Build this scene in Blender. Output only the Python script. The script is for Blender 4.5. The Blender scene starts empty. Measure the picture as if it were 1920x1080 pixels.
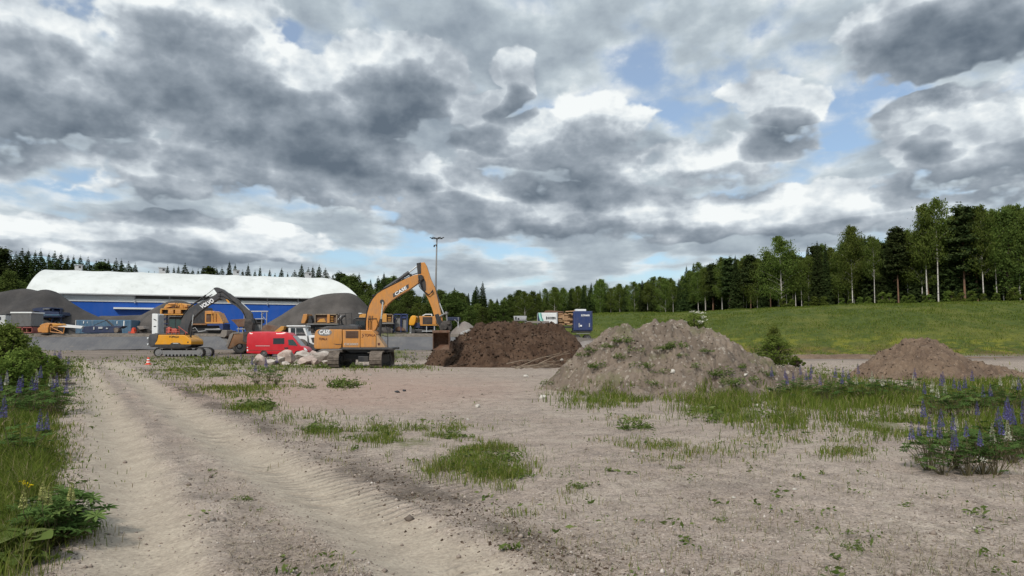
import bpy, bmesh, math, random
import numpy as np
from mathutils import Vector, Matrix

random.seed(7)
SC = bpy.context.scene
COL = SC.collection

# ------------------------------------------------------------------ camera
EYE = 1.65
F = 1400.0                      # focal length in pixels of a 1920 wide frame
PITCH = math.atan(98 / F)       # horizon sits at y = 638
CP, SP = math.cos(PITCH), math.sin(PITCH)
cam = bpy.data.cameras.new('camera')
cam.sensor_width = 36.0
cam.lens = 36.0 * F / 1920
cam.clip_start = 0.1
cam.clip_end = 20000
camo = bpy.data.objects.new('camera', cam)
camo.location = (0, 0, EYE)
camo.rotation_euler = (math.radians(90) + PITCH, 0, 0)
COL.objects.link(camo)
SC.camera = camo


def ray(px, py):
    a = (px - 960) / F
    b = (540 - py) / F
    return a, CP - b * SP, SP + b * CP


def P(px, py, Y):
    """point seen at pixel (px, py) at world depth Y"""
    rx, ry, rz = ray(px, py)
    t = Y / ry
    return (rx * t, Y, EYE + rz * t)


def G(px, py, z=0.0):
    """point of the level z seen at pixel"""
    rx, ry, rz = ray(px, py)
    t = (z - EYE) / rz
    return (rx * t, ry * t, z)


def proj(x, y, z):
    """world -> pixel (numpy)"""
    dz = z - EYE
    f = y * CP + dz * SP
    u = -y * SP + dz * CP
    f = np.where(f > 0.05, f, 0.05)
    return 960 + F * x / f, 540 - F * u / f


# ------------------------------------------------------------------ light
SUN_EL, SUN_AZ = math.radians(43), math.radians(-156)    # azimuth from +Y, clockwise
world = bpy.data.worlds.new('World')
SC.world = world
world.use_nodes = True
sun = bpy.data.lights.new('sun', 'SUN')
sun.energy = 2.8
sun.angle = math.radians(9)
sun.color = (1.0, 0.95, 0.88)
suno = bpy.data.objects.new('sun', sun)
sd = Vector((math.sin(SUN_AZ) * math.cos(SUN_EL), math.cos(SUN_AZ) * math.cos(SUN_EL), math.sin(SUN_EL)))
suno.rotation_euler = sd.to_track_quat('Z', 'Y').to_euler()
suno.location = (0, 0, 60)
COL.objects.link(suno)
SC.view_settings.view_transform = 'Standard'
SC.view_settings.look = 'None'
SC.view_settings.exposure = 0.26
SC.view_settings.gamma = 1.0
SC.view_settings.use_curve_mapping = False


class NT:
    """small helper to write node trees"""
    def __init__(s, tree):
        s.t = tree
        s.n = tree.nodes
        s.l = tree.links

    def node(s, typ, **kw):
        n = s.n.new(typ)
        for k, v in kw.items():
            setattr(n, k, v)
        return n

    def put(s, sock, v):
        if hasattr(v, 'is_linked'):
            s.l.new(v, sock)
        elif v is not None:
            sock.default_value = v

    def m(s, op, a, b=None, c=None, clamp=False):
        n = s.node('ShaderNodeMath', operation=op, use_clamp=clamp)
        s.put(n.inputs[0], a)
        s.put(n.inputs[1], b)
        s.put(n.inputs[2], c)
        return n.outputs[0]

    def v(s, op, a, b=None, c=None):
        n = s.node('ShaderNodeVectorMath', operation=op)
        s.put(n.inputs[0], a)
        if b is not None:
            if op == 'SCALE':
                s.put(n.inputs[3], b)
            else:
                s.put(n.inputs[1], b)
        if c is not None:
            s.put(n.inputs[2], c)
        return n.outputs['Value'] if op in ('DOT_PRODUCT', 'LENGTH') else n.outputs[0]

    def comb(s, x, y, z):
        n = s.node('ShaderNodeCombineXYZ')
        for i, q in enumerate((x, y, z)):
            s.put(n.inputs[i], q)
        return n.outputs[0]

    def sep(s, vec):
        n = s.node('ShaderNodeSeparateXYZ')
        s.put(n.inputs[0], vec)
        return n.outputs

    def noise(s, vec, scale, detail=4, rough=0.55, dist=0.0, lac=2.0, out=0, dims='3D'):
        n = s.node('ShaderNodeTexNoise', noise_dimensions=dims)
        s.put(n.inputs['Vector'], vec)
        n.inputs['Scale'].default_value = scale
        n.inputs['Detail'].default_value = detail
        n.inputs['Roughness'].default_value = rough
        n.inputs['Distortion'].default_value = dist
        n.inputs['Lacunarity'].default_value = lac
        return n.outputs[out]

    def voro(s, vec, scale, feature='F1', out='Distance', rnd=1.0):
        n = s.node('ShaderNodeTexVoronoi', feature=feature)
        s.put(n.inputs['Vector'], vec)
        n.inputs['Scale'].default_value = scale
        n.inputs['Randomness'].default_value = rnd
        return n.outputs[out]

    def mix(s, f, a, b, mode='MIX'):
        n = s.node('ShaderNodeMix', data_type='RGBA', blend_type=mode)
        s.put(n.inputs[0], f)
        for i, q in ((6, a), (7, b)):
            if isinstance(q, (tuple, list)):
                q = (q[0], q[1], q[2], 1.0)
            s.put(n.inputs[i], q)
        return n.outputs[2]

    def rng(s, x, a, b, c=0.0, d=1.0, smooth=True):
        n = s.node('ShaderNodeMapRange', interpolation_type='SMOOTHSTEP' if smooth else 'LINEAR')
        for i, q in enumerate((x, a, b, c, d)):
            s.put(n.inputs[i], q)
        return n.outputs[0]


# ------------------------------------------------------------------ sky
def azel(px, py):
    x, y, z = ray(px, py)
    l = math.sqrt(x * x + y * y)
    return math.atan2(x, y), math.atan2(z, l)


# cloud masses: centre and half size are got from picture positions; s = density
BLOBS = [
    (60, 165, 180, 100, 1.0), (40, 60, 150, 90, .5),
    (370, 80, 160, 120, .9), (530, 190, 200, 95, 1.15), (730, 160, 135, 95, 1.1),
    (620, 290, 210, 80, 1.0), (450, 235, 120, 45, .6), (760, 350, 240, 45, .75), (330, 315, 150, 42, .55),
    (965, 148, 46, 56, .95), (912, 195, 70, 34, .9), (1010, 268, 160, 52, .7), (1130, 225, 90, 55, .5),
    (1810, 40, 190, 95, 1.15), (1690, 105, 80, 26, .6), (1455, 197, 84, 44, .85),
    (1870, 265, 190, 66, .95), (1745, 218, 60, 28, .7),
    (320, 448, 250, 44, .95), (40, 456, 75, 22, .8), (550, 448, 46, 24, .95),
    (1020, 400, 380, 48, .6), (1420, 400, 380, 44, .65), (1280, 290, 220, 40, .35), (150, 310, 160, 40, .4),
]
HOLES = [(1600, 205, 210, 50, .7), (855, 130, 70, 45, .65), (1200, 105, 110, 45, .32), (1400, 120, 160, 70, .35), (1290, 230, 70, 40, .3), (1650, 150, 60, 40, .4), (530, 60, 40, 26, .5), (1240, 220, 60, 40, .4),
         (130, 355, 200, 22, .35), (1320, 480, 180, 12, .35), (900, 480, 200, 10, .3)]
BRIGHTS = [(1075, 175, 80, 60, 1.3), (1890, 170, 140, 50, 1.8), (1800, 200, 60, 30, .8), (100, 425, 160, 22, .8), (500, 420, 90, 26, .8), (1320, 310, 260, 40, .5), 
           (850, 520, 300, 16, .6), (1200, 515, 160, 14, .7), (290, 235, 110, 55, 1.0), (560, 60, 90, 40, .5)]


def smooth_field(nt, vec, blobs):
    acc = None
    for (cx, cy, rx, ry, s) in blobs:
        u, w = azel(cx, cy)
        ru, rw = rx / F, ry / F
        q = nt.v('MULTIPLY_ADD', vec, (1 / ru, 1 / rw, 0.0), (-u / ru, -w / rw, 0.0))
        d = nt.v('DOT_PRODUCT', q, q)
        e = nt.m('MULTIPLY_ADD', d, -s, s)
        acc = e if acc is None else nt.m('MAXIMUM', acc, e)
    return nt.m('MAXIMUM', acc, -1.2)


def build_sky():
    nt = NT(world.node_tree)
    nt.n.clear()
    out = nt.node('ShaderNodeOutputWorld')
    bg = nt.node('ShaderNodeBackground')
    bg.inputs['Strength'].default_value = 0.1
    nt.l.new(bg.outputs[0], out.inputs[0])
    sky = nt.node('ShaderNodeTexSky', sky_type='NISHITA')
    sky.sun_disc = False
    sky.sun_elevation = SUN_EL
    sky.sun_rotation = SUN_AZ
    sky.air_density = 1.0
    sky.dust_density = 0.6
    tc = nt.node('ShaderNodeTexCoord')
    d = nt.v('NORMALIZE', tc.outputs['Generated'])
    s = nt.sep(d)
    az = nt.m('ARCTAN2', s[0], s[1])
    el = nt.m('ARCSINE', s[2])
    elp = nt.m('MAXIMUM', el, 0.0)
    uw = nt.comb(az, elp, 0.0)
    # a flat layer overhead: features shrink and flatten towards the horizon
    inv = nt.m('DIVIDE', 1.0, nt.m('ADD', elp, 0.21))
    lay = nt.comb(nt.m('MULTIPLY', az, inv), nt.m('MULTIPLY', inv, 1.25), 0.0)
    cover = nt.noise(lay, 2.0, 6, .52, 0.0, dims='2D')
    warp = nt.noise(lay, 3.2, 2, .5, 0.0, out=1, dims='2D')
    wv = nt.v('MULTIPLY', nt.v('SUBTRACT', warp, (.5, .5, .5)), nt.comb(.11, nt.m('DIVIDE', .13, inv), 0.0))
    bu = nt.v('ADD', uw, wv)
    blob0 = smooth_field(nt, bu, BLOBS)
    blob1 = smooth_field(nt, nt.v('ADD', bu, (0.004, 0.040, 0.0)), BLOBS)
    st = nt.v('MULTIPLY', uw, nt.comb(1.0, nt.m('MULTIPLY_ADD', inv, .30, 1.10), 1.0))

    def puff(off, detail):
        return nt.noise(nt.v('ADD', st, (3.1 + off[0], 1.7 + off[1], .0)), 8.0, detail, .53, 0.0, dims='2D')
    p0 = puff((0, 0), 8)
    p1 = puff((.006, .026), 5)
    # rounded heads: ridged small-scale noise pushes the outline out in lobes
    lob = nt.noise(nt.v('ADD', st, (9.3, 4.1, 0.)), 19.0, 3, .5, 0.0, dims='2D')
    lob = nt.m('MULTIPLY', nt.m('ABSOLUTE', nt.m('SUBTRACT', lob, .5)), -1.5)
    D0 = nt.m('MULTIPLY_ADD', nt.m('SUBTRACT', p0, .46), 1.75, blob0)
    D0 = nt.m('ADD', D0, nt.m('ADD', lob, .14))
    D1 = nt.m('MULTIPLY_ADD', nt.m('SUBTRACT', p1, .46), 1.6, blob1)
    hol = nt.m('MAXIMUM', smooth_field(nt, bu, HOLES), 0.0)
    # loose grey and white cover behind the heavy clouds
    relief = nt.m('MULTIPLY', nt.m('SUBTRACT', p0, p1), 1.5)
    C = nt.m('MULTIPLY_ADD', nt.m('SUBTRACT', p0, .5), .40, cover)
    C = nt.m('MULTIPLY_ADD', nt.m('MULTIPLY', hol, nt.rng(p0, .30, .62, 1.25, .45)), -.40, C)
    bri = nt.m('MAXIMUM', smooth_field(nt, bu, BRIGHTS), 0.0)
    blue = nt.mix(1.0, sky.outputs[0], (BLUE[0], BLUE[1], BLUE[2]), 'MULTIPLY')
    blue = nt.mix(.28, blue, (6, 6.2, 6.3))
    cf = nt.rng(C, .26, .50)
    ctone = nt.m('MULTIPLY_ADD', nt.rng(C, .38, .64), -.46, .84)       # thicker = greyer
    ctone = nt.m('ADD', ctone, relief)
    ctone = nt.m('MULTIPLY_ADD', nt.m('MULTIPLY', bri, nt.rng(p0, .35, .65, .3, 1.3)), .17, ctone)
    ramp2 = nt.node('ShaderNodeValToRGB')
    nt.put(ramp2.inputs[0], ctone)
    e = ramp2.color_ramp.elements
    e[0].position, e[0].color = 0.0, (.18, .225, .275, 1)
    e[1].position, e[1].color = 1.0, (.68, .715, .725, 1)
    for p, c in ((.35, (.285, .335, .385, 1)), (.65, (.39, .45, .495, 1)), (.85, (.52, .58, .615, 1))):
        x = ramp2.color_ramp.elements.new(p)
        x.color = c
    base = nt.mix(cf, blue, nt.v('SCALE', ramp2.outputs[0], 10.0))
    # heavy cloud, lit from above: dark where much cloud lies above the point
    L = nt.m('EXPONENT', nt.m('MULTIPLY', nt.m('MAXIMUM', D1, 0.0), -1.35))
    L = nt.m('MULTIPLY_ADD', nt.m('MAXIMUM', L, .12), .72, nt.m('MULTIPLY', relief, .62))
    L = nt.m('MULTIPLY_ADD', nt.m('SUBTRACT', cover, .5), -.9, L)
    L = nt.m('MULTIPLY_ADD', lob, .45, nt.m('ADD', L, .14))
    L = nt.m('MULTIPLY_ADD', nt.m('MULTIPLY', bri, nt.rng(p0, .38, .62, .1, 1.1)), .30, L)
    ramp = nt.node('ShaderNodeValToRGB')
    nt.put(ramp.inputs[0], L)
    e = ramp.color_ramp.elements
    e[0].position, e[0].color = 0.0, (.105, .135, .172, 1)
    e[1].position, e[1].color = 1.0, (.77, .80, .80, 1)
    for p, c in ((.22, (.165, .20, .24, 1)), (.45, (.25, .29, .335, 1)), (.68, (.39, .435, .48, 1)), (.84, (.57, .62, .655, 1))):
        x = ramp.color_ramp.elements.new(p)
        x.color = c
    cl = nt.v('SCALE', ramp.outputs[0], 10.0)
    alpha = nt.rng(D0, -.08, .22)
    col = nt.mix(alpha, base, cl)
    # paler air near the horizon
    hz = nt.rng(el, 0.0, .13, .30, 0.0)
    col = nt.mix(hz, col, (5.2, 5.7, 6.0))
    # sky above the frame brightened, added to put more light on the ground
    back = nt.rng(el, .50, 1.1, 1.0, OVERHEAD)
    col = nt.v('SCALE', col, back)
    nt.l.new(col, bg.inputs[0])
    world.cycles.sampling_method = 'NONE'


BLUE = (.70, .93, 1.08)
OVERHEAD = 1.8
build_sky()
SC.cycles.use_adaptive_sampling = True
SC.cycles.adaptive_threshold = 0.02
SC.cycles.max_bounces = 4
SC.cycles.diffuse_bounces = 2
SC.cycles.glossy_bounces = 2
SC.cycles.transparent_max_bounces = 6
SC.cycles.sample_clamp_indirect = 4.0
SC.render.use_persistent_data = False

# ------------------------------------------------------------------ noise in numpy
def _h(ix, iy, seed):
    h = (ix.astype(np.int64) * 374761393 + iy.astype(np.int64) * 668265263 + seed * 974634777) & 0xffffffff
    h = ((h ^ (h >> 13)) * 1274126177) & 0xffffffff
    h = (h ^ (h >> 16)) & 0xffffff
    return h / float(0xffffff)


def vnoise(x, y, seed=0):
    xi, yi = np.floor(x), np.floor(y)
    fx, fy = x - xi, y - yi
    fx = fx * fx * (3 - 2 * fx)
    fy = fy * fy * (3 - 2 * fy)
    a, b = _h(xi, yi, seed), _h(xi + 1, yi, seed)
    c, d = _h(xi, yi + 1, seed), _h(xi + 1, yi + 1, seed)
    return (a + (b - a) * fx) * (1 - fy) + (c + (d - c) * fx) * fy


def fbm(x, y, octv=4, seed=0, gain=.5):
    """-0.5 .. 0.5"""
    s, amp, tot = 0, 1.0, 0
    for i in range(octv):
        s = s + amp * (vnoise(x, y, seed + i * 17) - .5)
        tot += amp
        amp *= gain
        x, y = (x * 1.62 - y * 1.18) + 5.3, (x * 1.18 + y * 1.62) + 9.1
    return s / tot * 1.25


def sstep(x, a, b):
    t = np.clip((x - a) / (b - a), 0, 1)
    return t * t * (3 - 2 * t)


# ------------------------------------------------------------------ objects
def tag(o, label=None, cat=None, group=None, kind=None):
    if label: o['label'] = label
    if cat: o['category'] = cat
    if group: o['group'] = group
    if kind: o['kind'] = kind
    return o


def root(name, loc, label, cat, group=None, rz=0.0):
    o = bpy.data.objects.new(name, None)
    o.empty_display_size = .3
    o.location = loc
    o.rotation_euler = (0, 0, rz)
    COL.objects.link(o)
    return tag(o, label, cat, group)


def np_mesh(name, verts, faces, mat=None, smooth=False, attrs=None, loose=None):
    """verts (n,3); faces (m,k) array of one polygon size, or list of such arrays"""
    me = bpy.data.meshes.new(name)
    verts = np.asarray(verts, dtype=np.float32)
    fl = faces if isinstance(faces, list) else [faces]
    fl = [np.asarray(f, dtype=np.int32) for f in fl if len(f)]
    me.vertices.add(len(verts))
    me.vertices.foreach_set('co', verts.ravel())
    nl = sum(f.size for f in fl)
    npoly = sum(len(f) for f in fl)
    me.loops.add(nl)
    me.polygons.add(npoly)
    me.loops.foreach_set('vertex_index', np.concatenate([f.ravel() for f in fl]))
    starts, tots, s = [], [], 0
    for f in fl:
        k = f.shape[1]
        starts.append(np.arange(len(f)) * k + s)
        tots.append(np.full(len(f), k))
        s += f.size
    me.polygons.foreach_set('loop_start', np.concatenate(starts).astype(np.int32))
    me.polygons.foreach_set('loop_total', np.concatenate(tots).astype(np.int32))
    if smooth:
        me.polygons.foreach_set('use_smooth', np.ones(npoly, dtype=bool))
    if attrs:
        for k, (dom, arr) in attrs.items():
            arr = np.asarray(arr, dtype=np.float32)
            if arr.ndim == 1:
                a = me.attributes.new(k, 'FLOAT', dom)
                a.data.foreach_set('value', arr)
            else:
                a = me.attributes.new(k, 'FLOAT_COLOR', dom)
                a.data.foreach_set('color', arr.ravel())
    me.update(calc_edges=True)
    if mat:
        me.materials.append(mat)
    return me


def link(name, me, parent=None, loc=(0, 0, 0)):
    o = bpy.data.objects.new(name, me)
    o.location = loc
    COL.objects.link(o)
    if parent:
        o.parent = parent
    return o


def grid_faces(nr, nc, wrap=False):
    i = np.arange(nr - 1)[:, None] * nc
    if wrap:
        j = np.arange(nc)[None, :]
        j2 = (j + 1) % nc
    else:
        j = np.arange(nc - 1)[None, :]
        j2 = j + 1
    return np.stack([i + j, i + j2, i + nc + j2, i + nc + j], -1).reshape(-1, 4)


class MB:
    """collects shapes in world coordinates, links them as one mesh below a root"""
    def __init__(s):
        s.bm = bmesh.new()

    def _face(s, vs):
        try:
            return s.bm.faces.new(vs)
        except ValueError:
            return None

    def box(s, x0, x1, y0, y1, z0, z1, rot=None, piv=None, bev=0.0):
        c = [(x0, y0, z0), (x1, y0, z0), (x1, y1, z0), (x0, y1, z0), (x0, y0, z1), (x1, y0, z1), (x1, y1, z1), (x0, y1, z1)]
        if rot is not None:
            pv = Vector(piv if piv else ((x0 + x1) / 2, (y0 + y1) / 2, (z0 + z1) / 2))
            c = [pv + rot @ (Vector(q) - pv) for q in c]
        v = [s.bm.verts.new(q) for q in c]
        fs = [s._face([v[i] for i in f]) for f in ((0, 3, 2, 1), (4, 5, 6, 7), (0, 1, 5, 4), (1, 2, 6, 5), (2, 3, 7, 6), (3, 0, 4, 7))]
        if bev:
            es = set(e for f in fs for e in f.edges)
            bmesh.ops.bevel(s.bm, geom=list(es), offset=bev, segments=2, affect='EDGES', profile=.6)
        return s

    def pbox(s, x0, y0, x1, y1, Y, Y2, bev=0.0):
        """box whose front face fills the picture rectangle at depth Y and that is deep to Y2"""
        a, b = P(x0, y1, Y), P(x1, y0, Y)
        return s.box(min(a[0], b[0]), max(a[0], b[0]), Y, Y2, a[2], b[2], bev=bev)

    def prism(s, pts, Y0, Y1, bev=0.0, seg=2, ref=None):
        """picture outline (at depth ref) made solid between depths Y0 and Y1"""
        w = [P(x, y, ref if ref else Y0) for x, y in pts]
        return s.extr([(q[0], q[2]) for q in w], Y0, Y1, bev, seg)

    def extr(s, xz, Y0, Y1, bev=0.0, seg=2):
        a = [s.bm.verts.new((x, Y0, z)) for x, z in xz]
        b = [s.bm.verts.new((x, Y1, z)) for x, z in xz]
        n = len(xz)
        area = sum(xz[i][0] * xz[(i + 1) % n][1] - xz[(i + 1) % n][0] * xz[i][1] for i in range(n))
        if area < 0:
            a, b = a[::-1], b[::-1]
        fs = [s._face(a), s._face(b[::-1])]
        for i in range(n):
            fs.append(s._face([a[i], b[i], b[(i + 1) % n], a[(i + 1) % n]]))
        fs = [f for f in fs if f]
        if bev:
            es = set(e for f in fs[:2] for e in f.edges) | set(e for f in fs[2:] for e in f.edges)
            bmesh.ops.bevel(s.bm, geom=list(es), offset=bev, segments=seg, affect='EDGES', profile=.6, clamp_overlap=True)
        return s

    def tube(s, pts, r, n=8, r1=None, cap=True):
        pts = [Vector(p) for p in pts]
        rings = []
        L = len(pts)
        for i, p in enumerate(pts):
            d = (pts[min(i + 1, L - 1)] - pts[max(i - 1, 0)])
            if d.length < 1e-6:
                d = Vector((0, 0, 1))
            d.normalize()
            u = d.cross(Vector((0, 0, 1)))
            if u.length < .1:
                u = d.cross(Vector((0, 1, 0)))
            u.normalize()
            w = d.cross(u)
            rr = r if r1 is None else r + (r1 - r) * i / max(L - 1, 1)
            rings.append([s.bm.verts.new(p + (u * math.cos(2 * math.pi * k / n) + w * math.sin(2 * math.pi * k / n)) * rr) for k in range(n)])
        for i in range(L - 1):
            for k in range(n):
                s._face([rings[i][k], rings[i][(k + 1) % n], rings[i + 1][(k + 1) % n], rings[i + 1][k]])
        if cap:
            s._face(rings[0][::-1])
            s._face(rings[-1])
        return s

    def ptube(s, pts, Y, rpx, n=8, r1px=None):
        k = Y / F
        return s.tube([P(p[0], p[1], p[2] if len(p) > 2 else Y) for p in pts], rpx * k, n, None if r1px is None else r1px * k)

    def cyl(s, c, axis, r, h, n=20, r2=None, bev=0):
        c = Vector(c)
        d = Vector(axis).normalized() * h / 2
        return s.tube([c - d, c + d], r, n, r2)

    def sheet(s, pts):
        s._face([s.bm.verts.new(p) for p in pts])
        return s

    def build(s, name, mat, parent=None, smooth=False, base=None, angle=None):
        bmesh.ops.recalc_face_normals(s.bm, faces=s.bm.faces)
        me = bpy.data.meshes.new(name)
        b = Vector(base) if base else Vector((0, 0, 0))
        pr = parent
        while pr is not None:
            b = b + pr.location
            pr = pr.parent
        if b.length:
            bmesh.ops.translate(s.bm, verts=s.bm.verts, vec=-b)
        if smooth:
            for f in s.bm.faces:
                f.smooth = True
        if angle:
            for e in s.bm.edges:
                if len(e.link_faces) == 2 and e.calc_face_angle(0) > angle:
                    e.smooth = False
        s.bm.to_mesh(me)
        s.bm.free()
        me.materials.append(mat)
        return link(name, me, parent, loc=tuple(base) if base else (0, 0, 0))


def lettering(txt, center, height, mat, parent, rot=0.0, width=None, name='lettering', shear=0.0, bold=0.0, ry=None):
    """text standing in the XZ plane facing the road (-Y)"""
    cu = bpy.data.curves.new(name, 'FONT')
    cu.body = txt
    cu.align_x = 'CENTER'
    cu.align_y = 'CENTER'
    cu.size = 1.0
    cu.extrude = 0.004
    cu.offset = bold
    cu.shear = shear
    to = bpy.data.objects.new(name, cu)
    COL.objects.link(to)
    dg = bpy.context.evaluated_depsgraph_get()
    dg.update()
    me = bpy.data.meshes.new_from_object(to.evaluated_get(dg))
    COL.objects.unlink(to)
    bpy.data.objects.remove(to)
    xs = [v.co.x for v in me.vertices]
    ys = [v.co.y for v in me.vertices]
    cx, cy = (max(xs) + min(xs)) / 2, (max(ys) + min(ys)) / 2
    sy = height / (max(ys) - min(ys))
    sx = width / (max(xs) - min(xs)) if width else sy
    M = Matrix.Rotation(math.radians(90), 4, 'X')
    R = Matrix.Rotation(-rot, 4, 'Y')
    if ry is not None:
        R = Matrix.Rotation(ry, 4, 'Z') @ R
    b = Vector((0, 0, 0))
    pr = parent
    while pr is not None:
        b = b + pr.location
        pr = pr.parent
    T = Matrix.Translation(Vector(center) - b)
    S = Matrix.Diagonal((sx, sy, 1, 1))
    me.transform(T @ R @ M @ S @ Matrix.Translation((-cx, -cy, 0)))
    me.materials.clear()
    me.materials.append(mat)
    return link(name, me, parent)


def copy_thing(o, loc, rz=0.0, sc=1.0, label=None):
    c = o.copy()
    COL.objects.link(c)
    c.location = loc
    c.rotation_euler = (0, 0, rz)
    c.scale = (sc, sc, sc) if not isinstance(sc, tuple) else sc
    if label:
        c['label'] = label
    for ch in o.children:
        d = ch.copy()
        COL.objects.link(d)
        d.parent = c
        for g in ch.children:
            e = g.copy()
            COL.objects.link(e)
            e.parent = d
    return c


# ------------------------------------------------------------------ materials
def new_mat(name):
    m = bpy.data.materials.new(name)
    m.use_nodes = True
    nt = NT(m.node_tree)
    nt.n.clear()
    out = nt.node('ShaderNodeOutputMaterial')
    return m, nt, out


def bsdf(nt, out, col, rough=.8, metal=0.0, spec=.3, normal=None):
    b = nt.node('ShaderNodeBsdfPrincipled')
    if isinstance(col, (tuple, list)):
        col = (col[0], col[1], col[2], 1)
    nt.put(b.inputs['Base Color'], col)
    nt.put(b.inputs['Roughness'], rough)
    nt.put(b.inputs['Metallic'], metal)
    b.inputs['Specular IOR Level'].default_value = spec
    if normal is not None:
        nt.put(b.inputs['Normal'], normal)
    nt.l.new(b.outputs[0], out.inputs[0])
    return b


def bump(nt, h, strength=.5, dist=.02):
    n = nt.node('ShaderNodeBump')
    n.inputs['Strength'].default_value = strength
    n.inputs['Distance'].default_value = dist
    nt.put(n.inputs['Height'], h)
    return n.outputs[0]


def paint(name, col, rough=.45, metal=0.0, dirt=.35, dcol=(.20, .165, .13), scale=1.6, spec=.4, streak=0.0):
    """worn paint: the colour, a film of dust and scattered dirt of its own shape"""
    m, nt, out = new_mat(name)
    tc = nt.node('ShaderNodeTexCoord')
    oc = tc.outputs['Object']
    n1 = nt.noise(oc, scale, 6, .65)
    n2 = nt.noise(nt.v('MULTIPLY', oc, (6., 6., 1.2)), scale, 5, .6)
    f = nt.m('MULTIPLY', nt.rng(nt.m('MULTIPLY_ADD', n2, .5, nt.m('MULTIPLY', n1, .5)), .42, .66), dirt)
    v = nt.rng(n1, .3, .7, .88, 1.08, False)
    c = nt.mix(1.0, (col[0], col[1], col[2]), nt.comb(v, v, v), 'MULTIPLY')
    c = nt.mix(f, c, dcol)
    r = nt.m('MULTIPLY_ADD', f, .5, rough, clamp=True)
    bsdf(nt, out, c, r, metal, spec)
    return m


def rough_stone(name, c1, c2, scale, bscale, bd, rough=.9, c3=None, spec=.2, bs=.6):
    m, nt, out = new_mat(name)
    tc = nt.node('ShaderNodeTexCoord')
    oc = tc.outputs['Object']
    n1 = nt.noise(oc, scale, 8, .6)
    n2 = nt.noise(oc, bscale, 6, .7)
    c = nt.mix(nt.rng(n1, .35, .65), c1, c2)
    if c3:
        c = nt.mix(nt.rng(n2, .55, .72), c, c3)
    k = nt.rng(n2, .25, .75, .72, 1.25, False)
    c = nt.mix(1.0, c, nt.comb(k, k, k), 'MULTIPLY')
    bsdf(nt, out, c, rough, 0, spec, bump(nt, n2, bs, bd))
    return m


def leaf_mat(name, c1, c2, trans=.35, rough=.6, attr='tint'):
    """foliage: colour varies leaf by leaf (attribute tint) and plant by plant"""
    m, nt, out = new_mat(name)
    at = nt.node('ShaderNodeAttribute', attribute_name=attr)
    oi = nt.node('ShaderNodeObjectInfo')
    c = nt.mix(at.outputs['Fac'], c1, c2)
    hs = nt.node('ShaderNodeHueSaturation')
    nt.put(hs.inputs['Hue'], nt.m('MULTIPLY_ADD', oi.outputs['Random'], .03, .485))
    nt.put(hs.inputs['Value'], nt.m('MULTIPLY_ADD', oi.outputs['Random'], .45, .78))
    nt.put(hs.inputs['Color'], c)
    b = nt.node('ShaderNodeBsdfDiffuse')
    nt.put(b.inputs[0], hs.outputs[0])
    t = nt.node('ShaderNodeBsdfTranslucent')
    nt.put(t.inputs[0], hs.outputs[0])
    mx = nt.node('ShaderNodeMixShader')
    mx.inputs[0].default_value = trans
    nt.l.new(b.outputs[0], mx.inputs[1])
    nt.l.new(t.outputs[0], mx.inputs[2])
    nt.l.new(mx.outputs[0], out.inputs[0])
    return m


def flat(name, col, rough=.6, metal=0.0, spec=.4):
    m, nt, out = new_mat(name)
    tc = nt.node('ShaderNodeTexCoord')
    n1 = nt.noise(tc.outputs['Object'], 7.0, 4, .6)
    v = nt.rng(n1, .3, .7, .85, 1.12, False)
    bsdf(nt, out, nt.mix(1.0, col, nt.comb(v, v, v), 'MULTIPLY'), rough, metal, spec)
    return m


M = {}
M['orange'] = paint('orange_paint', (.52, .225, .052), .42, dirt=.55, dcol=(.24, .15, .09))
M['tan'] = paint('tan_paint', (.42, .25, .12), .55, dirt=.4)
M['yellow'] = paint('yellow_paint', (.68, .30, .012), .38, dirt=.3, dcol=(.3, .2, .1))
M['yellow2'] = paint('faded_yellow_paint', (.58, .27, .045), .5, dirt=.55, dcol=(.22, .16, .1))
M['dark'] = paint('dark_metal', (.022, .022, .024), .5, dirt=.45, dcol=(.09, .08, .07))
M['dgrey'] = paint('dark_grey_paint', (.045, .047, .052), .5, dirt=.4, dcol=(.12, .10, .085))
M['grey'] = paint('grey_metal', (.19, .19, .19), .5, dirt=.5, dcol=(.14, .12, .10))
M['lgrey'] = paint('light_grey_metal', (.42, .43, .44), .5, dirt=.45)
M['white'] = paint('white_paint', (.72, .73, .72), .4, dirt=.25, dcol=(.38, .34, .29))
M['red'] = paint('red_paint', (.50, .012, .022), .28, dirt=.12, dcol=(.25, .08, .07), spec=.5)
M['glass'] = flat('window_glass', (.018, .024, .027), .08, 0, .6)
M['gglass'] = flat('green_window_glass', (.03, .055, .05), .10, 0, .6)
M['rubber'] = flat('tyre_rubber', (.05, .047, .044), .85)
M['dustrub'] = flat('dusty_tyre_rubber', (.12, .105, .09), .9)
M['shoe'] = rough_stone('dusty_track_steel', (.20, .165, .135), (.11, .09, .075), 3, 14, .01, .8)
M['shoe_dark'] = rough_stone('worn_track_steel', (.085, .075, .068), (.035, .032, .03), 3, 14, .01, .7)
M['blue'] = paint('blue_paint', (.022, .045, .15), .5, dirt=.35, dcol=(.10, .09, .085))
M['navy'] = paint('navy_paint', (.018, .03, .075), .5, dirt=.35, dcol=(.07, .065, .06))
M['fadeblue'] = paint('faded_blue_paint', (.075, .16, .25), .7, dirt=.55, dcol=(.20, .22, .24), scale=.8)
M['bed'] = paint('rusty_bed_steel', (.24, .12, .055), .7, dirt=.6, dcol=(.24, .18, .13), scale=1.2)
M['rust'] = paint('rust_brown_steel', (.13, .065, .04), .8, dirt=.5)
M['redprimer'] = paint('dull_red_steel', (.27, .07, .06), .7, dirt=.5)
M['chrome'] = flat('cylinder_rod', (.62, .62, .60), .25, .6, .5)
M['hose'] = flat('hydraulic_hose', (.012, .012, .013), .5)
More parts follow.
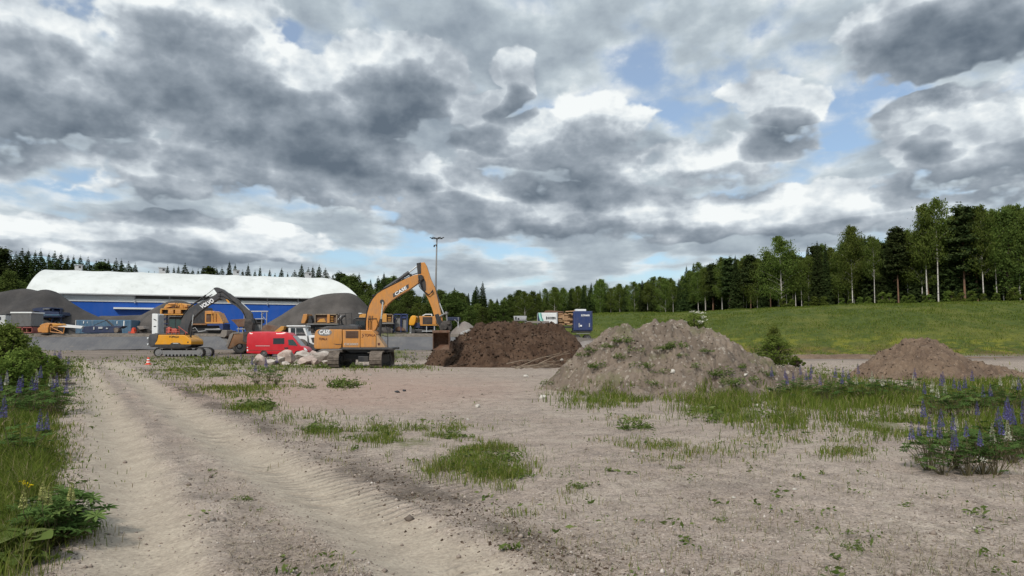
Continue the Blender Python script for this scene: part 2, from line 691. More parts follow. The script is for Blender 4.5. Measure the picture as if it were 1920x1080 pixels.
M['letter_w'] = flat('white_lettering', (.78, .78, .78), .5)
M['letter_k'] = flat('black_lettering', (.02, .02, .022), .5)
M['letter_g'] = flat('grey_lettering', (.42, .42, .40), .5)
M['letter_r'] = flat('brown_lettering', (.09, .025, .015), .5)
M['letter_n'] = flat('navy_lettering', (.02, .04, .08), .5)
M['grille'] = paint('dark_louvres', (.085, .04, .022), .6, dirt=.3)
M['wood'] = rough_stone('pale_sawn_wood', (.46, .30, .17), (.34, .20, .11), 2.0, 9, .01, .8)
M['wood_old'] = rough_stone('weathered_wood', (.28, .22, .16), (.20, .16, .12), 3.0, 20, .006, .9)
M['mint'] = flat('mint_paint', (.30, .58, .50), .6)
M['teal'] = flat('teal_paint', (.05, .22, .20), .6)
M['amber'] = flat('amber_plastic', (.8, .25, .02), .3)
M['cone_r'] = flat('red_orange_plastic', (.62, .07, .03), .5)
M['lamp'] = flat('headlamp_plastic', (.6, .62, .62), .15, 0, .6)
M['rail_r'] = flat('red_handrail_paint', (.45, .09, .06), .5)
M['bark'] = rough_stone('grey_brown_bark', (.13, .10, .08), (.07, .055, .045), 1.5, 6, .03, .95)
M['pinebark'] = rough_stone('reddish_pine_bark', (.20, .115, .07), (.12, .08, .06), .5, 5, .03, .95)

# ------------------------------------------------------------------ terrain
def w_path(px):
    return np.array([G(x, y)[:2] for x, y in px])


RUT_L = w_path([(148, 676), (158, 690), (185, 735), (212, 800), (236, 870), (258, 950), (275, 1080), (285, 1300)])
RUT_R = w_path([(206, 682), (245, 705), (330, 765), (430, 830), (560, 905), (700, 985), (860, 1080), (1150, 1280)])
MID = w_path([(178, 684), (225, 735), (310, 820), (385, 890), (455, 960), (540, 1080), (620, 1250)])
CLOD = w_path([(262, 690), (330, 722), (400, 758), (520, 812), (660, 876), (800, 930), (960, 1000), (1120, 1080), (1400, 1250)])
EDGE_L = w_path([(150, 690), (148, 760), (140, 830), (160, 900), (200, 1000), (150, 1080), (120, 1300)])


def pdist(x, y, path):
    """distance to polyline and length along it"""
    best = np.full(x.shape, 1e9)
    along = np.zeros(x.shape)
    s0 = 0.0
    for (ax, ay), (bx, by) in zip(path[:-1], path[1:]):
        dx, dy = bx - ax, by - ay
        L2 = dx * dx + dy * dy
        L = math.sqrt(L2)
        t = np.clip(((x - ax) * dx + (y - ay) * dy) / L2, 0, 1)
        d = np.hypot(x - ax - t * dx, y - ay - t * dy)
        k = d < best
        best = np.where(k, d, best)
        along = np.where(k, s0 + t * L, along)
        s0 += L
    return best, along


def toe_y(x):
    return np.interp(x, [-400, -60, -20, -5, 5, 14, 33, 52, 75, 120, 300], [230, 190, 175, 152, 126, 106, 87, 78, 72, 66, 60])


def H(x, y):
    """height of the ground"""
    x = np.asarray(x, float)
    y = np.asarray(y, float)
    r = np.hypot(x, y)
    z = .22 * fbm(x / 22, y / 22, 3, 3) * sstep(r, 6, 25) + .05 * fbm(x / 2.6, y / 2.6, 3, 5) * sstep(r, 2, 8)
    # yard behind: a rise, then a bank up to the terrace
    ex = 1 - sstep(x, 2, 16)
    z = z + .5 * sstep(y, 74, 87) * ex
    z = z + 1.45 * sstep(y, 87.0, 89.4) * ex
    z = z + (.5 + .15 * fbm(x / 3, y / 3, 2, 8)) * sstep(y, 89.4, 90.3) * ex
    zr = 1.7 * sstep(y, 82, 104) * (1 - ex) * sstep(-x, -34, -14)
    z = z + zr
    # far embankment with the meadow on it
    ty = toe_y(x)
    t = (y - ty) / 46.0
    hp = np.interp(x, [-60, -20, 0, 12, 30, 52, 80], [2.6, 3.6, 4.3, 5.0, 6.5, 7.3, 7.6])
    tt = np.clip(t, 0, 1)
    prof = np.sin(tt * math.pi / 2) ** 1.15
    z = z + (hp - np.where(zr > 0, zr * .9, 0) * 0) * prof + .012 * np.clip(y - ty - 46, 0, 400)
    z = z + .30 * fbm(x / 9, y / 9, 3, 21) * sstep(t, .05, .3)
    return z


def ground_masks(x, y):
    px, py = proj(x, y, np.zeros_like(x))
    n1 = fbm(x / 1.7, y / 1.7, 4, 31)
    n2 = fbm(x / .5, y / .5, 4, 37)
    dL, _ = pdist(x, y, RUT_L)
    dR, _ = pdist(x, y, RUT_R)
    dM, _ = pdist(x, y, MID)
    dC, aC = pdist(x, y, CLOD)
    ok = (y > 1.0) & (y < 70)
    track = np.maximum(1 - sstep(dL + n2 * .25, .22, .62), 1 - sstep(dR + n2 * .25, .25, .75)) * ok
    mid = (1 - sstep(dM + n2 * .8 + n1 * .3, .0, .36)) * ok
    clod = (1 - sstep(dC + n2 * .6, .05, .38)) * ok * sstep(n1, -.35, .15)
    pink = np.exp(-(((px - 640) / 330) ** 2 + ((py - 735) / 38) ** 2)) * ok
    pink = np.clip(pink * 1.25 + n1 * .5, 0, 1) * sstep(pink, .1, .45)
    return px, py, n1, n2, dL, dR, dM, dC, aC, track, mid, clod, pink


# patches of grass and weeds on the waste ground: picture centre, half size (on the ground), density
PATCH = [
    (590, 800, 60, 14, 1.0), (690, 815, 70, 16, .85), (760, 830, 85, 20, .8), (860, 865, 60, 28, .6), (900, 840, 40, 12, .6), (820, 880, 30, 9, .5), (930, 850, 50, 14, .5), (850, 812, 50, 10, .6),
    (930, 890, 70, 18, .7), (1090, 920, 70, 14, .45), (950, 905, 30, 10, .7),
    (470, 760, 34, 12, 1.1), (450, 730, 90, 9, .8), (420, 700, 110, 10, .7), (640, 720, 30, 8, .7), (520, 715, 40, 8, .4),
    (400, 678, 140, 9, 1.0), (520, 688, 120, 7, .9), (330, 700, 60, 10, .8), (640, 690, 60, 5, .7), (730, 668, 50, 8, 1.0), (770, 690, 60, 5, .6),
    (1160, 745, 75, 16, 1.4), (1340, 745, 60, 26, 1.1), (1380, 780, 60, 20, 1.2), (1470, 790, 60, 16, .9), (1550, 750, 130, 26, 1.3),
    (1650, 740, 140, 22, 1.2), (1800, 745, 90, 30, 1.3), (1900, 760, 70, 34, 1.3), (1640, 800, 80, 16, .9), (1580, 845, 60, 14, .6), (1720, 805, 70, 12, .8),
    (1190, 795, 60, 9, .5), (1230, 840, 90, 12, .35), (1600, 705, 120, 10, .5), (1500, 700, 60, 10, .8), (1860, 830, 110, 30, .9),
    (1280, 860, 120, 14, .22), (1420, 830, 100, 14, .2), (1000, 960, 60, 10, .2), (600, 865, 60, 8, .25),
    (80, 800, 44, 20, .5), (95, 860, 30, 30, .45), (45, 830, 50, 40, .9), (20, 900, 80, 80, 1.2), (90, 1010, 60, 30, .5), (40, 740, 80, 40, 1.2), (90, 690, 50, 18, 1.2),
    (0, 1000, 80, 60, 1.2), (-60, 800, 110, 100, 1.3), (-200, 900, 200, 150, 1.3), (-100, 690, 200, 30, 1.3),
]


def patch_field(px, py):
    f = np.zeros_like(px)
    for cx, cy, rx, ry, s in PATCH:
        d = ((px - cx) / rx) ** 2 + ((py - cy) / ry) ** 2
        f = np.maximum(f, s * np.exp(-d * .9))
    return f


def ground_height_detail(x, y):
    """small relief near the eye, given the masks"""
    px, py, n1, n2, dL, dR, dM, dC, aC, track, mid, clod, pink = ground_masks(x, y)
    r = np.hypot(x, y)
    near = 1 - sstep(r, 30, 60)
    z = -.07 * np.exp(-(dL / .30) ** 2) - .08 * np.exp(-(dR / .34) ** 2)
    z = z + .035 * np.exp(-(np.abs(dL - .5) / .16) ** 2) * (.6 + 1.6 * n2) + .04 * np.exp(-(np.abs(dR - .58) / .18) ** 2) * (.6 + 1.6 * n2)
    z = z + .025 * np.exp(-(dM / .4) ** 2) * (.7 + 2 * n2)
    z = z + .012 * np.sin(aC * 2 * math.pi / .24 + 2 * n1) * np.exp(-((dR - .1) / .25) ** 2) * sstep(n1, -.1, .2)
    z = z + clod * (.035 + .08 * n2 + .05 * fbm(x / .12, y / .12, 3, 77))
    tread = np.exp(-((dC - .35) / .3) ** 2) * (np.sin(aC * 2 * math.pi / .27 + 3 * n1) * .5 + .2) * sstep(fbm(x / 1.1, y / 1.1, 2, 61), -.15, .2)
    z = z + .009 * tread
    z = z + (1 - track) * (.035 * n2 + .016 * fbm(x / .13, y / .13, 3, 51)) + track * .006 * n2
    return z * near * (y > .5), track, mid, clod, pink, n1, n2, px, py


def build_ground():
    az = np.concatenate([np.linspace(-180, -46, 70)[:-1], np.linspace(-46, -38, 40)[:-1], np.linspace(-38, 38, 860), np.linspace(38, 46, 40)[1:], np.linspace(46, 180, 70)[1:-1]])
    az = np.radians(az)
    rr = np.concatenate([[.02, .5, 1.2, 2.0, 2.8, 3.6], np.geomspace(4.2, 80, 560), np.linspace(80.3, 102, 50), np.geomspace(103, 420, 110), [600, 900, 1500, 3000, 6000]])
    A, R = np.meshgrid(az, rr)
    x, y = R * np.sin(A), R * np.cos(A)
    hd, track, mid, clod, pink, n1, n2, px, py = ground_height_detail(x, y)
    z = H(x, y) + hd
    z = np.where(R > 500, np.minimum(z, 12), z)
    ty = toe_y(x)
    t = y - ty
    meadow = sstep(t + 3 * fbm(x / 4, y / 4, 3, 41), -1.5, 1.5)
    meadow = np.where(y < 40, 0, meadow)
    far_side = sstep(np.abs(x), 90, 110)
    meadow = np.maximum(meadow, far_side)
    meadow = np.maximum(meadow, sstep(-y, 8, 14))
    weed = np.clip(patch_field(px, py) * (y > 1) * .9 + n1 * .45 - .12, 0, 1) * (patch_field(px, py) > .06)
    weed = np.where(y < 1, .3, weed)
    terr = sstep(y, 84, 88) * (1 - meadow)
    lowsand = sstep(y, 55, 66) * (1 - meadow)
    tread = np.exp(-((pdist(x, y, CLOD)[0] - .38) / .34) ** 2) * sstep(fbm(x / 1.3, y / 1.3, 2, 61), -.2, .15) * (y > 1) * (y < 40)
    tread = np.maximum(tread, .7 * np.exp(-(pdist(x, y, RUT_R)[0] / .22) ** 2) * sstep(fbm(x / 1.6, y / 1.6, 2, 63), -.05, .2) * (y > 1) * (y < 40))
    dC_, aC_ = pdist(x, y, CLOD)
    a3 = np.stack([aC_, dC_, tread, tread], -1)
    a1 = np.stack([track, pink, weed, clod], -1)
    a2 = np.stack([meadow, terr, mid, lowsand], -1)
    V = np.stack([x, y, z], -1).reshape(-1, 3)
    m, nt, out = new_mat('waste_ground')
    A1 = nt.node('ShaderNodeAttribute', attribute_name='m1')
    A2 = nt.node('ShaderNodeAttribute', attribute_name='m2')
    s1, s2 = nt.sep(A1.outputs['Vector']), nt.sep(A2.outputs['Vector'])
    clodf, low = A1.outputs['Alpha'], A2.outputs['Alpha']
    geo = nt.node('ShaderNodeNewGeometry')
    pos = geo.outputs['Position']
    big = nt.noise(pos, .35, 5, .6)
    med = nt.noise(pos, 3.2, 5, .62)
    fine = nt.noise(pos, 26, 4, .7)
    grit = nt.voro(pos, 62, out='Color')
    gs = nt.sep(grit)
    c = nt.mix(nt.rng(big, .38, .62), (.30, .238, .190), (.37, .305, .245))
    c = nt.mix(nt.rng(med, .42, .66, 0, .75), c, (.185, .150, .120))
    pat = nt.noise(nt.v('ADD', pos, (3., 8., 0.)), 1.1, 6, .68)
    c = nt.mix(nt.rng(pat, .50, .62, 0, .55), c, (.40, .340, .27))
    pt2 = nt.noise(nt.v('ADD', pos, (13., 5., 0.)), .75, 7, .72)
    c = nt.mix(nt.rng(pt2, .52, .64, 0, .5), c, (.165, .135, .112))
    # grains of stone: pinkish, grey and pale
    gg = nt.mix(gs[1], (.11, .086, .074), (.48, .395, .34))
    c = nt.mix(nt.m('MULTIPLY', nt.rng(gs[0], .35, .75), .62), c, gg)
    c = nt.mix(nt.m('MULTIPLY', s1[1], .5), c, (.36, .235, .182))
    tr = nt.mix(nt.rng(med, .3, .7), (.41, .348, .268), (.335, .28, .215))
    c = nt.mix(nt.m('MULTIPLY', s1[0], .8), c, tr)
    c = nt.mix(nt.m('MULTIPLY', s2[2], .34), c, (.18, .146, .118))
    c = nt.mix(nt.m('MULTIPLY', clodf, .8), c, (.095, .077, .063))
    A3 = nt.node('ShaderNodeAttribute', attribute_name='m3')
    s3 = nt.sep(A3.outputs['Vector'])
    ph = nt.m('MULTIPLY_ADD', s3[0], 2 * math.pi / .17, nt.m('MULTIPLY_ADD', s3[1], 9.0, nt.m('MULTIPLY', med, 5.0)))
    wave = nt.m('MULTIPLY', nt.rng(nt.m('SINE', ph), .05, .75), s3[2])
    c = nt.mix(nt.m('MULTIPLY', wave, .38), c, (.15, .122, .098))
    k = nt.rng(fine, .25, .75, .68, 1.3, False)
    c = nt.mix(1.0, c, nt.comb(k, k, k), 'MULTIPLY')
    ls = nt.mix(nt.rng(nt.noise(nt.v('MULTIPLY', pos, (.35, 1.2, 1.)), .8, 6, .65), .4, .62), (.12, .095, .078), (.20, .165, .135))
    c = nt.mix(nt.m('MULTIPLY', low, .8), c, ls)
    te = nt.mix(nt.rng(med, .35, .65), (.10, .088, .072), (.17, .14, .115))
    c = nt.mix(nt.m('MULTIPLY', s2[1], .9), c, te)
    # thin growth between the tufts
    wf = nt.rng(nt.m('MULTIPLY_ADD', nt.m('SUBTRACT', nt.noise(pos, 5.0, 5, .65), .5), 1.1, s1[2]), .35, .7, 0, .75)
    c = nt.mix(wf, c, (.105, .115, .040))
    # meadow: mown-looking slope with yellowish and reddish drifts
    mv = nt.noise(nt.v('MULTIPLY', pos, (1., .55, 1.)), .16, 6, .62)
    mf = nt.noise(nt.v('MULTIPLY', pos, (1., .5, 1.)), 1.4, 6, .7)
    g = nt.mix(nt.rng(mf, .34, .66), (.044, .064, .013), (.082, .103, .022))
    g = nt.mix(nt.rng(mv, .45, .62, 0, .6), g, (.135, .135, .032))
    zz = nt.sep(pos)[2]
    lowband = nt.m('MULTIPLY', nt.rng(zz, .6, 3.6, 1.0, 0.0), nt.rng(nt.noise(pos, .5, 5, .65), .48, .6))
    g = nt.mix(nt.m('MULTIPLY', lowband, .8), g, (.185, .18, .024))
    rb = nt.m('MULTIPLY', nt.rng(zz, .2, 1.6, 1.0, 0.0), nt.rng(nt.noise(nt.v('ADD', pos, (9., 4., 0.)), .35, 5, .65), .42, .58))
    g = nt.mix(nt.m('MULTIPLY', rb, .6), g, (.12, .075, .035))
    c = nt.mix(s2[0], c, g)
    hgt = nt.m('MULTIPLY_ADD', fine, .5, nt.m('MULTIPLY', gs[0], .25))
    hgt = nt.m('MULTIPLY_ADD', wave, -1.2, hgt)
    bs = bump(nt, hgt, .8, .03)
    b2 = nt.node('ShaderNodeBump')
    b2.inputs['Strength'].default_value = .6
    nt.put(b2.inputs['Distance'], nt.m('MULTIPLY_ADD', s2[0], .35, .03))
    nt.put(b2.inputs['Height'], mf)
    nt.put(b2.inputs['Normal'], bs)
    bsdf(nt, out, c, .95, 0, .12, b2.outputs[0])
    me = np_mesh('ground', V, grid_faces(len(rr), len(az), wrap=True), m, True,
                 {'m1': ('POINT', a1.reshape(-1, 4)), 'm2': ('POINT', a2.reshape(-1, 4)), 'm3': ('POINT', a3.reshape(-1, 4))})
    o = link('ground', me)
    tag(o, kind='structure')
    return o


build_ground()


def ground_z(x, y):
    x1, y1 = np.atleast_1d(np.asarray(x, float)), np.atleast_1d(np.asarray(y, float))
    hd = ground_height_detail(x1, y1)[0]
    z = H(x1, y1) + hd
    return z if np.ndim(x) else float(z[0])

# ------------------------------------------------------------------ heaps
M['gravel'] = rough_stone('grey_crushed_stone', (.062, .056, .051), (.098, .087, .079), .35, 9, .05, .95, bs=.5)
M['gravel_dark'] = rough_stone('dark_crushed_stone', (.045, .042, .041), (.070, .064, .060), .3, 9, .05, .95, bs=.5)
M['gravel_pale'] = rough_stone('pale_crushed_stone', (.19, .165, .15), (.24, .215, .19), .5, 9, .05, .95, bs=.5)
M['soil'] = rough_stone('dark_brown_topsoil', (.052, .030, .019), (.088, .054, .035), 1.1, 7, .06, .97, c3=(.115, .078, .052), bs=.9)
M['sand'] = rough_stone('brown_sandy_soil', (.175, .124, .086), (.120, .082, .058), 1.3, 8, .05, .97, c3=(.21, .15, .105), bs=.9)


def rubble_mat():
    m, nt, out = new_mat('rubble_clay')
    tc = nt.node('ShaderNodeTexCoord')
    oc = tc.outputs['Object']
    n1 = nt.noise(oc, .9, 7, .62)
    n2 = nt.noise(oc, 5.5, 7, .72)
    vc = nt.sep(nt.voro(oc, 14, out='Color'))
    c = nt.mix(nt.rng(n1, .36, .62), (.225, .178, .138), (.15, .118, .092))
    c = nt.mix(nt.rng(n2, .52, .72, 0, .9), c, (.105, .078, .058))
    c = nt.mix(nt.m('MULTIPLY', nt.rng(vc[0], .88, .97), .6), c, (.36, .32, .27))
    c = nt.mix(nt.m('MULTIPLY', nt.rng(nt.noise(nt.v('ADD', oc, (7., 3., 1.)), 1.1, 5, .6), .54, .66), .45), c, (.105, .115, .045))
    bsdf(nt, out, c, .95, 0, .15, bump(nt, n2, 1.0, .07))
    return m


M['rubble'] = rubble_mat()


def heap(name, label, cat, mat, sil, Yc, base, ratio, res, lump, lump_s, seed=1, power=1.15, group=None, ybias=0.0, detail=5, wander=0.0, crease=0.0):
    """a heap whose crest follows the outline sil (picture points at depth Yc)"""
    w = [P(a, b, Yc) for a, b in sil]
    X = np.array([q[0] for q in w])
    Z = np.array([q[2] for q in w])
    hmax = Z.max() - base
    ext = hmax * ratio
    x = np.arange(X.min() - .3, X.max() + .3 + res, res)
    y = np.arange(Yc - ext * 1.25, Yc + ext * 1.25 + res, res)
    XX, YY = np.meshgrid(x, y)
    crest = np.interp(XX, X, Z) - base
    k = max(1, int(.35 * hmax / res))
    c1 = np.interp(x, X, Z) - base
    ker = np.hanning(2 * (k // 2) + 3)
    c1 = np.convolve(np.pad(c1, len(ker) // 2, mode='edge'), ker / ker.sum(), 'same')[len(ker) // 2:-(len(ker) // 2)][:len(x)]
    crest = .5 * crest + .5 * c1[None, :]
    crest = np.maximum(crest, 0)
    yc = Yc + ybias + wander * fbm(XX / 2.5, XX * 0 + seed, 3, seed)
    hw = np.maximum(crest * ratio, .35) * (1 + .35 * fbm(XX / 2.2, YY / 2.2, 3, seed + 5))
    t = np.abs(YY - yc) / hw
    pr = np.where(t < .18, 1 - (t * t) / .36 * .6, 1 - ((t - .18) / .82 * .93 + .054))
    pr = np.clip(pr, -.4, 1)
    pr = np.where(pr > 0, pr ** power, pr)
    z = base + crest * pr
    mask = sstep(crest * pr, .0, .5)
    n = fbm(XX / lump_s, YY / lump_s, detail, seed, .64)
    z = z + n * lump * (.25 + .75 * mask)
    if crease:
        rdg = 1 - np.abs(fbm(XX / (lump_s * .7), YY / (lump_s * .7), 4, seed + 9)) * 4
        z = z - crease * np.clip(rdg, 0, 1) ** 3 * mask
    z = np.where(pr <= 0, np.minimum(z, base - .06) - .15, z)
    me = np_mesh(name, np.stack([XX, YY, z], -1).reshape(-1, 3) - np.array([X.mean(), Yc, base]), grid_faces(len(y), len(x)), mat, True)
    o = link(name, me, loc=(X.mean(), Yc, base))
    tag(o, label, cat, group)

    def hz(px, py):
        return float(z[np.clip(np.searchsorted(y, py), 0, len(y) - 1), np.clip(np.searchsorted(x, px), 0, len(x) - 1)])
    return o, hz


soil_pile, soil_z = heap('soil_pile', 'dark brown topsoil heap being dug by the orange excavator', 'soil pile', M['soil'],
     [(795, 690), (810, 664), (826, 652), (840, 640), (858, 634), (872, 626), (893, 612), (912, 605), (935, 603), (960, 604), (985, 603), (1010, 606), (1035, 611), (1056, 615), (1070, 624), (1082, 633), (1096, 652), (1108, 672), (1118, 690)],
     50, -.02, 1.5, .06, .85, .8, 3, 1.0, crease=.2, detail=6)
rub, rub_z = heap('rubble_mound', 'large pale brown mound of stony clay with weeds on it', 'dirt mound', M['rubble'],
     [(985, 752), (1015, 727), (1050, 690), (1080, 665), (1105, 648), (1125, 630), (1140, 618), (1155, 608), (1168, 607), (1182, 613), (1192, 621), (1203, 614), (1215, 607), (1245, 603), (1275, 604), (1292, 611), (1300, 616), (1322, 617), (1340, 623), (1362, 637), (1388, 650), (1412, 664), (1440, 678), (1475, 688), (1510, 697), (1560, 708), (1600, 722), (1640, 740)],
     25, -.02, 1.9, .036, .50, .42, 11, 1.05, wander=.5, crease=.17, detail=6)
sand, sand_z = heap('sand_pile', 'low brown heap of sandy soil below the green embankment', 'soil pile', M['sand'],
     [(1575, 712), (1600, 696), (1625, 682), (1645, 667), (1662, 658), (1680, 652), (1692, 641), (1705, 637), (1730, 638), (1750, 640), (1768, 650), (1785, 661), (1810, 672), (1840, 682), (1880, 690), (1930, 697), (1990, 708)],
     33, -.02, 1.9, .045, .42, .45, 23, 1.0, wander=.6, crease=.14, detail=6)
TZ = 2.5
heap('gravel_pile', 'huge dark grey gravel heap at the left end of the white-roofed hall', 'gravel pile', M['gravel_dark'],
     [(-160, 600), (-80, 572), (0, 549), (30, 543), (55, 541), (72, 546), (85, 542), (100, 545), (112, 553), (130, 566), (150, 578), (170, 588), (190, 596), (215, 608), (240, 622)],
     101, TZ, 1.35, .35, .12, 2.5, 31, 1.0, 'gravel heaps on the terrace')
heap('gravel_pile', 'long low grey gravel ridge below the blue wall, left of the white panel', 'gravel pile', M['gravel'],
     [(150, 622), (170, 600), (190, 592), (220, 592), (260, 591), (285, 589), (310, 592), (330, 605), (345, 622)],
     103, TZ, 1.35, .35, .12, 2.5, 33, 1.0, 'gravel heaps on the terrace')
heap('gravel_pile', 'pointed gravel heap rising behind the left orange crusher', 'gravel pile', M['gravel'],
     [(215, 620), (240, 605), (270, 589), (300, 573), (320, 564), (340, 563), (358, 569), (380, 583), (400, 596), (425, 612), (440, 622)],
     102, TZ, 1.35, .35, .1, 2.5, 35, 1.0, 'gravel heaps on the terrace')
heap('gravel_pile', 'big flat-topped brownish grey gravel heap at the right end of the hall', 'gravel pile', M['gravel'],
     [(470, 622), (500, 607), (530, 590), (560, 570), (585, 558), (605, 552), (630, 549), (655, 549), (668, 553), (685, 569), (705, 592), (730, 612), (745, 624)],
     104, TZ, 1.3, .35, .12, 2.5, 37, 1.0, 'gravel heaps on the terrace')
heap('gravel_pile', 'small pale gravel cone right of the digging bucket', 'gravel pile', M['gravel_pale'],
     [(835, 630), (850, 618), (862, 606), (871, 602), (880, 606), (893, 617), (910, 630)],
     97, 2.3, 1.3, .2, .08, 1.2, 39, 1.0, 'gravel heaps on the terrace')
heap('gravel_pile', 'low pad of pale gravel beside the blue container trailer', 'gravel pile', M['gravel_pale'],
     [(1078, 650), (1088, 641), (1105, 638), (1120, 641), (1132, 647), (1145, 655)],
     80, .55, 3.0, .2, .1, 1.2, 41, 1.0, 'gravel heaps on the terrace')
heap('sand_ridge', 'thin ridge of dark soil along the foot of the embankment', 'soil ridge', M['sand'],
     [(1480, 668), (1520, 664), (1580, 664), (1640, 666), (1720, 668), (1800, 669), (1900, 670), (1990, 672), (2100, 676)],
     68, -.05, 2.2, .15, .28, 1.0, 43, 1.0)


# ------------------------------------------------------------------ membrane on the terrace bank
def build_bank_sheet():
    m, nt, out = new_mat('grey_bank_membrane')
    tc = nt.node('ShaderNodeTexCoord')
    oc = tc.outputs['Object']
    n1 = nt.noise(oc, .5, 6, .6)
    c = nt.mix(nt.rng(n1, .35, .65), (.080, .078, .082), (.115, .110, .108))
    c = nt.mix(nt.rng(nt.noise(nt.v('MULTIPLY', oc, (1, 1, 4)), 1.1, 5, .7), .58, .72, 0, .6), c, (.21, .17, .13))
    bsdf(nt, out, c, .6, 0, .35)
    x = np.arange(-72, 1.5, .07)
    t = np.linspace(0, 1, 16)
    XX, TT = np.meshgrid(x, t)
    fold = fbm(XX / 6, TT * 1.5, 3, 91)
    edge = .28 * fbm(XX / 4, XX * 0, 3, 95)
    y = 86.7 + TT * 2.35 + fold * .22
    z0 = ground_z(x, np.full_like(x, 86.5))
    z1 = ground_z(x, np.full_like(x, 89.5))
    z = (z0 + .02 + edge[0])[None, :] * (1 - TT) + (z1 + .10)[None, :] * TT
    z = z + .10 * np.sin(TT * math.pi) + fold * .14 * np.sin(TT * 3)
    y = y - .03 * (np.sin(XX * 2 * math.pi / .36) > .2) * (fbm(XX / 5, TT, 2, 97) > -.12)
    me = np_mesh('bank_membrane', np.stack([XX, y, z], -1).reshape(-1, 3), grid_faces(len(t), len(x)), m, False)
    o = link('bank_membrane', me)
    sol = o.modifiers.new('thick', 'SOLIDIFY')
    sol.thickness = .03
    tag(o, 'long grey ribbed membrane sheet covering the bank below the terrace', 'bank cover')


build_bank_sheet()


# ------------------------------------------------------------------ boulders and stones
M['boulder'] = rough_stone('pale_granite', (.46, .41, .36), (.30, .25, .215), 1.6, 7, .03, .85, c3=(.56, .53, .48), bs=.7)
M['boulder2'] = rough_stone('pinkish_granite', (.44, .35, .30), (.28, .22, .19), 1.6, 7, .03, .85, c3=(.50, .44, .38), bs=.7)
M['stone'] = rough_stone('pale_field_stone', (.56, .53, .47), (.40, .36, .31), 6, 25, .01, .85)


def rock_mesh(name, seed, mat, sub=4, sx=1, sy=1, sz=.75):
    rnd = random.Random(seed)
    bm = bmesh.new()
    bmesh.ops.create_icosphere(bm, subdivisions=sub, radius=1)
    planes = []
    for i in range(17):
        d = Vector((rnd.gauss(0, 1), rnd.gauss(0, 1), rnd.gauss(0, 1))).normalized()
        planes.append((d, rnd.uniform(.45, .80)))
    co = np.array([v.co[:] for v in bm.verts])
    for d, k in planes:
        dd = co @ np.array(d)
        co -= np.outer(np.maximum(dd - k, 0) * .98, np.array(d))
    nn = fbm(co[:, 0] * 2.4 + seed, co[:, 1] * 2.4 + co[:, 2] * 1.9, 4, seed)
    n2 = fbm(co[:, 0] * 8 + seed, co[:, 1] * 8 + co[:, 2] * 7, 3, seed + 3)
    co *= (1 + .16 * nn + .05 * n2)[:, None]
    co *= np.array([sx, sy, sz])
    for v, c in zip(bm.verts, co):
        v.co = c
    for f in bm.faces:
        f.smooth = True
    me = bpy.data.meshes.new(name)
    bm.to_mesh(me)
    bm.free()
    me.materials.append(mat)
    return me


# picture x, picture y of the base, width in px, height in px, depth, label
BL = [
    (487, 684, 24, 24, 50.0, 'pale leftmost boulder of the row, blunt-topped and standing alone'),
    (507, 683, 26, 14, 50.4, 'low flat pale boulder second from the left end of the row'),
    (525, 680, 22, 22, 50.8, 'grey boulder with a dark hollow side, in the row before the red van'),
    (541, 682, 34, 32, 51.2, 'tallest creamy boulder, standing before the nose of the red van'),
    (536, 686, 20, 12, 49.6, 'small pale stone lying before the tallest creamy boulder'),
    (566, 672, 26, 20, 53.0, 'grey boulder behind the row, under the van bonnet'),
    (574, 684, 40, 27, 50.2, 'wide pinkish boulder in the middle of the heap by the orange excavator'),
    (598, 676, 34, 26, 52.2, 'rounded pale boulder just under the orange counterweight'),
    (615, 672, 26, 20, 53.2, 'tan boulder below the counterweight, nearest the left track'),
    (591, 686, 20, 20, 49.6, 'dark grey upright stone among weeds beside the pinkish boulder'),
    (611, 682, 14, 10, 49.2, 'small white stone touching the left track of the orange excavator'),
    (556, 690, 16, 8, 49.0, 'low pale stone half buried in grass before the heap'),
    (586, 668, 20, 14, 54.0, 'small grey boulder behind the heap below the white truck cab'),
]
for i, (x, y, w, h, Y, lab) in enumerate(BL):
    k = Y / F
    hh = h * k * .82
    ww = w * k
    me = rock_mesh('boulder', 100 + i * 7, M['boulder'] if i % 3 else M['boulder2'], 4, 1.0, .9, 1.0)
    x0, _, _ = P(x, y, Y)
    z0 = P(x, y, Y)[2]
    o = link('boulder', me, loc=(x0, Y, max(z0, -.1) + hh * .36))
    o.scale = (ww * .72, ww * .62, hh * .66)
    o.rotation_euler = (.25 * math.sin(i * 2.1), .3 * math.cos(i * 1.7), i * 1.3)
    tag(o, lab, 'boulder', 'boulders heaped by the orange excavator')

SL = [
    (1018, 750, 14, 13, 'white angular stone at the left foot of the pale brown mound'),
    (1286, 768, 10, 8, 'roundish white stone on bare ground before the big mound'),
    (1185, 851, 13, 6, 'flat white stone on the gravel in the middle of the foreground'),
    (895, 765, 13, 8, 'pale grey stone on the pinkish gravel before the soil heap'),
    (877, 790, 8, 5, 'small white stone between the grass patch and the grey stone'),
    (1418, 765, 12, 7, 'pale stone among weeds right of the big mound foot'),
    (1398, 705, 10, 8, 'white stone halfway up the right side of the big mound'),
    (1262, 700, 12, 10, 'pale stone on the lower face of the big mound'),
    (1053, 676, 8, 6, 'white stone on the left edge of the big mound'),
    (560, 719, 8, 5, 'small white stone on the pinkish gravel near the tall weeds'),
    (985, 707, 14, 8, 'whitish stone at the edge of the dark soil heap'),
    (1375, 932, 9, 4, 'tiny white stone far forward on the right gravel'),
    (1490, 919, 8, 4, 'tiny pale chip right of the centre of the bare gravel'),
    (693, 703, 8, 4, 'small pale stone on the gravel right of the excavator track'),
    (1640, 895, 8, 4, 'small pale stone before the nearest lupine clump'),
]
st_me = [rock_mesh('stone', 500 + i, M['stone'], 3) for i in range(4)]
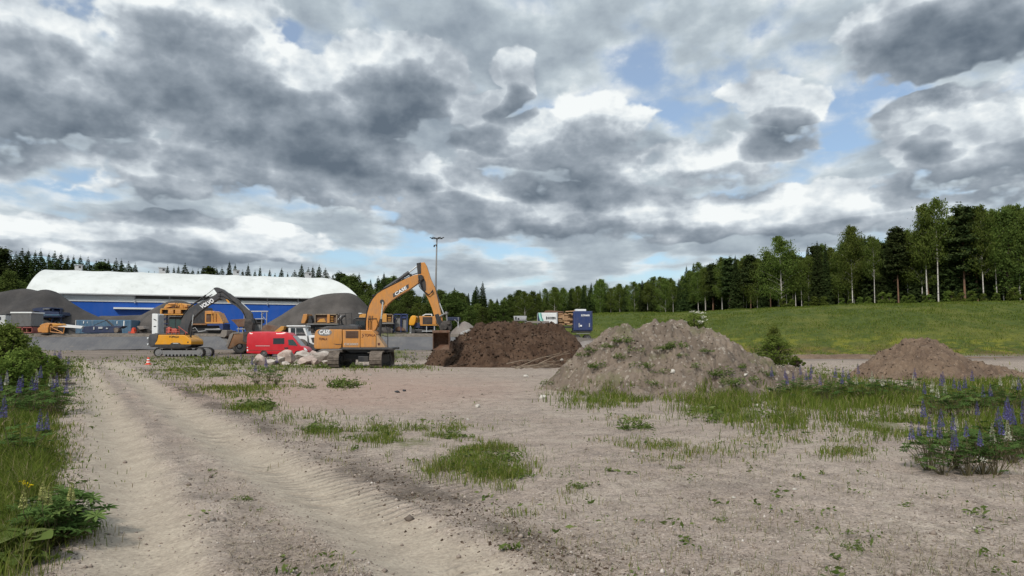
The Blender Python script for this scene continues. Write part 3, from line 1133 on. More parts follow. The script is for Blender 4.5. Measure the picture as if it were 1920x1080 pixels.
for i, (x, y, w, h, lab) in enumerate(SL):
    if 'mound' in lab and ('up the' in lab or 'face' in lab or 'left edge' in lab):
        # march along the ray to the heap
        Y = 17.0
        while Y < 27:
            q = P(x, y, Y)
            if rub_z(q[0], Y) > q[2]:
                break
            Y += .05
        gx, gy, gz = q[0], Y, q[2]
    else:
        gx, gy, _ = G(x, y)
        gz = ground_z(gx, gy)
    k = math.hypot(gx, gy) / F
    o = link('stone', st_me[i % 4], loc=(gx, gy, gz + h * k * .25))
    o.scale = (w * k * .58, w * k * .5, h * k * .75)
    o.rotation_euler = (.2, .1, i * 2.1)
    tag(o, lab, 'stone', 'loose stones on the waste ground')

# ------------------------------------------------------------------ storage hall
def build_hall():
    m, nt, out = new_mat('white_roof_membrane')
    tc = nt.node('ShaderNodeTexCoord')
    oc = tc.outputs['Object']
    n = nt.noise(nt.v('MULTIPLY', oc, (.5, .5, .22)), .6, 6, .6)
    n2 = nt.noise(nt.v('MULTIPLY', oc, (2.2, 2.2, .12)), .35, 5, .65)
    c = nt.mix(nt.rng(n, .35, .7), (.64, .65, .62), (.56, .57, .535))
    c = nt.mix(nt.rng(n2, .50, .70, 0, .55), c, (.45, .46, .43))
    b = bsdf(nt, out, c, .5, 0, .3)
    roofm = m
    wall = paint('blue_cladding', (.008, .080, .38), .45, dirt=.08, scale=.3)
    A = Vector((-70.6, 108.0, 0))
    B = Vector((-25.8, 126.0, 0))
    ax = (B - A).normalized()
    pr = Vector((-ax.y, ax.x, 0))
    L = (B - A).length
    W = 20.0
    E, R = 8.55, 12.8
    rt = root('storage_hall', (A.x, A.y, TZ), 'long white-roofed storage hall with blue walls behind the gravel heaps', 'building')
    base = Vector((A.x, A.y, TZ))

    def arc(t):            # t 0..1 from near eave over ridge to far eave
        u = abs(2 * t - 1)
        return t * W, E + (R - E) * (1 - u ** 1.85)
    nseg, nlen = 28, 150
    V = []
    for i in range(nlen + 1):
        f = i / nlen
        for j in range(nseg + 1):
            t = j / nseg
            d, z = arc(t)
            u = 1 - abs(2 * t - 1)
            s0, s1 = 1.0 * u ** 1.1, L - 5.2 * u ** 1.15
            s = s0 + (s1 - s0) * f
            sag = -.10 * math.sin(math.pi * ((s / 4.8) % 1.0)) * math.sin(math.pi * t)
            p = A + ax * s + pr * (d - .3) + Vector((0, 0, z + sag)) - base
            V.append(p[:])
    F4 = []
    for i in range(nlen):
        for j in range(nseg):
            a = i * (nseg + 1) + j
            F4.append((a, a + 1, a + nseg + 2, a + nseg + 1))
    me = np_mesh('roof', V, np.array(F4), roofm, True)
    roof = link('roof', me, rt)
    # closed rounded ends
    for nm, row, s in (('gable', 0, 0.0), ('gable', nlen, L)):
        V2 = [V[row * (nseg + 1) + j] for j in range(nseg + 1)]
        lo = []
        for j in range(nseg + 1):
            t = j / nseg
            d, z = arc(t)
            p = A + ax * (s + (.05 if s == 0 else -.05)) + pr * (d - .3) + Vector((0, 0, E - .05)) - base
            lo.append(p[:])
        VV = V2 + lo
        FF = np.array([(j, j + 1, nseg + 2 + j, nseg + 1 + j) for j in range(nseg)])
        link(nm, np_mesh(nm, VV, FF, roofm, False), rt)

    def wallbox(nm, mat, s0, s1, d0, d1, z0, z1):
        mb = MB()
        c = [A + ax * s + pr * d for s, d in ((s0, d0), (s1, d0), (s1, d1), (s0, d1))]
        lo = [mb.bm.verts.new((q.x, q.y, z0)) for q in c]
        hi = [mb.bm.verts.new((q.x, q.y, z1)) for q in c]
        mb._face(lo[::-1]); mb._face(hi)
        for i in range(4):
            mb._face([lo[i], lo[(i + 1) % 4], hi[(i + 1) % 4], hi[i]])
        return mb.build(nm, mat, rt)
    wallbox('wall', wall, .6, L - .6, .35, .6, TZ - .5, 7.45)
    wallbox('wall', wall, .6, L - .6, W - 1.2, W - .95, TZ - .5, 7.45)
    wallbox('wall', wall, .35, .6, .35, W - 1.0, TZ - .5, 8.4)
    wallbox('wall', wall, L - .6, L - .35, .35, W - 1.0, TZ - .5, 8.4)
    wallbox('wall_band', M['white'], .3, L - .3, .22, .5, 7.452, 7.95)
    wallbox('wall_band', M['white'], .3, 14.2, .16, .48, 7.955, 8.5)
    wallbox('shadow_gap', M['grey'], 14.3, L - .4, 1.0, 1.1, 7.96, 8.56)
    wallbox('gutter', M['lgrey'], .1, L - .1, -.42, -.29, E - .12, E + .05)
    wallbox('canopy', M['white'], 11.5, 23.5, -.35, .34, 6.35, 6.6)
    n = 0
    for s in np.arange(14.3, L, 4.8):
        wallbox('post', M['lgrey'], s - .07, s + .07, .05, .20, 7.3, 8.5)
    for px, wpx in ((149, 11), (305, 11), (443, 9), (577, 9)):
        # find the ridge point under that picture column
        best = min((abs(P(px, 500, (A + ax * s + pr * W / 2).y)[0] - (A + ax * s + pr * W / 2).x), s) for s in np.linspace(0, L, 400))
        c = A + ax * best[1] + pr * (W / 2 - .6)
        mb = MB()
        R3 = Matrix.Rotation(math.atan2(ax.y, ax.x), 3, 'Z')
        mb.box(c.x - .5, c.x + .5, c.y - .5, c.y + .5, R - .35, R + .75, R3, bev=.04)
        mb.box(c.x - .6, c.x + .6, c.y - .6, c.y + .6, R + .752, R + .85, R3)
        v = mb.build('roof_vent', M['lgrey'], roof)
        mb = MB()
        mb.box(c.x + .05, c.x + .38, c.y - .515, c.y - .503, R + .3, R + .6, R3, piv=(c.x, c.y, R))
        mb.build('grille', M['dark'], roof)
    return rt


build_hall()


# ------------------------------------------------------------------ light mast
def build_mast():
    Y = 128
    x, _, z0 = P(814.5, 620, Y)
    gz = float(H(np.array([x]), np.array([float(Y)]))[0])
    top = P(818, 447, Y)[2]
    rt = root('light_mast', (x, Y, gz), 'tall thin grey floodlight mast rising behind the excavator arm', 'light mast')
    mb = MB()
    mb.tube([(x, Y, gz - .3), (x + .18, Y, (gz + top) / 2), (x + .32, Y, top)], .22, 12, .11)
    mb.build('pole', M['grey'], rt, True)
    xt = x + .32
    mb = MB()
    mb.box(xt - .95, xt + .95, Y - .07, Y + .07, top - .12, top + .02)
    mb.box(xt - .07, xt + .07, Y - .8, Y + .8, top - .12, top + .02)
    mb.build('cross_arm', M['dark'], rt)
    for dx, dy, a in ((-.95, 0, .3), (-.45, -.5, .2), (.45, -.5, -.2), (.95, 0, -.3), (0, .8, 0)):
        mb = MB()
        mb.box(xt + dx - .28, xt + dx + .28, Y + dy - .2, Y + dy + .2, top + .02, top + .14, Matrix.Rotation(a, 3, 'Y'), bev=.02)
        h = mb.build('floodlight', M['dark'], rt)
    z = P(818, 460, Y)[2]
    mb = MB()
    mb.tube([(xt, Y - .1, z), (xt - .35, Y - .25, z + .05)], .05, 6)
    mb.cyl((xt - .42, Y - .25, z - .15), (.2, 0, 1), .13, .35, 10)
    mb.box(xt - .22, xt - .02, Y - .25, Y - .12, z - .1, z + .12)
    mb.build('camera', M['dark'], rt)


build_mast()

# ------------------------------------------------------------------ crawler tracks
def track_along_y(mb_sh, mb_fr, x0, x1, y0, y1, z0, h):
    """track whose length runs away from the road: shoes in mb_sh, frame and wheels in mb_fr"""
    r = h / 2
    n = 0
    prof = []
    L = (y1 - y0 - h)
    per = 2 * L + 2 * math.pi * r
    cnt = int(per / .19)
    for i in range(cnt):
        s = i * per / cnt
        if s < L:
            y, z, a = y0 + r + s, z0 + h, 0.0
        elif s < L + math.pi * r:
            t = (s - L) / r
            y, z, a = y1 - r + math.sin(t) * r, z0 + r + math.cos(t) * r, -t
        elif s < 2 * L + math.pi * r:
            y, z, a = y1 - r - (s - L - math.pi * r), z0, math.pi
        else:
            t = (s - 2 * L - math.pi * r) / r
            y, z, a = y0 + r - math.sin(t) * r, z0 + r - math.cos(t) * r, math.pi - t
        R = Matrix.Rotation(a, 3, 'X')
        c = Vector((0, y, z))
        mb_sh.box(x0, x1, y - .09, y + .09, z - .035, z + .012, R, piv=(0, y, z))
        off = R @ Vector((0, 0, .03))
        mb_sh.box(x0, x1, y + off.y - .015, y + off.y + .015, z + off.z - .03, z + off.z + .02, R, piv=(0, y + off.y, z + off.z))
    xc = (x0 + x1) / 2
    mb_fr.box(xc - .16, xc + .16, y0 + r, y1 - r, z0 + .22, z0 + h - .2, bev=.03)
    for y, rr in ((y0 + r, r - .06), (y1 - r, r - .06)):
        mb_fr.cyl((xc, y, z0 + r), (1, 0, 0), rr, .36, 24)
        mb_fr.cyl((xc, y, z0 + r), (1, 0, 0), rr * .45, .44, 16)
    k = 8
    for i in range(k):
        y = y0 + h + (y1 - y0 - 2 * h) * (i + .5) / k
        mb_fr.cyl((xc, y, z0 + .16), (1, 0, 0), .11, .40, 12)
    for f in (.35, .65):
        mb_fr.cyl((xc, y0 + (y1 - y0) * f, z0 + h - .13), (1, 0, 0), .08, .36, 10)


def track_along_x(mb_sh, mb_fr, x0, x1, y0, y1, z0, h):
    r = h / 2
    L = (x1 - x0 - h)
    per = 2 * L + 2 * math.pi * r
    cnt = int(per / .19)
    for i in range(cnt):
        s = i * per / cnt
        if s < L:
            x, z, a = x0 + r + s, z0 + h, 0.0
        elif s < L + math.pi * r:
            t = (s - L) / r
            x, z, a = x1 - r + math.sin(t) * r, z0 + r + math.cos(t) * r, t
        elif s < 2 * L + math.pi * r:
            x, z, a = x1 - r - (s - L - math.pi * r), z0, math.pi
        else:
            t = (s - 2 * L - math.pi * r) / r
            x, z, a = x0 + r - math.sin(t) * r, z0 + r - math.cos(t) * r, math.pi + t
        R = Matrix.Rotation(a, 3, 'Y')
        mb_sh.box(x - .09, x + .09, y0, y1, z - .04, z + .012, R, piv=(x, 0, z))
        o = R @ Vector((0, 0, .03))
        mb_sh.box(x + o.x - .015, x + o.x + .015, y0, y1, z + o.z - .03, z + o.z + .02, R, piv=(x + o.x, 0, z + o.z))
    yc = (y0 + y1) / 2
    mb_fr.box(x0 + r, x1 - r, yc - .17, yc + .17, z0 + .22, z0 + h - .24, bev=.03)
    for x in (x0 + r, x1 - r):
        mb_fr.cyl((x, yc, z0 + r), (0, 1, 0), r - .08, .44, 26)
        mb_fr.cyl((x, yc, z0 + r), (0, 1, 0), r * .42, .52, 16)
    for i in range(9):
        x = x0 + h + (x1 - x0 - 2 * h) * (i + .5) / 9
        mb_fr.cyl((x, yc, z0 + .16), (0, 1, 0), .10, .44, 12)
    for f in (.35, .65):
        mb_fr.cyl((x0 + (x1 - x0) * f, yc, z0 + h - .12), (0, 1, 0), .08, .4, 10)


# ------------------------------------------------------------------ orange excavator
def build_orange_excavator():
    Y = 47.0
    N = 45.6                    # near side face
    B = 48.4
    x, _, _ = P(680, 688, Y)
    gz = ground_z(x, Y)
    rt = root('excavator', (x, Y, gz), 'big orange crawler excavator with its boom raised, digging at the dark soil heap', 'excavator')
    # undercarriage
    zt = .98
    for (xa, xb) in ((614, 634.5), (692, 715)):
        X0, X1 = P(xa, 680, 44.7)[0], P(xb, 680, 44.7)[0]
        sh, fr = MB(), MB()
        track_along_y(sh, fr, X0, X1, 44.7, 49.7, gz, zt)
        t = sh.build('track', M['shoe'], rt)
        fr.build('track_frame', M['shoe_dark'], t)
    mb = MB()
    xl, xr = P(634, 680, 47)[0], P(694, 680, 47)[0]
    mb.box(xl - .1, xr + .1, 46.2, 48.2, gz + .48, gz + .86, bev=.05)
    mb.box(xl - .15, xl + .5, 45.7, 48.7, gz + .36, gz + .7, bev=.04)
    mb.box(xr - .5, xr + .15, 45.7, 48.7, gz + .36, gz + .7, bev=.04)
    xc = (xl + xr) / 2
    mb.cyl((xc, 47.2, gz + 1.0), (0, 0, 1), .78, .34, 32)
    mb.build('carbody', M['dark'], rt)
    # upper structure
    mb = MB()
    mb.pbox(640, 651.5, 736, 655.5, N - .02, B, bev=.02)
    mb.prism([(642, 655), (730, 655), (722, 661), (655, 661)], N + .3, B - .2, ref=N)
    mb.build('deck', M['dgrey'], rt)
    mb = MB()
    mb.prism([(588.5, 649), (589, 636), (590.5, 624), (594, 619), (599, 617.5), (640.5, 617.6), (641.6, 620), (641.3, 638), (640, 652), (636, 654), (594, 654.4), (590, 653)], N - .03, B + .05, bev=.09, seg=3, ref=N)
    cw = mb.build('counterweight', M['orange'], rt, True, angle=.6)
    mb = MB()
    mb.prism([(624, 644.5), (640.5, 645.2), (640.2, 646.6), (632, 646.8)], N - .036, N - .02, ref=N)
    mb.build('recess', M['grille'], cw)
    mb = MB()
    k = [(609 + 13.5 * math.cos(a), 623.2 + 6.6 * math.sin(a)) for a in np.linspace(0, 2 * math.pi, 28)[:-1]]
    mb.prism(k, N - .040, N - .02, ref=N)
    badge = mb.build('badge', M['grey'], cw)
    lettering('CASE', P(609, 622.6, N - .046), .27, M['letter_w'], cw, width=.66, shear=.2, bold=.02)
    lettering('TOPALA', P(605.5, 635.5, N - .042), .15, M['letter_r'], cw, width=.50, bold=.01)
    mb = MB()
    mb.prism([(642.3, 618.2), (674.8, 618.4), (674.8, 651.4), (642.3, 651.4)], N + .012, B, bev=.03, ref=N)
    pan = mb.build('side_panel', M['orange'], rt)
    mb = MB()
    mb.pbox(648, 620.5, 672, 634, N - .004, N + .2)
    lv = mb.build('louvre_recess', M['grille'], pan)
    mb = MB()
    for i in range(5):
        yy = 621.6 + i * 2.7
        mb.pbox(648.3, yy, 671.7, yy + .9, N - .02, N + .0)
    mb.build('louvre_slats', M['grille'], lv)
    lettering('CX300D', P(658.5, 645.3, N - .006), .13, M['letter_g'], pan, width=.86, bold=.02)
    mb = MB()
    mb.prism([(675.6, 618.6), (697, 619), (699, 620.5), (705, 627), (705, 651.4), (675.6, 651.4)], N, B - 1.2, bev=.04, ref=N)
    dr = mb.build('side_door', M['orange'], rt, angle=.6)
    lettering('TOPALA', P(693.5, 628.5, N - .006), .17, M['letter_r'], dr, width=.66, bold=.015)
    mb = MB()
    mb.prism([(681.5, 624), (679, 627.5), (680.5, 630), (678, 633.5), (680.5, 632.5), (682, 629), (680.6, 626.5)], N - .008, N + .01, ref=N)
    mb.build('logo_mark', M['letter_r'], dr)
    mb = MB()
    mb.prism([(705.6, 627.6), (709, 631), (722.8, 651.4), (705.6, 651.4)], N + .02, N + 1.1, bev=.03, ref=N)
    ns = mb.build('nose_box', M['tan'], rt)
    mb = MB()
    mb.prism([(708, 643), (712.5, 643), (712.4, 646), (710.3, 648.4), (708.2, 646)], N + .008, N + .03, ref=N)
    mb.build('badge', M['letter_r'], ns)
    # hood, exhaust, rails
    mb = MB()
    mb.prism([(601, 618), (603, 613), (612, 611), (644, 610.8), (654, 608), (664, 608.2), (669, 612), (670.5, 618)], N + .35, B - .5, bev=.07, seg=3, ref=N)
    hd = mb.build('engine_hood', M['dgrey'], rt, True, angle=.7)
    mb = MB()
    mb.ptube([(645, 612, 46.6), (641, 607, 46.6), (639.5, 600, 46.6), (642, 594, 46.6), (648, 592, 46.6)], 46.6, 2.0, 10)
    mb.build('exhaust_pipe', M['dark'], hd, True)
    mb = MB()
    for a, b in (((636, 610), (636, 588)), ((636, 588), (659, 587)), ((659, 587), (659.5, 609)), ((648, 588), (649, 609)), ((654, 597), (676, 600)), ((640, 600), (659, 599))):
        mb.ptube([a, b], 46.4, .7, 6)
    mb.build('guard_rail', M['dark'], rt)
    mb = MB()
    for a, b in (((727, 652), (727, 617)), ((727, 617), (722, 611)), ((727, 632), (716, 628))):
        mb.ptube([a, b], 45.7, .8, 6)
    mb.pbox(723.5, 615, 731, 618.5, 45.65, 45.75)
    mb.build('hand_rail', M['dark'], rt)
    # cab on the far side
    mb = MB()
    mb.prism([(664, 652), (664, 600), (668, 597), (687, 597), (690, 600), (692, 625), (700, 640), (703, 652)], 47.5, B, bev=.03, ref=48)
    cb = mb.build('cab', M['dark'], rt)
    mb = MB()
    mb.prism([(667, 633), (667, 602), (684.5, 602), (687, 633)], 47.48, 47.52, ref=47.48)
    mb.build('side_window', M['glass'], cb)
    mb = MB()
    mb.pbox(666, 595.2, 690, 597, 47.45, B + .05, bev=.02)
    mb.build('cab_roof', M['dgrey'], cb)
    # boom
    bo = [(686, 619), (686.6, 603), (688.5, 588), (692.5, 573), (698, 562), (707, 551), (716, 545), (730, 538), (748, 529), (764, 521), (777, 515.4), (788, 514), (794, 516.5), (794.5, 522), (788, 527.6), (768, 542), (750, 552.5), (736, 561), (727, 569), (719.5, 578.5), (714.5, 590), (709.5, 604), (704, 618), (697, 622)]
    mb = MB()
    mb.prism(bo, 46.72, 47.28, bev=.02, ref=46.72)
    boom = mb.build('boom', M['orange'], rt)
    mb = MB()
    mb.cyl(P(718, 566, 47), (0, 1, 0), .13, .74, 18)
    mb.build('boom_pin', M['dark'], boom)
    mb = MB()
    mb.cyl(P(790, 521, 47), (0, 1, 0), .17, .72, 18)
    mb.build('boom_pin', M['dark'], boom)
    mb = MB()
    mb.prism([(716, 546), (721, 538), (726, 538), (732, 541)], 46.86, 47.14, ref=46.86)
    mb.build('cylinder_lug', M['dark'], boom)
    bp = [(737, 549.5), (762, 535.5), (767.5, 543.2), (743, 557)]
    mb = MB()
    mb.prism([(736, 551), (765.5, 532.6), (766.5, 539.4), (737.5, 558)], 46.708, 46.73, ref=46.7)
    mb.build('name_plate', M['dgrey'], boom)
    lettering('CASE', P(751.6, 545.2, 46.702), .20, M['letter_w'], boom, rot=math.radians(32), width=.86, shear=.15, bold=.03)
    # boom cylinders
    for yy in (46.45, 47.5):
        mb = MB()
        mb.ptube([(710.5, 645, yy), (714.5, 598, yy)], yy, 2.6, 14)
        cyl = mb.build('boom_cylinder', M['dark'], rt, True, angle=.7)
        mb = MB()
        mb.ptube([(714.5, 600, yy), (718, 566, yy)], yy, 1.5, 12)
        mb.build('piston_rod', M['chrome'], cyl, True, angle=.7)
    # arm cylinder along the top of the boom
    mb = MB()
    mb.ptube([(721, 541.5), (764, 513)], 46.95, 3.0, 14)
    mb.ptube([(757, 517.5), (767, 510.8)], 46.95, 3.7, 14)
    ac = mb.build('arm_cylinder', M['dgrey'], rt, True, angle=.7)
    mb = MB()
    mb.ptube([(765, 512.2), (783.5, 498)], 46.95, 1.25, 12)
    mb.build('piston_rod', M['chrome'], ac, True, angle=.7)
    # pipes and hoses
    rnd = random.Random(5)
    mb = MB()
    for k in range(4):
        yy = 46.80 + k * .12
        mb.tube([P(686.5 - k * .4, 618, yy), P(686.5 - k * .5, 600, yy), P(689.5 - k * .5, 582, yy), P(696 - k * .4, 564, yy), P(707, 549.5, yy), P(722, 540, yy), P(745, 529, yy), P(770, 516.5, yy), P(786, 511, yy)], .028, 6)
    for k in range(3):
        yy = 46.62
        mb.ptube([(784 + k, 516), (787 + k * 1.5, 530 + k), (788 + k * 2, 540 + k), (796 + k, 548), (803 + k, 553), (812, 547 - k * 2)], 46.66, .75, 6)
    mb.ptube([(786, 518), (784.6, 528), (786, 537), (790, 542)], 46.6, .7, 6)
    for q in ((742, 531.5), (756, 524.5), (770, 517), (700, 556)):
        mb.ptube([(q[0] - 2, q[1]), (q[0] + 2, q[1] - 2.2)], 46.9, 2.4, 8)
    for k in range(3):
        mb.ptube([(691 + 3 * k, 618), (690.5 + 3 * k, 604), (692 + 3.4 * k, 592)], 46.69, .55, 6)
    mb.ptube([(690, 598), (706, 597), (708, 606)], 46.68, .6, 6)
    mb.build('hoses', M['hose'], rt, True)
    # arm (stick)
    ar = [(782.5, 493), (795.5, 491.6), (799.5, 498), (802.5, 507), (807.5, 523), (812, 532), (816, 541), (819.5, 556), (824, 577), (829, 597), (829.8, 608), (826, 615), (822, 611), (815.5, 597), (809.5, 577), (802.5, 559), (796, 549), (790, 539), (787, 526), (784, 515)]
    mb = MB()
    mb.prism(ar, 46.78, 47.22, bev=.02, ref=46.78)
    arm = mb.build('arm', M['orange'], rt)
    mb = MB()
    mb.prism([(781, 493.5), (789, 492), (789.5, 512), (786, 516), (783, 514)], 46.755, 47.245, ref=46.755)
    mb.build('bracket', M['dark'], arm)
    mb = MB()
    mb.prism([(788, 520), (793, 517), (798, 528), (799, 544), (796, 546), (790, 538)], 46.765, 46.79, ref=46.765)
    mb.build('wear_plate', M['dark'], arm)
    mb = MB()
    mb.prism([(815, 590), (822, 588), (829.3, 603), (829, 609), (825, 614), (819, 605)], 46.765, 46.79, ref=46.765)
    mb.build('bracket', M['dark'], arm)
    mb = MB()
    mb.ptube([(813.5, 537), (824, 568)], 46.9, 2.0, 12)
    bc = mb.build('bucket_cylinder', M['dgrey'], rt, True, angle=.7)
    mb = MB()
    mb.ptube([(823.5, 567), (832.5, 590)], 46.9, 1.2, 10)
    mb.build('piston_rod', M['chrome'], bc, True, angle=.7)
    mb = MB()
    for yy in (46.7, 47.2):
        mb.ptube([(824, 593), (837, 587)], yy, 1.4, 8)
        mb.ptube([(837, 587), (838.5, 603)], yy, 1.5, 8)
    mb.cyl(P(837, 587, 46.95), (0, 1, 0), .09, .7, 12)
    mb.build('bucket_link', M['grey'], rt, True, angle=.7)
    mb = MB()
    mb.prism([(826, 607), (832, 601), (841, 602), (846, 608), (846, 618), (838, 621), (826, 620), (823, 614)], 46.6, 47.4, bev=.06, ref=46.6)
    mb.cyl(P(834, 613, 46.6), (0, 1, 0), .16, .5, 16)
    mb.cyl(P(842, 605, 47), (0, 1, 0), .12, 1.0, 14)
    mb.ptube([(843, 600), (844, 619)], 46.7, 1.6, 10)
    mb.build('tilt_rotator', M['shoe_dark'], rt)
    # bucket, opening turned to the road
    a, b = P(811.5, 622, 46.4), P(842.5, 656, 46.4)
    x0, x1, zt_, zb = a[0], b[0], a[2], b[2]
    mb = MB()
    prof = []
    for i in range(11):
        t = i / 10
        ang = math.radians(-20 + 200 * t)
        prof.append((46.45 + .85 * math.sin(ang) * .95 + (.1 if i == 0 else 0), (zt_ + zb) / 2 + (zt_ - zb) / 2 * math.cos(ang * .93)))
    outer, inner = [], []
    for yy, zz in prof:
        outer.append((yy, zz))
        inner.append((46.45 + (yy - 46.45) * .93, (zt_ + zb) / 2 + (zz - (zt_ + zb) / 2) * .93))
    for i in range(10):
        q = [outer[i], outer[i + 1], inner[i + 1], inner[i]]
        lo = [mb.bm.verts.new((x0, p[0], p[1])) for p in q]
        hi = [mb.bm.verts.new((x1, p[0], p[1])) for p in q]
        mb._face(lo); mb._face(hi[::-1])
        for j in range(4):
            mb._face([lo[j], lo[(j + 1) % 4], hi[(j + 1) % 4], hi[j]])
    for xs in (x0, x1 - .04):
        lo = [mb.bm.verts.new((xs, p[0], p[1])) for p in outer]
        hi = [mb.bm.verts.new((xs + .04, p[0], p[1])) for p in outer]
        mb._face(lo); mb._face(hi[::-1])
        for j in range(len(outer)):
            k2 = (j + 1) % len(outer)
            mb._face([lo[j], lo[k2], hi[k2], hi[j]])
    mb.box(x0 - .03, x1 + .03, 46.35, 46.8, zt_ - .04, zt_ + .09, bev=.02)
    mb.build('bucket', M['rust'], rt)


build_orange_excavator()


# ------------------------------------------------------------------ yellow excavator
def build_yellow_excavator():
    Y = 75.0
    N, B = 73.6, 76.5
    x, _, _ = P(334, 669, Y)
    gz = ground_z(x, Y)
    rt = root('excavator', (x, Y, gz), 'yellow crawler excavator with black boom, parked on the left before the blue wall', 'excavator')
    X0, X1 = P(288, 660, N)[0], P(381, 660, N)[0]
    for y0 in (N, B - .75):
        sh, fr = MB(), MB()
        track_along_x(sh, fr, X0, X1, y0, y0 + .62, gz, .86)
        t = sh.build('track', M['shoe_dark'], rt)
        fr.build('track_frame', M['grey'], t)
    mb = MB()
    xc = P(333, 655, 75)[0]
    mb.box(xc - 1.1, xc + 1.1, N + .55, B - .7, gz + .4, gz + .8)
    mb.cyl((xc, 75, gz + .93), (0, 0, 1), .75, .4, 28)
    mb.build('carbody', M['dark'], rt)
    mb = MB()
    mb.prism([(289, 646.2), (359, 646.2), (357, 649), (345, 652), (300, 652), (289, 650.5)], N, B, bev=.03, ref=N)
    mb.prism([(322, 642), (336.4, 642), (339.5, 646.3), (319, 646.3)], N - .01, N + .3, ref=N)
    mb.build('deck', M['dark'], rt)
    mb = MB()
    mb.prism([(277.5, 640), (278.5, 629), (283, 626), (291, 625), (296.6, 626), (295.2, 639), (288.6, 646), (289, 651), (282, 650.5), (278.5, 647)], N, B, bev=.1, seg=3, ref=N)
    cw = mb.build('counterweight', M['dgrey'], rt, True, angle=.6)
    for yy in (634.5, 646):
        mb = MB()
        mb.cyl(P(277.8, yy, N + .5), (1, 0, 0), .11, .12, 12)
        mb.build('tail_lamp', M['lamp'], cw)
    mb = MB()
    mb.prism([(296.8, 627.8), (343.5, 628), (346, 628.6), (357, 636.5), (358.8, 640), (358.6, 646), (339.6, 646), (336.4, 641.6), (322.4, 641.6), (319.2, 646), (289.2, 646), (295.8, 639)], N - .012, B, bev=.05, ref=N)
    bd = mb.build('side_panel', M['yellow'], rt, angle=.6)
    lettering('TOPALA', P(326, 631.4, N - .03), .20, M['letter_k'], bd, width=1.0, bold=.02)
    mb = MB()
    for xx in (322.5, 335.3):
        mb = MB()
        mb.pbox(xx, 629, xx + .35, 641, N - .017, N)
        mb.build('panel_gap', M['letter_k'], bd)
    mb = MB()
    mb.pbox(351, 640.5, 353.5, 643, N - .017, N)
    mb.build('badge', M['letter_k'], bd)
    mb = MB()
    mb.pbox(324, 643, 334.5, 644.6, N - .03, N)
    mb.build('name_strip', M['letter_g'], rt)
    mb = MB()
    mb.pbox(290, 624.5, 345, 627.6, N + .3, B - .1, bev=.04)
    mb.build('engine_hood', M['dgrey'], rt)
    # cab
    mb = MB()
    mb.prism([(315, 627), (315, 598), (318, 594.5), (340, 594.5), (343, 598), (344, 627)], 75.3, B, bev=.04, ref=75.3)
    cb = mb.build('cab', M['dark'], rt)
    for q in ([(317.5, 620), (317.5, 598.5), (328.5, 598.5), (328.5, 620)], [(330.5, 622), (330.5, 598.5), (339.5, 598.5), (341, 622)]):
        mb = MB()
        mb.prism(q, 75.27, 75.32, ref=75.27)
        mb.build('side_window', M['gglass'], cb)
    mb = MB()
    mb.pbox(314, 592.8, 342, 594.6, 75.1, B + .1, bev=.03)
    mb.build('cab_roof', M['dgrey'], cb)
    # rails and red filler equipment
    mb = MB()
    for a, b in (((312, 627), (312, 615)), ((322, 627), (322, 616)), ((330, 627), (330, 616)), ((312, 622), (336, 622)), ((334, 612), (352, 625)), ((336, 611), (336, 627)), ((348, 628), (348, 623)), ((312, 616), (330, 616))):
        mb.ptube([a, b], N + .25, .55, 6)
    mb.build('hand_rail', M['rail_r'], rt)
    mb = MB()
    mb.pbox(313.5, 613, 319, 626, N + .6, N + 1.0, bev=.05)
    mb.pbox(321, 617, 332, 626, N + .6, N + 1.1, bev=.05)
    mb.build('tool_box', M['rail_r'], rt)
    # boom
    bo = [(335, 629), (336.5, 616), (340, 600), (345, 591), (355, 577.5), (366, 571.5), (377, 566.5), (390, 560), (402, 554), (409, 548), (413, 551), (412, 559), (400, 566), (389, 573), (381, 579), (371, 587), (362, 596), (355.5, 604), (352.5, 616), (351.5, 629), (344, 632)]
    mb = MB()
    mb.prism(bo, 74.65, 75.25, bev=.03, ref=74.65)
    bm_ = mb.build('boom', M['dgrey'], rt)
    lettering('VOLVO', P(388, 569.2, 74.62), .44, M['letter_w'], bm_, rot=math.radians(31), width=1.45, bold=.04)
    mb = MB()
    mb.ptube([(353.5, 576.5), (386, 553.5)], 74.9, 1.6, 12)
    ac = mb.build('arm_cylinder', M['dark'], rt, True, angle=.7)
    mb = MB()
    mb.ptube([(385, 554.2), (401, 541.5)], 74.9, .7, 10)
    mb.build('piston_rod', M['chrome'], ac, True, angle=.7)
    for yy in (74.4, 75.5):
        mb = MB()
        mb.ptube([(357, 634, yy), (360, 610, yy)], yy, 1.7, 12)
        c = mb.build('boom_cylinder', M['dark'], rt, True, angle=.7)
        mb = MB()
        mb.ptube([(360, 612, yy), (362.5, 590, yy)], yy, .9, 10)
        mb.build('piston_rod', M['chrome'], c, True, angle=.7)
    ar = [(400, 541), (402, 539.2), (407, 538.6), (417.5, 542.5), (427, 549.5), (439, 557.5), (448, 566), (456, 574), (466, 581.5), (471.5, 588), (473.5, 600), (472.5, 618), (463, 619), (463, 606), (459, 592), (451, 581), (442, 573.5), (430, 567), (419, 563), (411, 559), (408, 551)]
    mb = MB()
    mb.prism(ar, 74.72, 75.18, bev=.02, ref=74.72)
    arm = mb.build('arm', M['dgrey'], rt)
    mb = MB()
    mb.prism([(423, 561), (427, 562), (431, 567), (428, 568)], 74.69, 74.73, ref=74.69)
    mb.build('yellow_patch', M['yellow'], arm)
    mb = MB()
    mb.ptube([(430, 551), (452, 567)], 74.9, 1.6, 10)
    bc = mb.build('bucket_cylinder', M['dark'], rt, True, angle=.7)
    mb = MB()
    mb.ptube([(451, 566), (468, 582)], 74.9, .9, 10)
    mb.build('piston_rod', M['chrome'], bc, True, angle=.7)
    mb = MB()
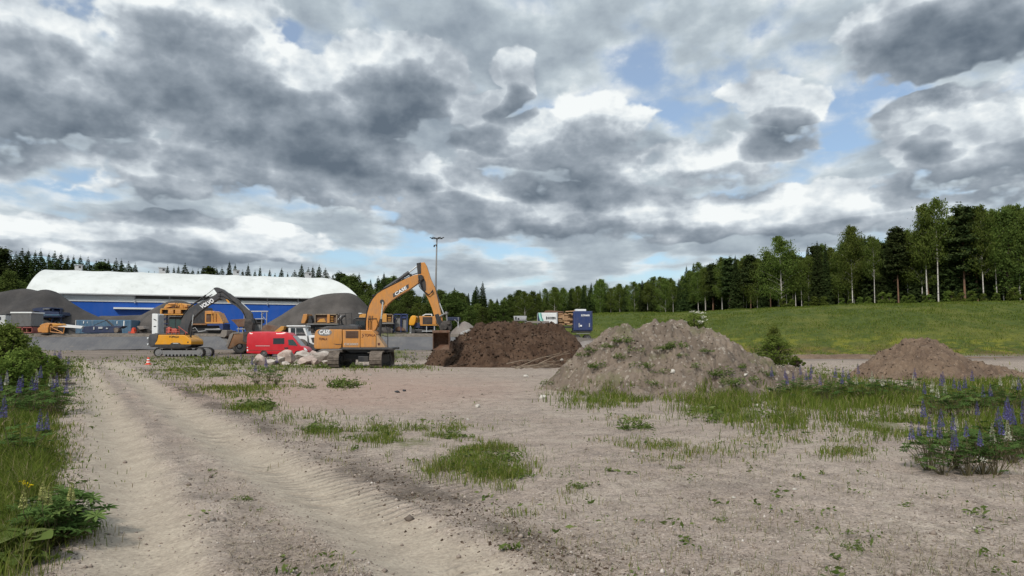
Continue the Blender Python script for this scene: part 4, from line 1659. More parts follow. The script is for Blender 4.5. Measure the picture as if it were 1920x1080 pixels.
    mb.ptube([(408, 549), (416, 546), (424, 552), (432, 560), (444, 570), (455, 582), (460, 596)], 74.66, .6, 6)
    mb.ptube([(409, 555), (418, 555), (428, 561), (440, 568)], 74.64, .5, 6)
    mb.ptube([(337, 600), (345, 588), (356, 574), (375, 564), (398, 552)], 74.9, .8, 6)
    mb.build('hoses', M['hose'], rt, True)
    mb = MB()
    mb.prism([(459, 600), (470, 598), (474, 606), (472, 622), (462, 624), (457, 612)], 74.5, 75.4, bev=.05, ref=74.5)
    mb.prism([(456, 622), (474, 620), (476, 636), (468, 646), (455, 640)], 74.3, 75.6, bev=.05, ref=74.3)
    mb.build('bucket', M['shoe_dark'], rt)


build_yellow_excavator()


# ------------------------------------------------------------------ wheels
def wheel(parent, c, r, w, tyre_mat, rim_mat, name='wheel', rimf=.58):
    """wheel with axis along Y; tyre and rim parts"""
    c = Vector(c)
    n = 36
    tm = MB()
    prof = [(rimf * r, -w * .42), (r * .82, -w * .5), (r * .95, -w * .47), (r, -w * .34), (r, w * .34), (r * .95, w * .47), (r * .82, w * .5), (rimf * r, w * .42)]
    rings = []
    for k in range(n):
        a = 2 * math.pi * k / n
        rings.append([tm.bm.verts.new((c.x + q * math.cos(a), c.y + y, c.z + q * math.sin(a))) for q, y in prof])
    for k in range(n):
        A, B = rings[k], rings[(k + 1) % n]
        for i in range(len(prof)):
            j = (i + 1) % len(prof)
            tm._face([A[i], A[j], B[j], B[i]])
    # tread blocks
    for k in range(n // 2):
        a = 2 * math.pi * k / (n // 2)
        R = Matrix.Rotation(-a, 3, 'Y')
        p = c + R @ Vector((r, 0, 0))
        tm.box(p.x - .01 - r * .012, p.x + r * .012, p.y - w * .42, p.y + w * .42, p.z - r * .07, p.z + r * .07, R, piv=p)
    wh = tm.build(name, tyre_mat, parent)
    rm = MB()
    rm.cyl(c, (0, 1, 0), rimf * r * 1.01, w * .62, 28)
    for s in (-1, 1):
        rm.cyl(c + Vector((0, s * w * .36, 0)), (0, 1, 0), rimf * r * .45, w * .12, 18)
        rm.cyl(c + Vector((0, s * w * .42, 0)), (0, 1, 0), rimf * r * .2, w * .12, 12)
    rim = rm.build('rim', rim_mat, wh)
    hb = MB()
    hb.cyl(c + Vector((0, -w * .325, 0)), (0, 1, 0), rimf * r * .78, .02, 24)
    hb.build('rim_recess', M['dark'], rim)
    return wh


# ------------------------------------------------------------------ red van
def build_van():
    N, B = 72.0, 74.0
    x, _, _ = P(519, 668, 73)
    gz = ground_z(x, 73.0)
    rt = root('panel_van', (x, 73, gz), 'long red high-roofed panel van parked before the dump truck', 'van')
    # body by cross sections: outline in side view, sides tucked in towards the roof
    side = [(463.2, 661.5), (462.6, 652), (463, 640), (464.5, 626), (467, 623), (475, 621.6), (500, 621.4), (525, 622), (539, 623.8), (545.5, 627.5), (553, 636.5), (560, 645.5), (563.5, 648.6), (570, 650.8), (574.5, 653.5), (577, 657), (577.4, 661), (574, 664), (566, 664.8), (565, 661.2), (561.5, 657.6), (557, 657.2), (553, 659.4), (551, 664.4), (502, 663.6), (500.5, 660), (497, 657.4), (492, 657.4), (488.5, 660), (487, 663.2)]
    W = [P(a, b, N) for a, b in side]
    zlo, zhi = min(q[2] for q in W), max(q[2] for q in W)
    top_px = [(463.0, 628), (464.5, 625), (467, 623), (475, 621.6), (500, 621.4), (525, 622), (539, 623.8), (545.5, 627.5), (553, 636.5), (560, 645.5), (563.5, 648.6), (570, 650.8), (574.5, 653.5), (577, 657), (577.4, 658.5)]
    bot_px = [(463, 661.8), (487, 663.2), (488.6, 660), (491, 657.8), (494.5, 657), (498, 657.8), (500.4, 660), (502, 663.6), (551, 664.4), (553, 660.4), (555, 658.2), (558.5, 657.2), (562, 658), (564.4, 660.4), (566, 664.4), (574, 664), (577.4, 661)]
    tp = [P(a, b, N) for a, b in top_px]
    bp = [P(a, b, N) for a, b in bot_px]
    xs = sorted(set([q[0] for q in tp] + [q[0] for q in bp] + list(np.linspace(tp[0][0], tp[-1][0], 40))))
    rows = 16
    xnose = P(563, 650, N)[0]
    mb = MB()

    def inset(x_, z_):
        t = max(0, (z_ - zlo - (zhi - zlo) * .42) / ((zhi - zlo) * .58))
        ins = .15 * t ** 1.7
        if t > .9:
            ins += .22 * ((t - .9) / .1) ** 2
        b_ = max(0, (zlo + .22 - z_) / .22)
        ins += .05 * b_ ** 2
        n_ = max(0, (x_ - xnose)) / (tp[-1][0] - xnose)
        ins += .28 * n_ ** 2.2
        return ins
    G1, G2 = [], []
    for x_ in xs:
        zt_ = float(np.interp(x_, [q[0] for q in tp], [q[2] for q in tp]))
        zb_ = float(np.interp(x_, [q[0] for q in bp], [q[2] for q in bp]))
        c1, c2 = [], []
        for r_ in range(rows + 1):
            f_ = r_ / rows
            z_ = zb_ + (zt_ - zb_) * f_
            i_ = inset(x_, z_)
            rd = .09 * max(0, (f_ - .93) / .07) if zt_ < zhi - .25 else 0
            c1.append(mb.bm.verts.new((x_, N + i_ + rd, z_)))
            c2.append(mb.bm.verts.new((x_, B - i_ - rd, z_)))
        G1.append(c1)
        G2.append(c2)
    for i in range(len(xs) - 1):
        for r_ in range(rows):
            mb._face([G1[i][r_], G1[i + 1][r_], G1[i + 1][r_ + 1], G1[i][r_ + 1]])
            mb._face([G2[i][r_], G2[i][r_ + 1], G2[i + 1][r_ + 1], G2[i + 1][r_]])
        mb._face([G1[i][rows], G1[i + 1][rows], G2[i + 1][rows], G2[i][rows]])
        mb._face([G1[i][0], G2[i][0], G2[i + 1][0], G1[i + 1][0]])
    for e_ in (0, len(xs) - 1):
        for r_ in range(rows):
            mb._face([G1[e_][r_], G1[e_][r_ + 1], G2[e_][r_ + 1], G2[e_][r_]])
    body = mb.build('body', M['red'], rt, True, angle=.75)

    def at(x_, y_):
        q = P(x_, y_, N)
        return N + inset(q[0], q[2])

    def patch(pts, off, mat, name, parent, thick=.03):
        """thin plate following the van side"""
        m_ = MB()
        a = [m_.bm.verts.new(Vector(P(u, v, N)) + Vector((0, at(u, v) - N - off, 0))) for u, v in pts]
        b = [m_.bm.verts.new(q.co + Vector((0, thick + off, 0))) for q in a]
        m_._face(a); m_._face(b[::-1])
        for i in range(len(a)):
            j = (i + 1) % len(a)
            m_._face([a[i], b[i], b[j], a[j]])
        return m_.build(name, mat, parent)
    patch([(512, 634.2), (533, 633.8), (533.3, 645), (512, 645.3)], .012, M['glass'], 'side_window', rt)
    patch([(540, 637), (549, 636.6), (554, 642), (558, 648.6), (541, 647.2)], .012, M['gglass'], 'front_window', rt)
    patch([(479.5, 648), (506, 648), (506, 649), (479.5, 649)], .02, M['letter_g'], 'sliding_rail', rt)
    patch([(509, 629), (509.4, 629), (509.4, 660), (509, 660)], .004, M['grille'], 'door_gap', rt)
    patch([(536.2, 628), (536.6, 628), (536.8, 661), (536.4, 661)], .004, M['grille'], 'door_gap', rt)
    patch([(486.2, 627), (486.5, 627), (486.5, 660), (486.2, 660)], .004, M['grille'], 'door_gap', rt)
    patch([(464, 656.2), (551, 657.4), (551, 658.2), (464, 657)], .006, M['grille'], 'side_moulding', rt)
    patch([(532.5, 651.4), (540, 651), (540.5, 653.4), (534, 654)], .05, M['dark'], 'door_mirror', rt)
    patch([(463.2, 650.5), (465, 650.5), (465, 652.4), (463.2, 652.4)], .02, M['lamp'], 'rear_lamp', rt)
    patch([(463.2, 655), (465.2, 655), (465.2, 658.4), (463.2, 658.4)], .02, M['letter_w'], 'rear_lamp', rt)
    mb = MB()
    y0 = N + .2
    mb.prism([(545.2, 629), (546.6, 629.3), (563.6, 649.4), (562, 649)], N + .19, N + .24, ref=N)
    mb.build('windscreen_pillar', M['lgrey'], rt)
    mb = MB()
    a, b_ = P(546.8, 629.5, N), P(563, 648.6, N)
    mb.sheet([(a[0] + .03, N + .25, a[2]), (b_[0] + .03, N + .2, b_[2]), (b_[0] + .03, B - .2, b_[2]), (a[0] + .03, B - .25, a[2])])
    mb.build('windscreen', M['glass'], rt)
    mb = MB()
    mb.prism([(569.5, 651.5), (573.5, 653.6), (576.3, 657.6), (572, 657.8), (568.6, 654.5)], N + .05, N + .4, bev=.02, ref=N)
    mb.build('headlight', M['lamp'], rt)
    for px in (494.5, 558):
        q = P(px, 661, N)
        for yy in (N + .16, B - .16):
            wheel(rt, (q[0], yy, gz + .36), .36, .24, M['rubber'], M['grey'])


build_van()


# ------------------------------------------------------------------ dump truck
def build_dumper():
    N, B = 79.4, 82.2
    x, _, _ = P(500, 668, 80.5)
    gz = ground_z(x, 80.5)
    rt = root('dump_truck', (x, 80.5, gz), 'articulated dump truck with rusty brown bed and white cab behind the red van', 'dump truck')
    mb = MB()
    mb.prism([(424, 650), (428, 638), (432, 627), (437, 624.6), (447, 624.6), (450, 627), (458, 626.8), (463, 624), (480, 622.6), (506, 621.4), (512, 622), (518, 626), (520, 640), (515, 646), (460, 646), (448, 643), (436, 652), (428, 655)], N, B, bev=.05, ref=N)
    bed = mb.build('dump_bed', M['bed'], rt)
    mb = MB()
    mb.prism([(424, 650), (431, 627), (436, 624), (438.4, 625), (433, 638), (427.6, 652)], N - .09, N - .005, ref=N)
    mb.prism([(436, 623.6), (508, 620.4), (508, 622.4), (436, 625.8)], N - .08, N - .006, ref=N)
    mb.build('bed_rim', M['gravel_pale'], bed)
    for yy in (N,):
        mb = MB()
        mb.prism([(410, 631), (416, 619), (425.5, 619.5), (424.5, 629), (420, 633)], N + .05, B - .05, bev=.03, ref=N)
        mb.build('tail_chute', M['gravel_pale'], bed)
        mb = MB()
        mb.prism([(411, 632), (421, 634.5), (428, 639), (425, 645), (418, 637)], N + .2, B - .2, bev=.03, ref=N)
        mb.build('chute_bracket', M['grey'], bed)
    mb = MB()
    mb.prism([(512, 623.5), (527, 611.4), (532.5, 611.6), (531, 618), (523, 624.5)], N + .05, B - .05, bev=.03, ref=N)
    mb.build('bed_front_guard', M['yellow2'], bed)
    r = 13.6 * N / F
    q = P(448.5, 656, N)
    wheel(rt, (q[0], N + .33, gz + r), r, .65, M['dustrub'], M['grey'])
    wheel(rt, (q[0], B - .33, gz + r), r, .65, M['dustrub'], M['grey'])
    q2 = P(480, 656, N)
    wheel(rt, (q2[0], N + .33, gz + r), r, .65, M['dustrub'], M['grey'])
    wheel(rt, (q2[0], B - .33, gz + r), r, .65, M['dustrub'], M['grey'])
    q3 = P(562, 656, N)
    wheel(rt, (q3[0], N + .33, gz + r), r, .65, M['dustrub'], M['grey'])
    wheel(rt, (q3[0], B - .33, gz + r), r, .65, M['dustrub'], M['grey'])
    mb = MB()
    mb.pbox(430, 647, 530, 654, N + .9, B - .9)
    mb.pbox(530, 645, 578, 655, N + .5, B - .5, bev=.05)
    mb.build('chassis', M['dark'], rt)
    mb = MB()
    mb.prism([(541, 645.5), (540.6, 613), (541.5, 611.5), (570, 612), (571.5, 614), (577, 629.5), (578, 645.5)], N + .45, B - .55, bev=.06, ref=N + .45)
    cab = mb.build('cab', M['white'], rt)
    mb = MB()
    mb.pbox(537, 610.2, 573, 612.6, N + .3, B - .4, bev=.05)
    mb.build('cab_roof', M['white'], cab)
    for q in ([(545, 628), (545, 615), (553.5, 615), (553.5, 628)], [(555, 629), (555, 615), (567.5, 615), (573.5, 629)]):
        mb = MB()
        mb.prism(q, N + .41, N + .5, ref=N + .41)
        mb.build('side_window', M['glass'], cab)
    mb = MB()
    mb.pbox(556.4, 634, 558, 638, N + .42, N + .5)
    mb.build('door_handle', M['dark'], cab)
    mb = MB()
    mb.pbox(533, 614, 540.2, 624, N + .9, B - .9, bev=.04)
    mb.build('rear_guard', M['dark'], rt)
    mb = MB()
    mb.prism([(578, 629), (590, 628.6), (594, 631), (594, 645), (588, 646.5), (580, 643)], N + .4, B - .6, bev=.08, ref=N + .4)
    hd = mb.build('bonnet', M['white'], rt)
    mb = MB()
    mb.prism([(583, 633.5), (588.5, 632.5), (590.5, 642), (586, 643)], N + .37, N + .45, ref=N + .37)
    mb.build('air_grille', M['dark'], hd)
    mb = MB()
    mb.prism([(576, 645.5), (594, 646), (594, 655), (584, 660), (574, 655)], N + .3, B - .5, bev=.05, ref=N + .3)
    mb.build('bumper', M['dgrey'], rt)
    mb = MB()
    for a, b in (((574, 618), (579, 613)), ((579, 613), (579.5, 622)), ((576, 629), (577, 644)), ((571, 613), (575, 609))):
        mb.ptube([a, b], N + .35, .5, 6)
    mb.pbox(578, 613, 581, 621, N + .3, N + .36)
    mb.build('mirror_arm', M['dark'], rt)
    return rt


build_dumper()


# ------------------------------------------------------------------ road cone
def build_cone():
    gx, gy, _ = G(278, 685)
    gz = ground_z(gx, gy)
    rt = root('traffic_cone', (gx, gy, gz), 'small red and white striped plastic marker at the roadside by the yellow excavator', 'traffic cone')
    mb = MB()
    mb.box(gx - .17, gx + .17, gy - .17, gy + .17, gz, gz + .05, bev=.015)
    mb.build('base', M['cone_r'], rt)
    mb = MB()
    mb.tube([(gx, gy, gz + .05), (gx, gy, gz + .48)], .14, 16, .07)
    c = mb.build('cone_body', M['cone_r'], rt, True, angle=.7)
    for z0, z1 in ((.14, .21), (.30, .37)):
        r0, r1 = .14 - .07 * (z0 - .05) / .43 + .004, .14 - .07 * (z1 - .05) / .43 + .004
        mb = MB()
        mb.tube([(gx, gy, gz + z0), (gx, gy, gz + z1)], r0, 16, r1)
        mb.build('stripe', M['white'], c, True, angle=.7)


build_cone()

# ------------------------------------------------------------------ things standing on the terrace
def yroot(name, px, Y, label, cat, group=None, z=None):
    x = P(px, 600, Y)[0]
    return root(name, (x, Y, TZ if z is None else z), label, cat, group)


def zpx(z, Y):
    """picture row of height z at depth Y (near the middle of the frame)"""
    t0, t1 = 400.0, 900.0
    for _ in range(40):
        t = (t0 + t1) / 2
        if P(960, t, Y)[2] > z:
            t0 = t
        else:
            t1 = t
    return t


def ribs(mb, x0, y0, x1, y1, Y, n, d=.05):
    for i in range(n):
        a = x0 + (x1 - x0) * (i + .25) / n
        b = x0 + (x1 - x0) * (i + .7) / n
        mb.pbox(a, y0, b, y1, Y - d, Y + .02)


def boxed(rt, name, mat, px, Y, Y2, bev=.03, parent=None):
    mb = MB()
    mb.pbox(px[0], px[1], px[2], px[3], Y, Y2, bev)
    return mb.build(name, mat, parent or rt)


def yard():
    g = zpx(TZ, 93)                      # ground row at the terrace, depth 93
    # white cabin at the left edge
    rt = yroot('site_cabin', 0, 93, 'white cabin at the far left edge of the terrace, half out of the picture', 'cabin')
    mb = MB(); mb.pbox(-14, 590, 10.5, g, 93, 96, .05); ribs(mb, -13, 592, 10, g - 1, 93, 12); w = mb.build('wall', M['white'], rt)
    boxed(rt, 'roof', M['dgrey'], (-15, 588.3, 11.5, 590), 92.9, 96.1)
    boxed(rt, 'window', M['glass'], (-4, 594, 2, 600), 92.93, 93.2)
    # grey container
    rt = yroot('storage_container', 39, 92, 'grey ribbed container with a bright white top edge, standing on red steel frames', 'container')
    mb = MB(); mb.pbox(19.5, 587.5, 59, 611.6, 92, 94.4, .03); ribs(mb, 20, 588.2, 58.5, 610.8, 92, 17); mb.build('body', M['grey'], rt)
    boxed(rt, 'roof_edge', M['white'], (19, 584.8, 59.6, 587.4), 91.9, 94.5)
    # red steel frames beneath
    rt = yroot('steel_rack', 40, 92, 'dull red steel frame stack under the grey ribbed container', 'steel rack')
    for x0 in (22, 41):
        mb = MB()
        mb.pbox(x0, 613, x0 + 19.5, 614.8, 91.8, 92.4); mb.pbox(x0, g - 2.5, x0 + 19.5, g - .8, 91.8, 92.4)
        mb.pbox(x0, 613, x0 + 1.6, g - .8, 91.8, 94.2); mb.pbox(x0 + 18, 613, x0 + 19.6, g - .8, 91.8, 94.2)
        mb.pbox(x0 + 8, 615, x0 + 10, g - 2.5, 91.9, 92.3); mb.pbox(x0 + 2, 616.5, x0 + 17, 618.5, 92.6, 94.0)
        mb.build('frame', M['redprimer'], rt)
    # blue screening plant
    rt = yroot('screening_plant', 62, 97, 'dark blue screening plant with a long conveyor behind the grey ribbed container', 'screening plant')
    boxed(rt, 'conveyor', M['navy'], (4, 577, 62, 579), 97, 98.6)
    boxed(rt, 'conveyor_belt', M['dark'], (6, 579.1, 60, 583.5), 97.1, 98.5)
    mb = MB(); mb.prism([(60, 579), (72, 576.5), (96, 576), (97, 578), (90, 579.5), (96, 584), (110, 585), (111, 591), (78, 591), (74, 584), (62, 583)], 96.5, 99); mb.build('screen_box', M['navy'], rt)
    boxed(rt, 'hopper_lid', M['grey'], (80, 578.6, 92, 580.2), 96.3, 96.6)
    boxed(rt, 'walkway', M['fadeblue'], (60, 590, 112, 591.6), 96.2, 97)
    mb = MB(); mb.pbox(60, 593, 116, 594.6, 96.3, 97)
    for x0 in (8, 62, 76, 96, 112):
        mb.pbox(x0, 579, x0 + 1.4, g, 96.6, 97)
    for a, b in (((9, 582), (18, 596)), ((18, 583), (9, 597)), ((62, 606), (76, 594)), ((98, 610), (112, 594)), ((112, 596), (120, 612))):
        mb.ptube([a, b], 96.8, .6, 6)
    mb.build('support_frame', M['navy'], rt)
    mb = MB(); mb.prism([(60, 604), (63, 599), (75, 599), (77, 604), (75, 612), (62, 612)], 96, 98, .05); mb.build('engine_housing', M['fadeblue'], rt)
    mb = MB(); mb.prism([(79, 600), (84, 597), (95, 597), (94, 602), (84, 602)], 97, 98.2, .05); mb.build('yellow_guard', M['yellow2'], rt)
    boxed(rt, 'track_unit', M['dark'], (62, 613, 118, g), 96.4, 98.5, .05)
    mb = MB(); mb.ptube([(76, 596), (104, 603), (134, 612)], 97, 1.6, 6); mb.build('discharge_conveyor', M['dark'], rt)
    # orange frame
    rt = yroot('steel_skid', 95, 90, 'orange steel machine frame lying on the terrace edge, left of the white girder', 'machine frame')
    mb = MB(); mb.prism([(71, 623), (70, 616), (76, 613), (74, 610), (80, 607), (88, 605), (94, 607), (90, 611), (92, 616), (89, 623)], 90, 91.8, .06); mb.build('chute', M['orange'], rt)
    mb = MB()
    for a, b in (((94, 612), (121, 613.5)), ((94, 622), (119, 625)), ((94.5, 612), (94.5, 622)), ((121, 613.5), (119, 625)), ((97, 614), (117, 623.5))):
        for yy in (90.1, 91.6):
            mb.ptube([a, b], yy, .8, 6)
    for a in ((121, 613.5), (119, 625), (94.5, 612), (94.5, 622)):
        mb.tube([P(a[0], a[1], 90.1), P(a[0], a[1], 91.6)], .05, 6)
    mb.build('open_frame', M['orange'], rt)
    boxed(rt, 'side_plate', M['orange'], (78, 613, 90, 623.5), 89.8, 90, .02)
    mb = MB(); mb.prism([(86, 607), (112, 606.5), (116, 610), (90, 612)], 90.4, 91.5, .04); mb.build('top_plate', M['yellow2'], rt)
    boxed(rt, 'dark_inner', M['rust'], (90, 612, 94, 622), 90.3, 91.5)
    # white girder
    rt = tag(MB().prism([(66, 606.2), (76, 606.6), (118, 608), (155, 611.5), (152, 616), (118, 613.6), (66, 609.6)], 94, 94.6, .03).build('girder', M['white']), 'long white steel girder lying slanted between the orange frame and the blue container', 'girder')
    # faded blue container
    rt = yroot('storage_container', 190, 97, 'faded blue container with streaked paint behind the dark blue machinery', 'container')
    mb = MB(); mb.pbox(141.5, 600, 246, g + .2, 97, 99.4, .03); ribs(mb, 142, 601, 245, g - .5, 97, 40); c = mb.build('body', M['fadeblue'], rt)
    for a in ((155.8, 602, 157.4, 606.5), (218.5, 602, 220, 607), (231, 601.5, 233.4, 613), (163, 603, 164, 606), (141.3, 600.4, 142.6, 612)):
        boxed(rt, 'white_mark', M['white'], a, 96.92, 97, 0, c)
    # dark blue mobile machine before it
    rt = yroot('mobile_conveyor', 190, 92, 'dark blue low mobile conveyor with a raised black jib before the faded blue container', 'conveyor')
    mb = MB(); mb.prism([(152, 622), (158, 612), (175, 610.5), (192, 612), (196, 616), (212, 616), (214, 624), (160, 624.5)], 92, 94, .06); mb.build('body', M['navy'], rt)
    mb = MB(); mb.ptube([(199, 599.5), (213, 612), (221, 622)], 92.6, 1.7, 8); mb.ptube([(176, 610), (199, 600.5)], 92.8, .6, 6); mb.build('jib', M['dark'], rt)
    mb = MB(); mb.prism([(198, 611), (230, 611), (228, 613.5), (222, 616), (206, 616)], 92.4, 93.6, .03); mb.build('hopper', M['navy'], rt)
    mb = MB(); mb.cyl(P(219, 619, 92.3), (0, 1, 0), .32, .5, 16); mb.build('wheel', M['shoe'], rt)
    for a in ((174.5, 613, 177, 618), (184, 613, 192, 616.5), (198.5, 614.5, 202, 617)):
        boxed(rt, 'pale_panel', M['lgrey'], a, 91.9, 92.1, .01)
    # small things by the white panel
    rt = yroot('road_barrier', 249, 92, 'small red and orange road barrier right of the faded blue container', 'barrier')
    mb = MB(); mb.prism([(245, g), (247, 616), (249, 613.8), (251, 617), (252.5, g)], 92, 92.6, .03); mb.build('body', M['cone_r'], rt)
    boxed(rt, 'foot', M['redprimer'], (240, 621.5, 254, g), 92.1, 92.5, .02)
    rt = yroot('concrete_slab', 266, 93, 'tilted pale concrete slab on dark blocks left of the white panel', 'slab')
    mb = MB(); mb.prism([(256, 612.5), (258, 611), (268, 612), (271.5, 616.5), (262, 618)], 92.6, 94, .02); mb.build('slab', M['gravel_pale'], rt)
    mb = MB(); mb.prism([(257, 614), (262, 618), (283, 619.5), (283, g), (257, g)], 93, 94.2, .05); mb.build('block', M['gravel_dark'], rt)
    # white tall panel
    rt = yroot('water_tank', 293, 90, 'tall narrow white tank with two black marks, left of the orange crusher', 'tank')
    mb = MB(); mb.prism([(284.6, g + 1), (285, 589), (286, 588), (295, 588.3), (296, 590), (295.4, g + 1)], 90, 91.6, .06); t = mb.build('shell', M['white'], rt)
    mb = MB(); mb.pbox(296.4, 590, 299.4, g, 90.3, 91.4, .02); mb.build('side_strip', M['lgrey'], rt)
    for q in ([(288, 597.5), (292.5, 599.5), (293.3, 601.8), (290.5, 600.2), (288.2, 599)], [(288, 611.2), (292.6, 611.2), (292.6, 612.6), (288, 612.6)]):
        mb = MB(); mb.prism(q, 89.96, 90.02, ref=89.96); mb.build('black_mark', M['letter_k'], t)
    # big orange crusher
    rt = yroot('crusher', 325, 95, 'large orange mobile crusher on a dark blue frame behind the yellow excavator', 'crusher')
    mb = MB(); mb.pbox(301, 578.4, 353, 580.6, 95, 98, .02); mb.pbox(300, 588.6, 345, 590.6, 95, 98, .02); mb.pbox(300, 580.6, 303, 588.8, 95, 98); mb.build('deck', M['yellow2'], rt)
    mb = MB(); mb.prism([(306, 578), (311, 571), (319, 568.5), (330, 568), (334, 571), (336, 568), (346, 569.5), (352, 572), (353, 578)], 95.6, 97.5, .06); mb.build('upper_hopper', M['yellow2'], rt)
    mb = MB(); mb.ptube([(316, 570), (329, 569.5)], 95.3, 1.7, 10); mb.build('hydraulic_cylinder', M['orange'], rt); mb = MB(); mb.ptube([(329, 576), (333, 568)], 95.3, 1.0, 8); mb.ptube([(341, 577), (340, 568)], 95.3, .8, 8); mb.ptube([(310, 577), (322, 574)], 95.3, .9, 8); mb.build('hydraulic_pipes', M['orange'], rt); mb = MB(); mb.pbox(344, 571.5, 351, 576, 95.2, 95.8, .05); mb.build('valve_box', M['orange'], rt)
    mb = MB(); mb.ptube([(313, 577), (330, 573), (338, 577)], 95.35, .5, 6); mb.ptube([(322, 576.5), (328, 571), (334, 576)], 95.2, .5, 6); mb.pbox(312, 575.5, 330, 577.6, 95.4, 95.7); mb.build('brown_pipes', M['rust'], rt)  # thin pipes and a flat box in rust brown
    for a in ((314.5, 580.8, 325, 588.4), (328, 580.8, 339, 588.4)):
        boxed(rt, 'engine_cover', M['orange'], a, 94.95, 97.5, .05)
    boxed(rt, 'engine_bay', M['dark'], (303, 581, 350, 588.4), 95.4, 97)
    mb = MB()
    for x0 in (302, 311, 320, 334, 343):
        mb.pbox(x0, 590.6, x0 + 1.2, g, 95.3, 95.7)
    for a, b in (((303, 605), (315, 592)), ((303, 593), (312, 600)), ((333, 606), (343, 592))):
        mb.ptube([a, b], 95.3, .8, 6)
    mb.pbox(300, 597, 346, 598.2, 95.3, 95.8); mb.pbox(300, 606, 346, 608, 95.3, 96.5)
    mb.build('support_frame', M['navy'], rt)
    boxed(rt, 'control_box', M['dgrey'], (318, 592, 330, 600), 95.1, 96.5, .05)
    boxed(rt, 'track_unit', M['dark'], (302, 611, 345, g), 95.2, 97.5, .1)
    # second orange machine
    rt = yroot('crusher', 388, 94, 'orange and blue mobile crusher right of the black boom foot', 'crusher')
    mb = MB(); mb.prism([(353, 606.5), (353, 592), (358, 578), (384, 576), (386, 582), (386, 606.5)], 94.6, 97, .05); mb.build('engine_housing', M['dark'], rt)
    boxed(rt, 'deck', M['bed'], (352, 606.6, 387, 609.2), 94, 97, .02)
    mb = MB(); mb.prism([(384, 583), (396, 582.6), (402, 584), (404, 588), (407, 586), (417, 605), (384, 606)], 94.5, 96.8, .04); mb.build('side_plate', M['orange'], rt)
    mb = MB(); mb.pbox(386.5, 588, 395.5, 604, 94.45, 94.6); mb.build('louvre_recess', M['grille'], rt)
    mb = MB(); mb.ptube([(396.5, 583), (397, 605)], 94.2, .8, 6); mb.ptube([(402, 584), (402.5, 604)], 94.2, .9, 6); mb.ptube([(408, 586.5), (417, 604.5)], 94.2, 1.1, 6); mb.pbox(386, 587.5, 397, 588.6, 94.3, 94.5); mb.pbox(386, 604, 418, 606.5, 94.1, 94.6); mb.build('guard_frame', M['yellow2'], rt)
    mb = MB(); mb.prism([(387, 607), (418, 606.6), (418, 618), (413, 618), (411, 610), (389, 611)], 94.1, 96.5, .03); mb.build('blue_frame', M['blue'], rt)
    mb = MB(); mb.pbox(354, 609.4, 411, 615, 94.6, 96.5, .05); mb.pbox(354, 619, 412, g, 94.6, 96.8, .1); mb.build('undercarriage', M['dark'], rt)
    mb = MB(); mb.ptube([(354, 620), (366, 614), (372, 622), (412, 616)], 94.2, .7, 6); mb.pbox(384, 616.5, 413, 618, 94, 94.4); mb.build('strut', M['lgrey'], rt)
    # hopper
    rt = yroot('feed_hopper', 451, 96, 'rusty brown steel feed hopper between the black arm and the blue wall', 'hopper')
    mb = MB(); mb.prism([(432, 599.4), (471, 596.5), (468, 606), (462, 612), (446, 613), (441, 606)], 96, 98, .03); mb.build('bin', M['rust'], rt)
    mb = MB()
    for x0 in (446, 454, 462):
        mb.pbox(x0, 610, x0 + 1.3, g, 96.2, 96.6)
    mb.pbox(444, 616, 466, 617.4, 96.1, 96.4)
    mb.build('leg_frame', M['lgrey'], rt)
    # gantry
    rt = yroot('steel_gantry', 485, 97, 'light grey steel gantry frame before the blue wall', 'gantry')
    mb = MB(); mb.pbox(464, 582.6, 502, 584.6, 97, 97.4); mb.pbox(478, 597, 494, 598.4, 97, 97.4); mb.build('beam', M['lgrey'], rt)
    for x0 in (489.4, 498.4, 456.2):
        boxed(rt, 'post', M['lgrey'], (x0, 584.8, x0 + 1.9, g), 97.05, 97.35)
    mb = MB(); mb.ptube([(490, 590), (497, 585)], 97.2, .6, 6); mb.ptube([(491, 592), (499, 600)], 97.2, .5, 6); mb.build('brace', M['lgrey'], rt)
    boxed(rt, 'platform', M['dgrey'], (472, 599, 491, 606), 97.4, 98.5, .03)
    mb = MB(); mb.pbox(473, 606, 489, g, 97.6, 98.4, .03); mb.build('bin', M['grey'], rt)
    # scrap mound behind the truck bed
    tag(MB().prism([(486, g), (492, 612), (500, 608), (508, 611), (518, 616), (525, g)], 95.5, 98, .2).build('scrap_pile', M['rust']), 'low rusty scrap pile between the gantry and the truck cab', 'scrap pile')
    # crushers to the right: one after the other
    rt = yroot('screen', 600, 94, 'orange screening machine with open cage panels behind the orange counterweight', 'screening machine')
    mb = MB(); mb.prism([(564.5, 604), (568.5, 589), (576, 588.5), (575, 598), (571, 606), (565, 606.5)], 94, 96.5, .05); mb.build('hood', M['orange'], rt)
    boxed(rt, 'deck', M['grey'], (575, 606.6, 633, 609), 94, 97, .02)
    mb = MB(); mb.pbox(590, 588.6, 632, 590.4, 94, 94.3); mb.pbox(590, 588.6, 591.6, 606.6, 94, 94.3); mb.pbox(629.8, 588.6, 632, 606.6, 94, 94.3); mb.pbox(588, 605.4, 632, 606.8, 93.95, 94.3); mb.build('cage', M['wood_old'], rt)
    boxed(rt, 'louvre_recess', M['rust'], (591, 590, 630.4, 606), 94.32, 96.5)
    boxed(rt, 'centre_post', M['orange'], (613, 589.5, 618.4, 605.5), 93.9, 94.4, .03)
    mb = MB()
    for i in range(4):
        mb.pbox(619.6, 593 + i * 3, 625, 594 + i * 3, 94.1, 94.4)
    mb.prism([(594, 604), (600, 598), (608, 597), (611, 604)], 94.2, 94.36)
    mb.build('slats', M['yellow2'], rt)
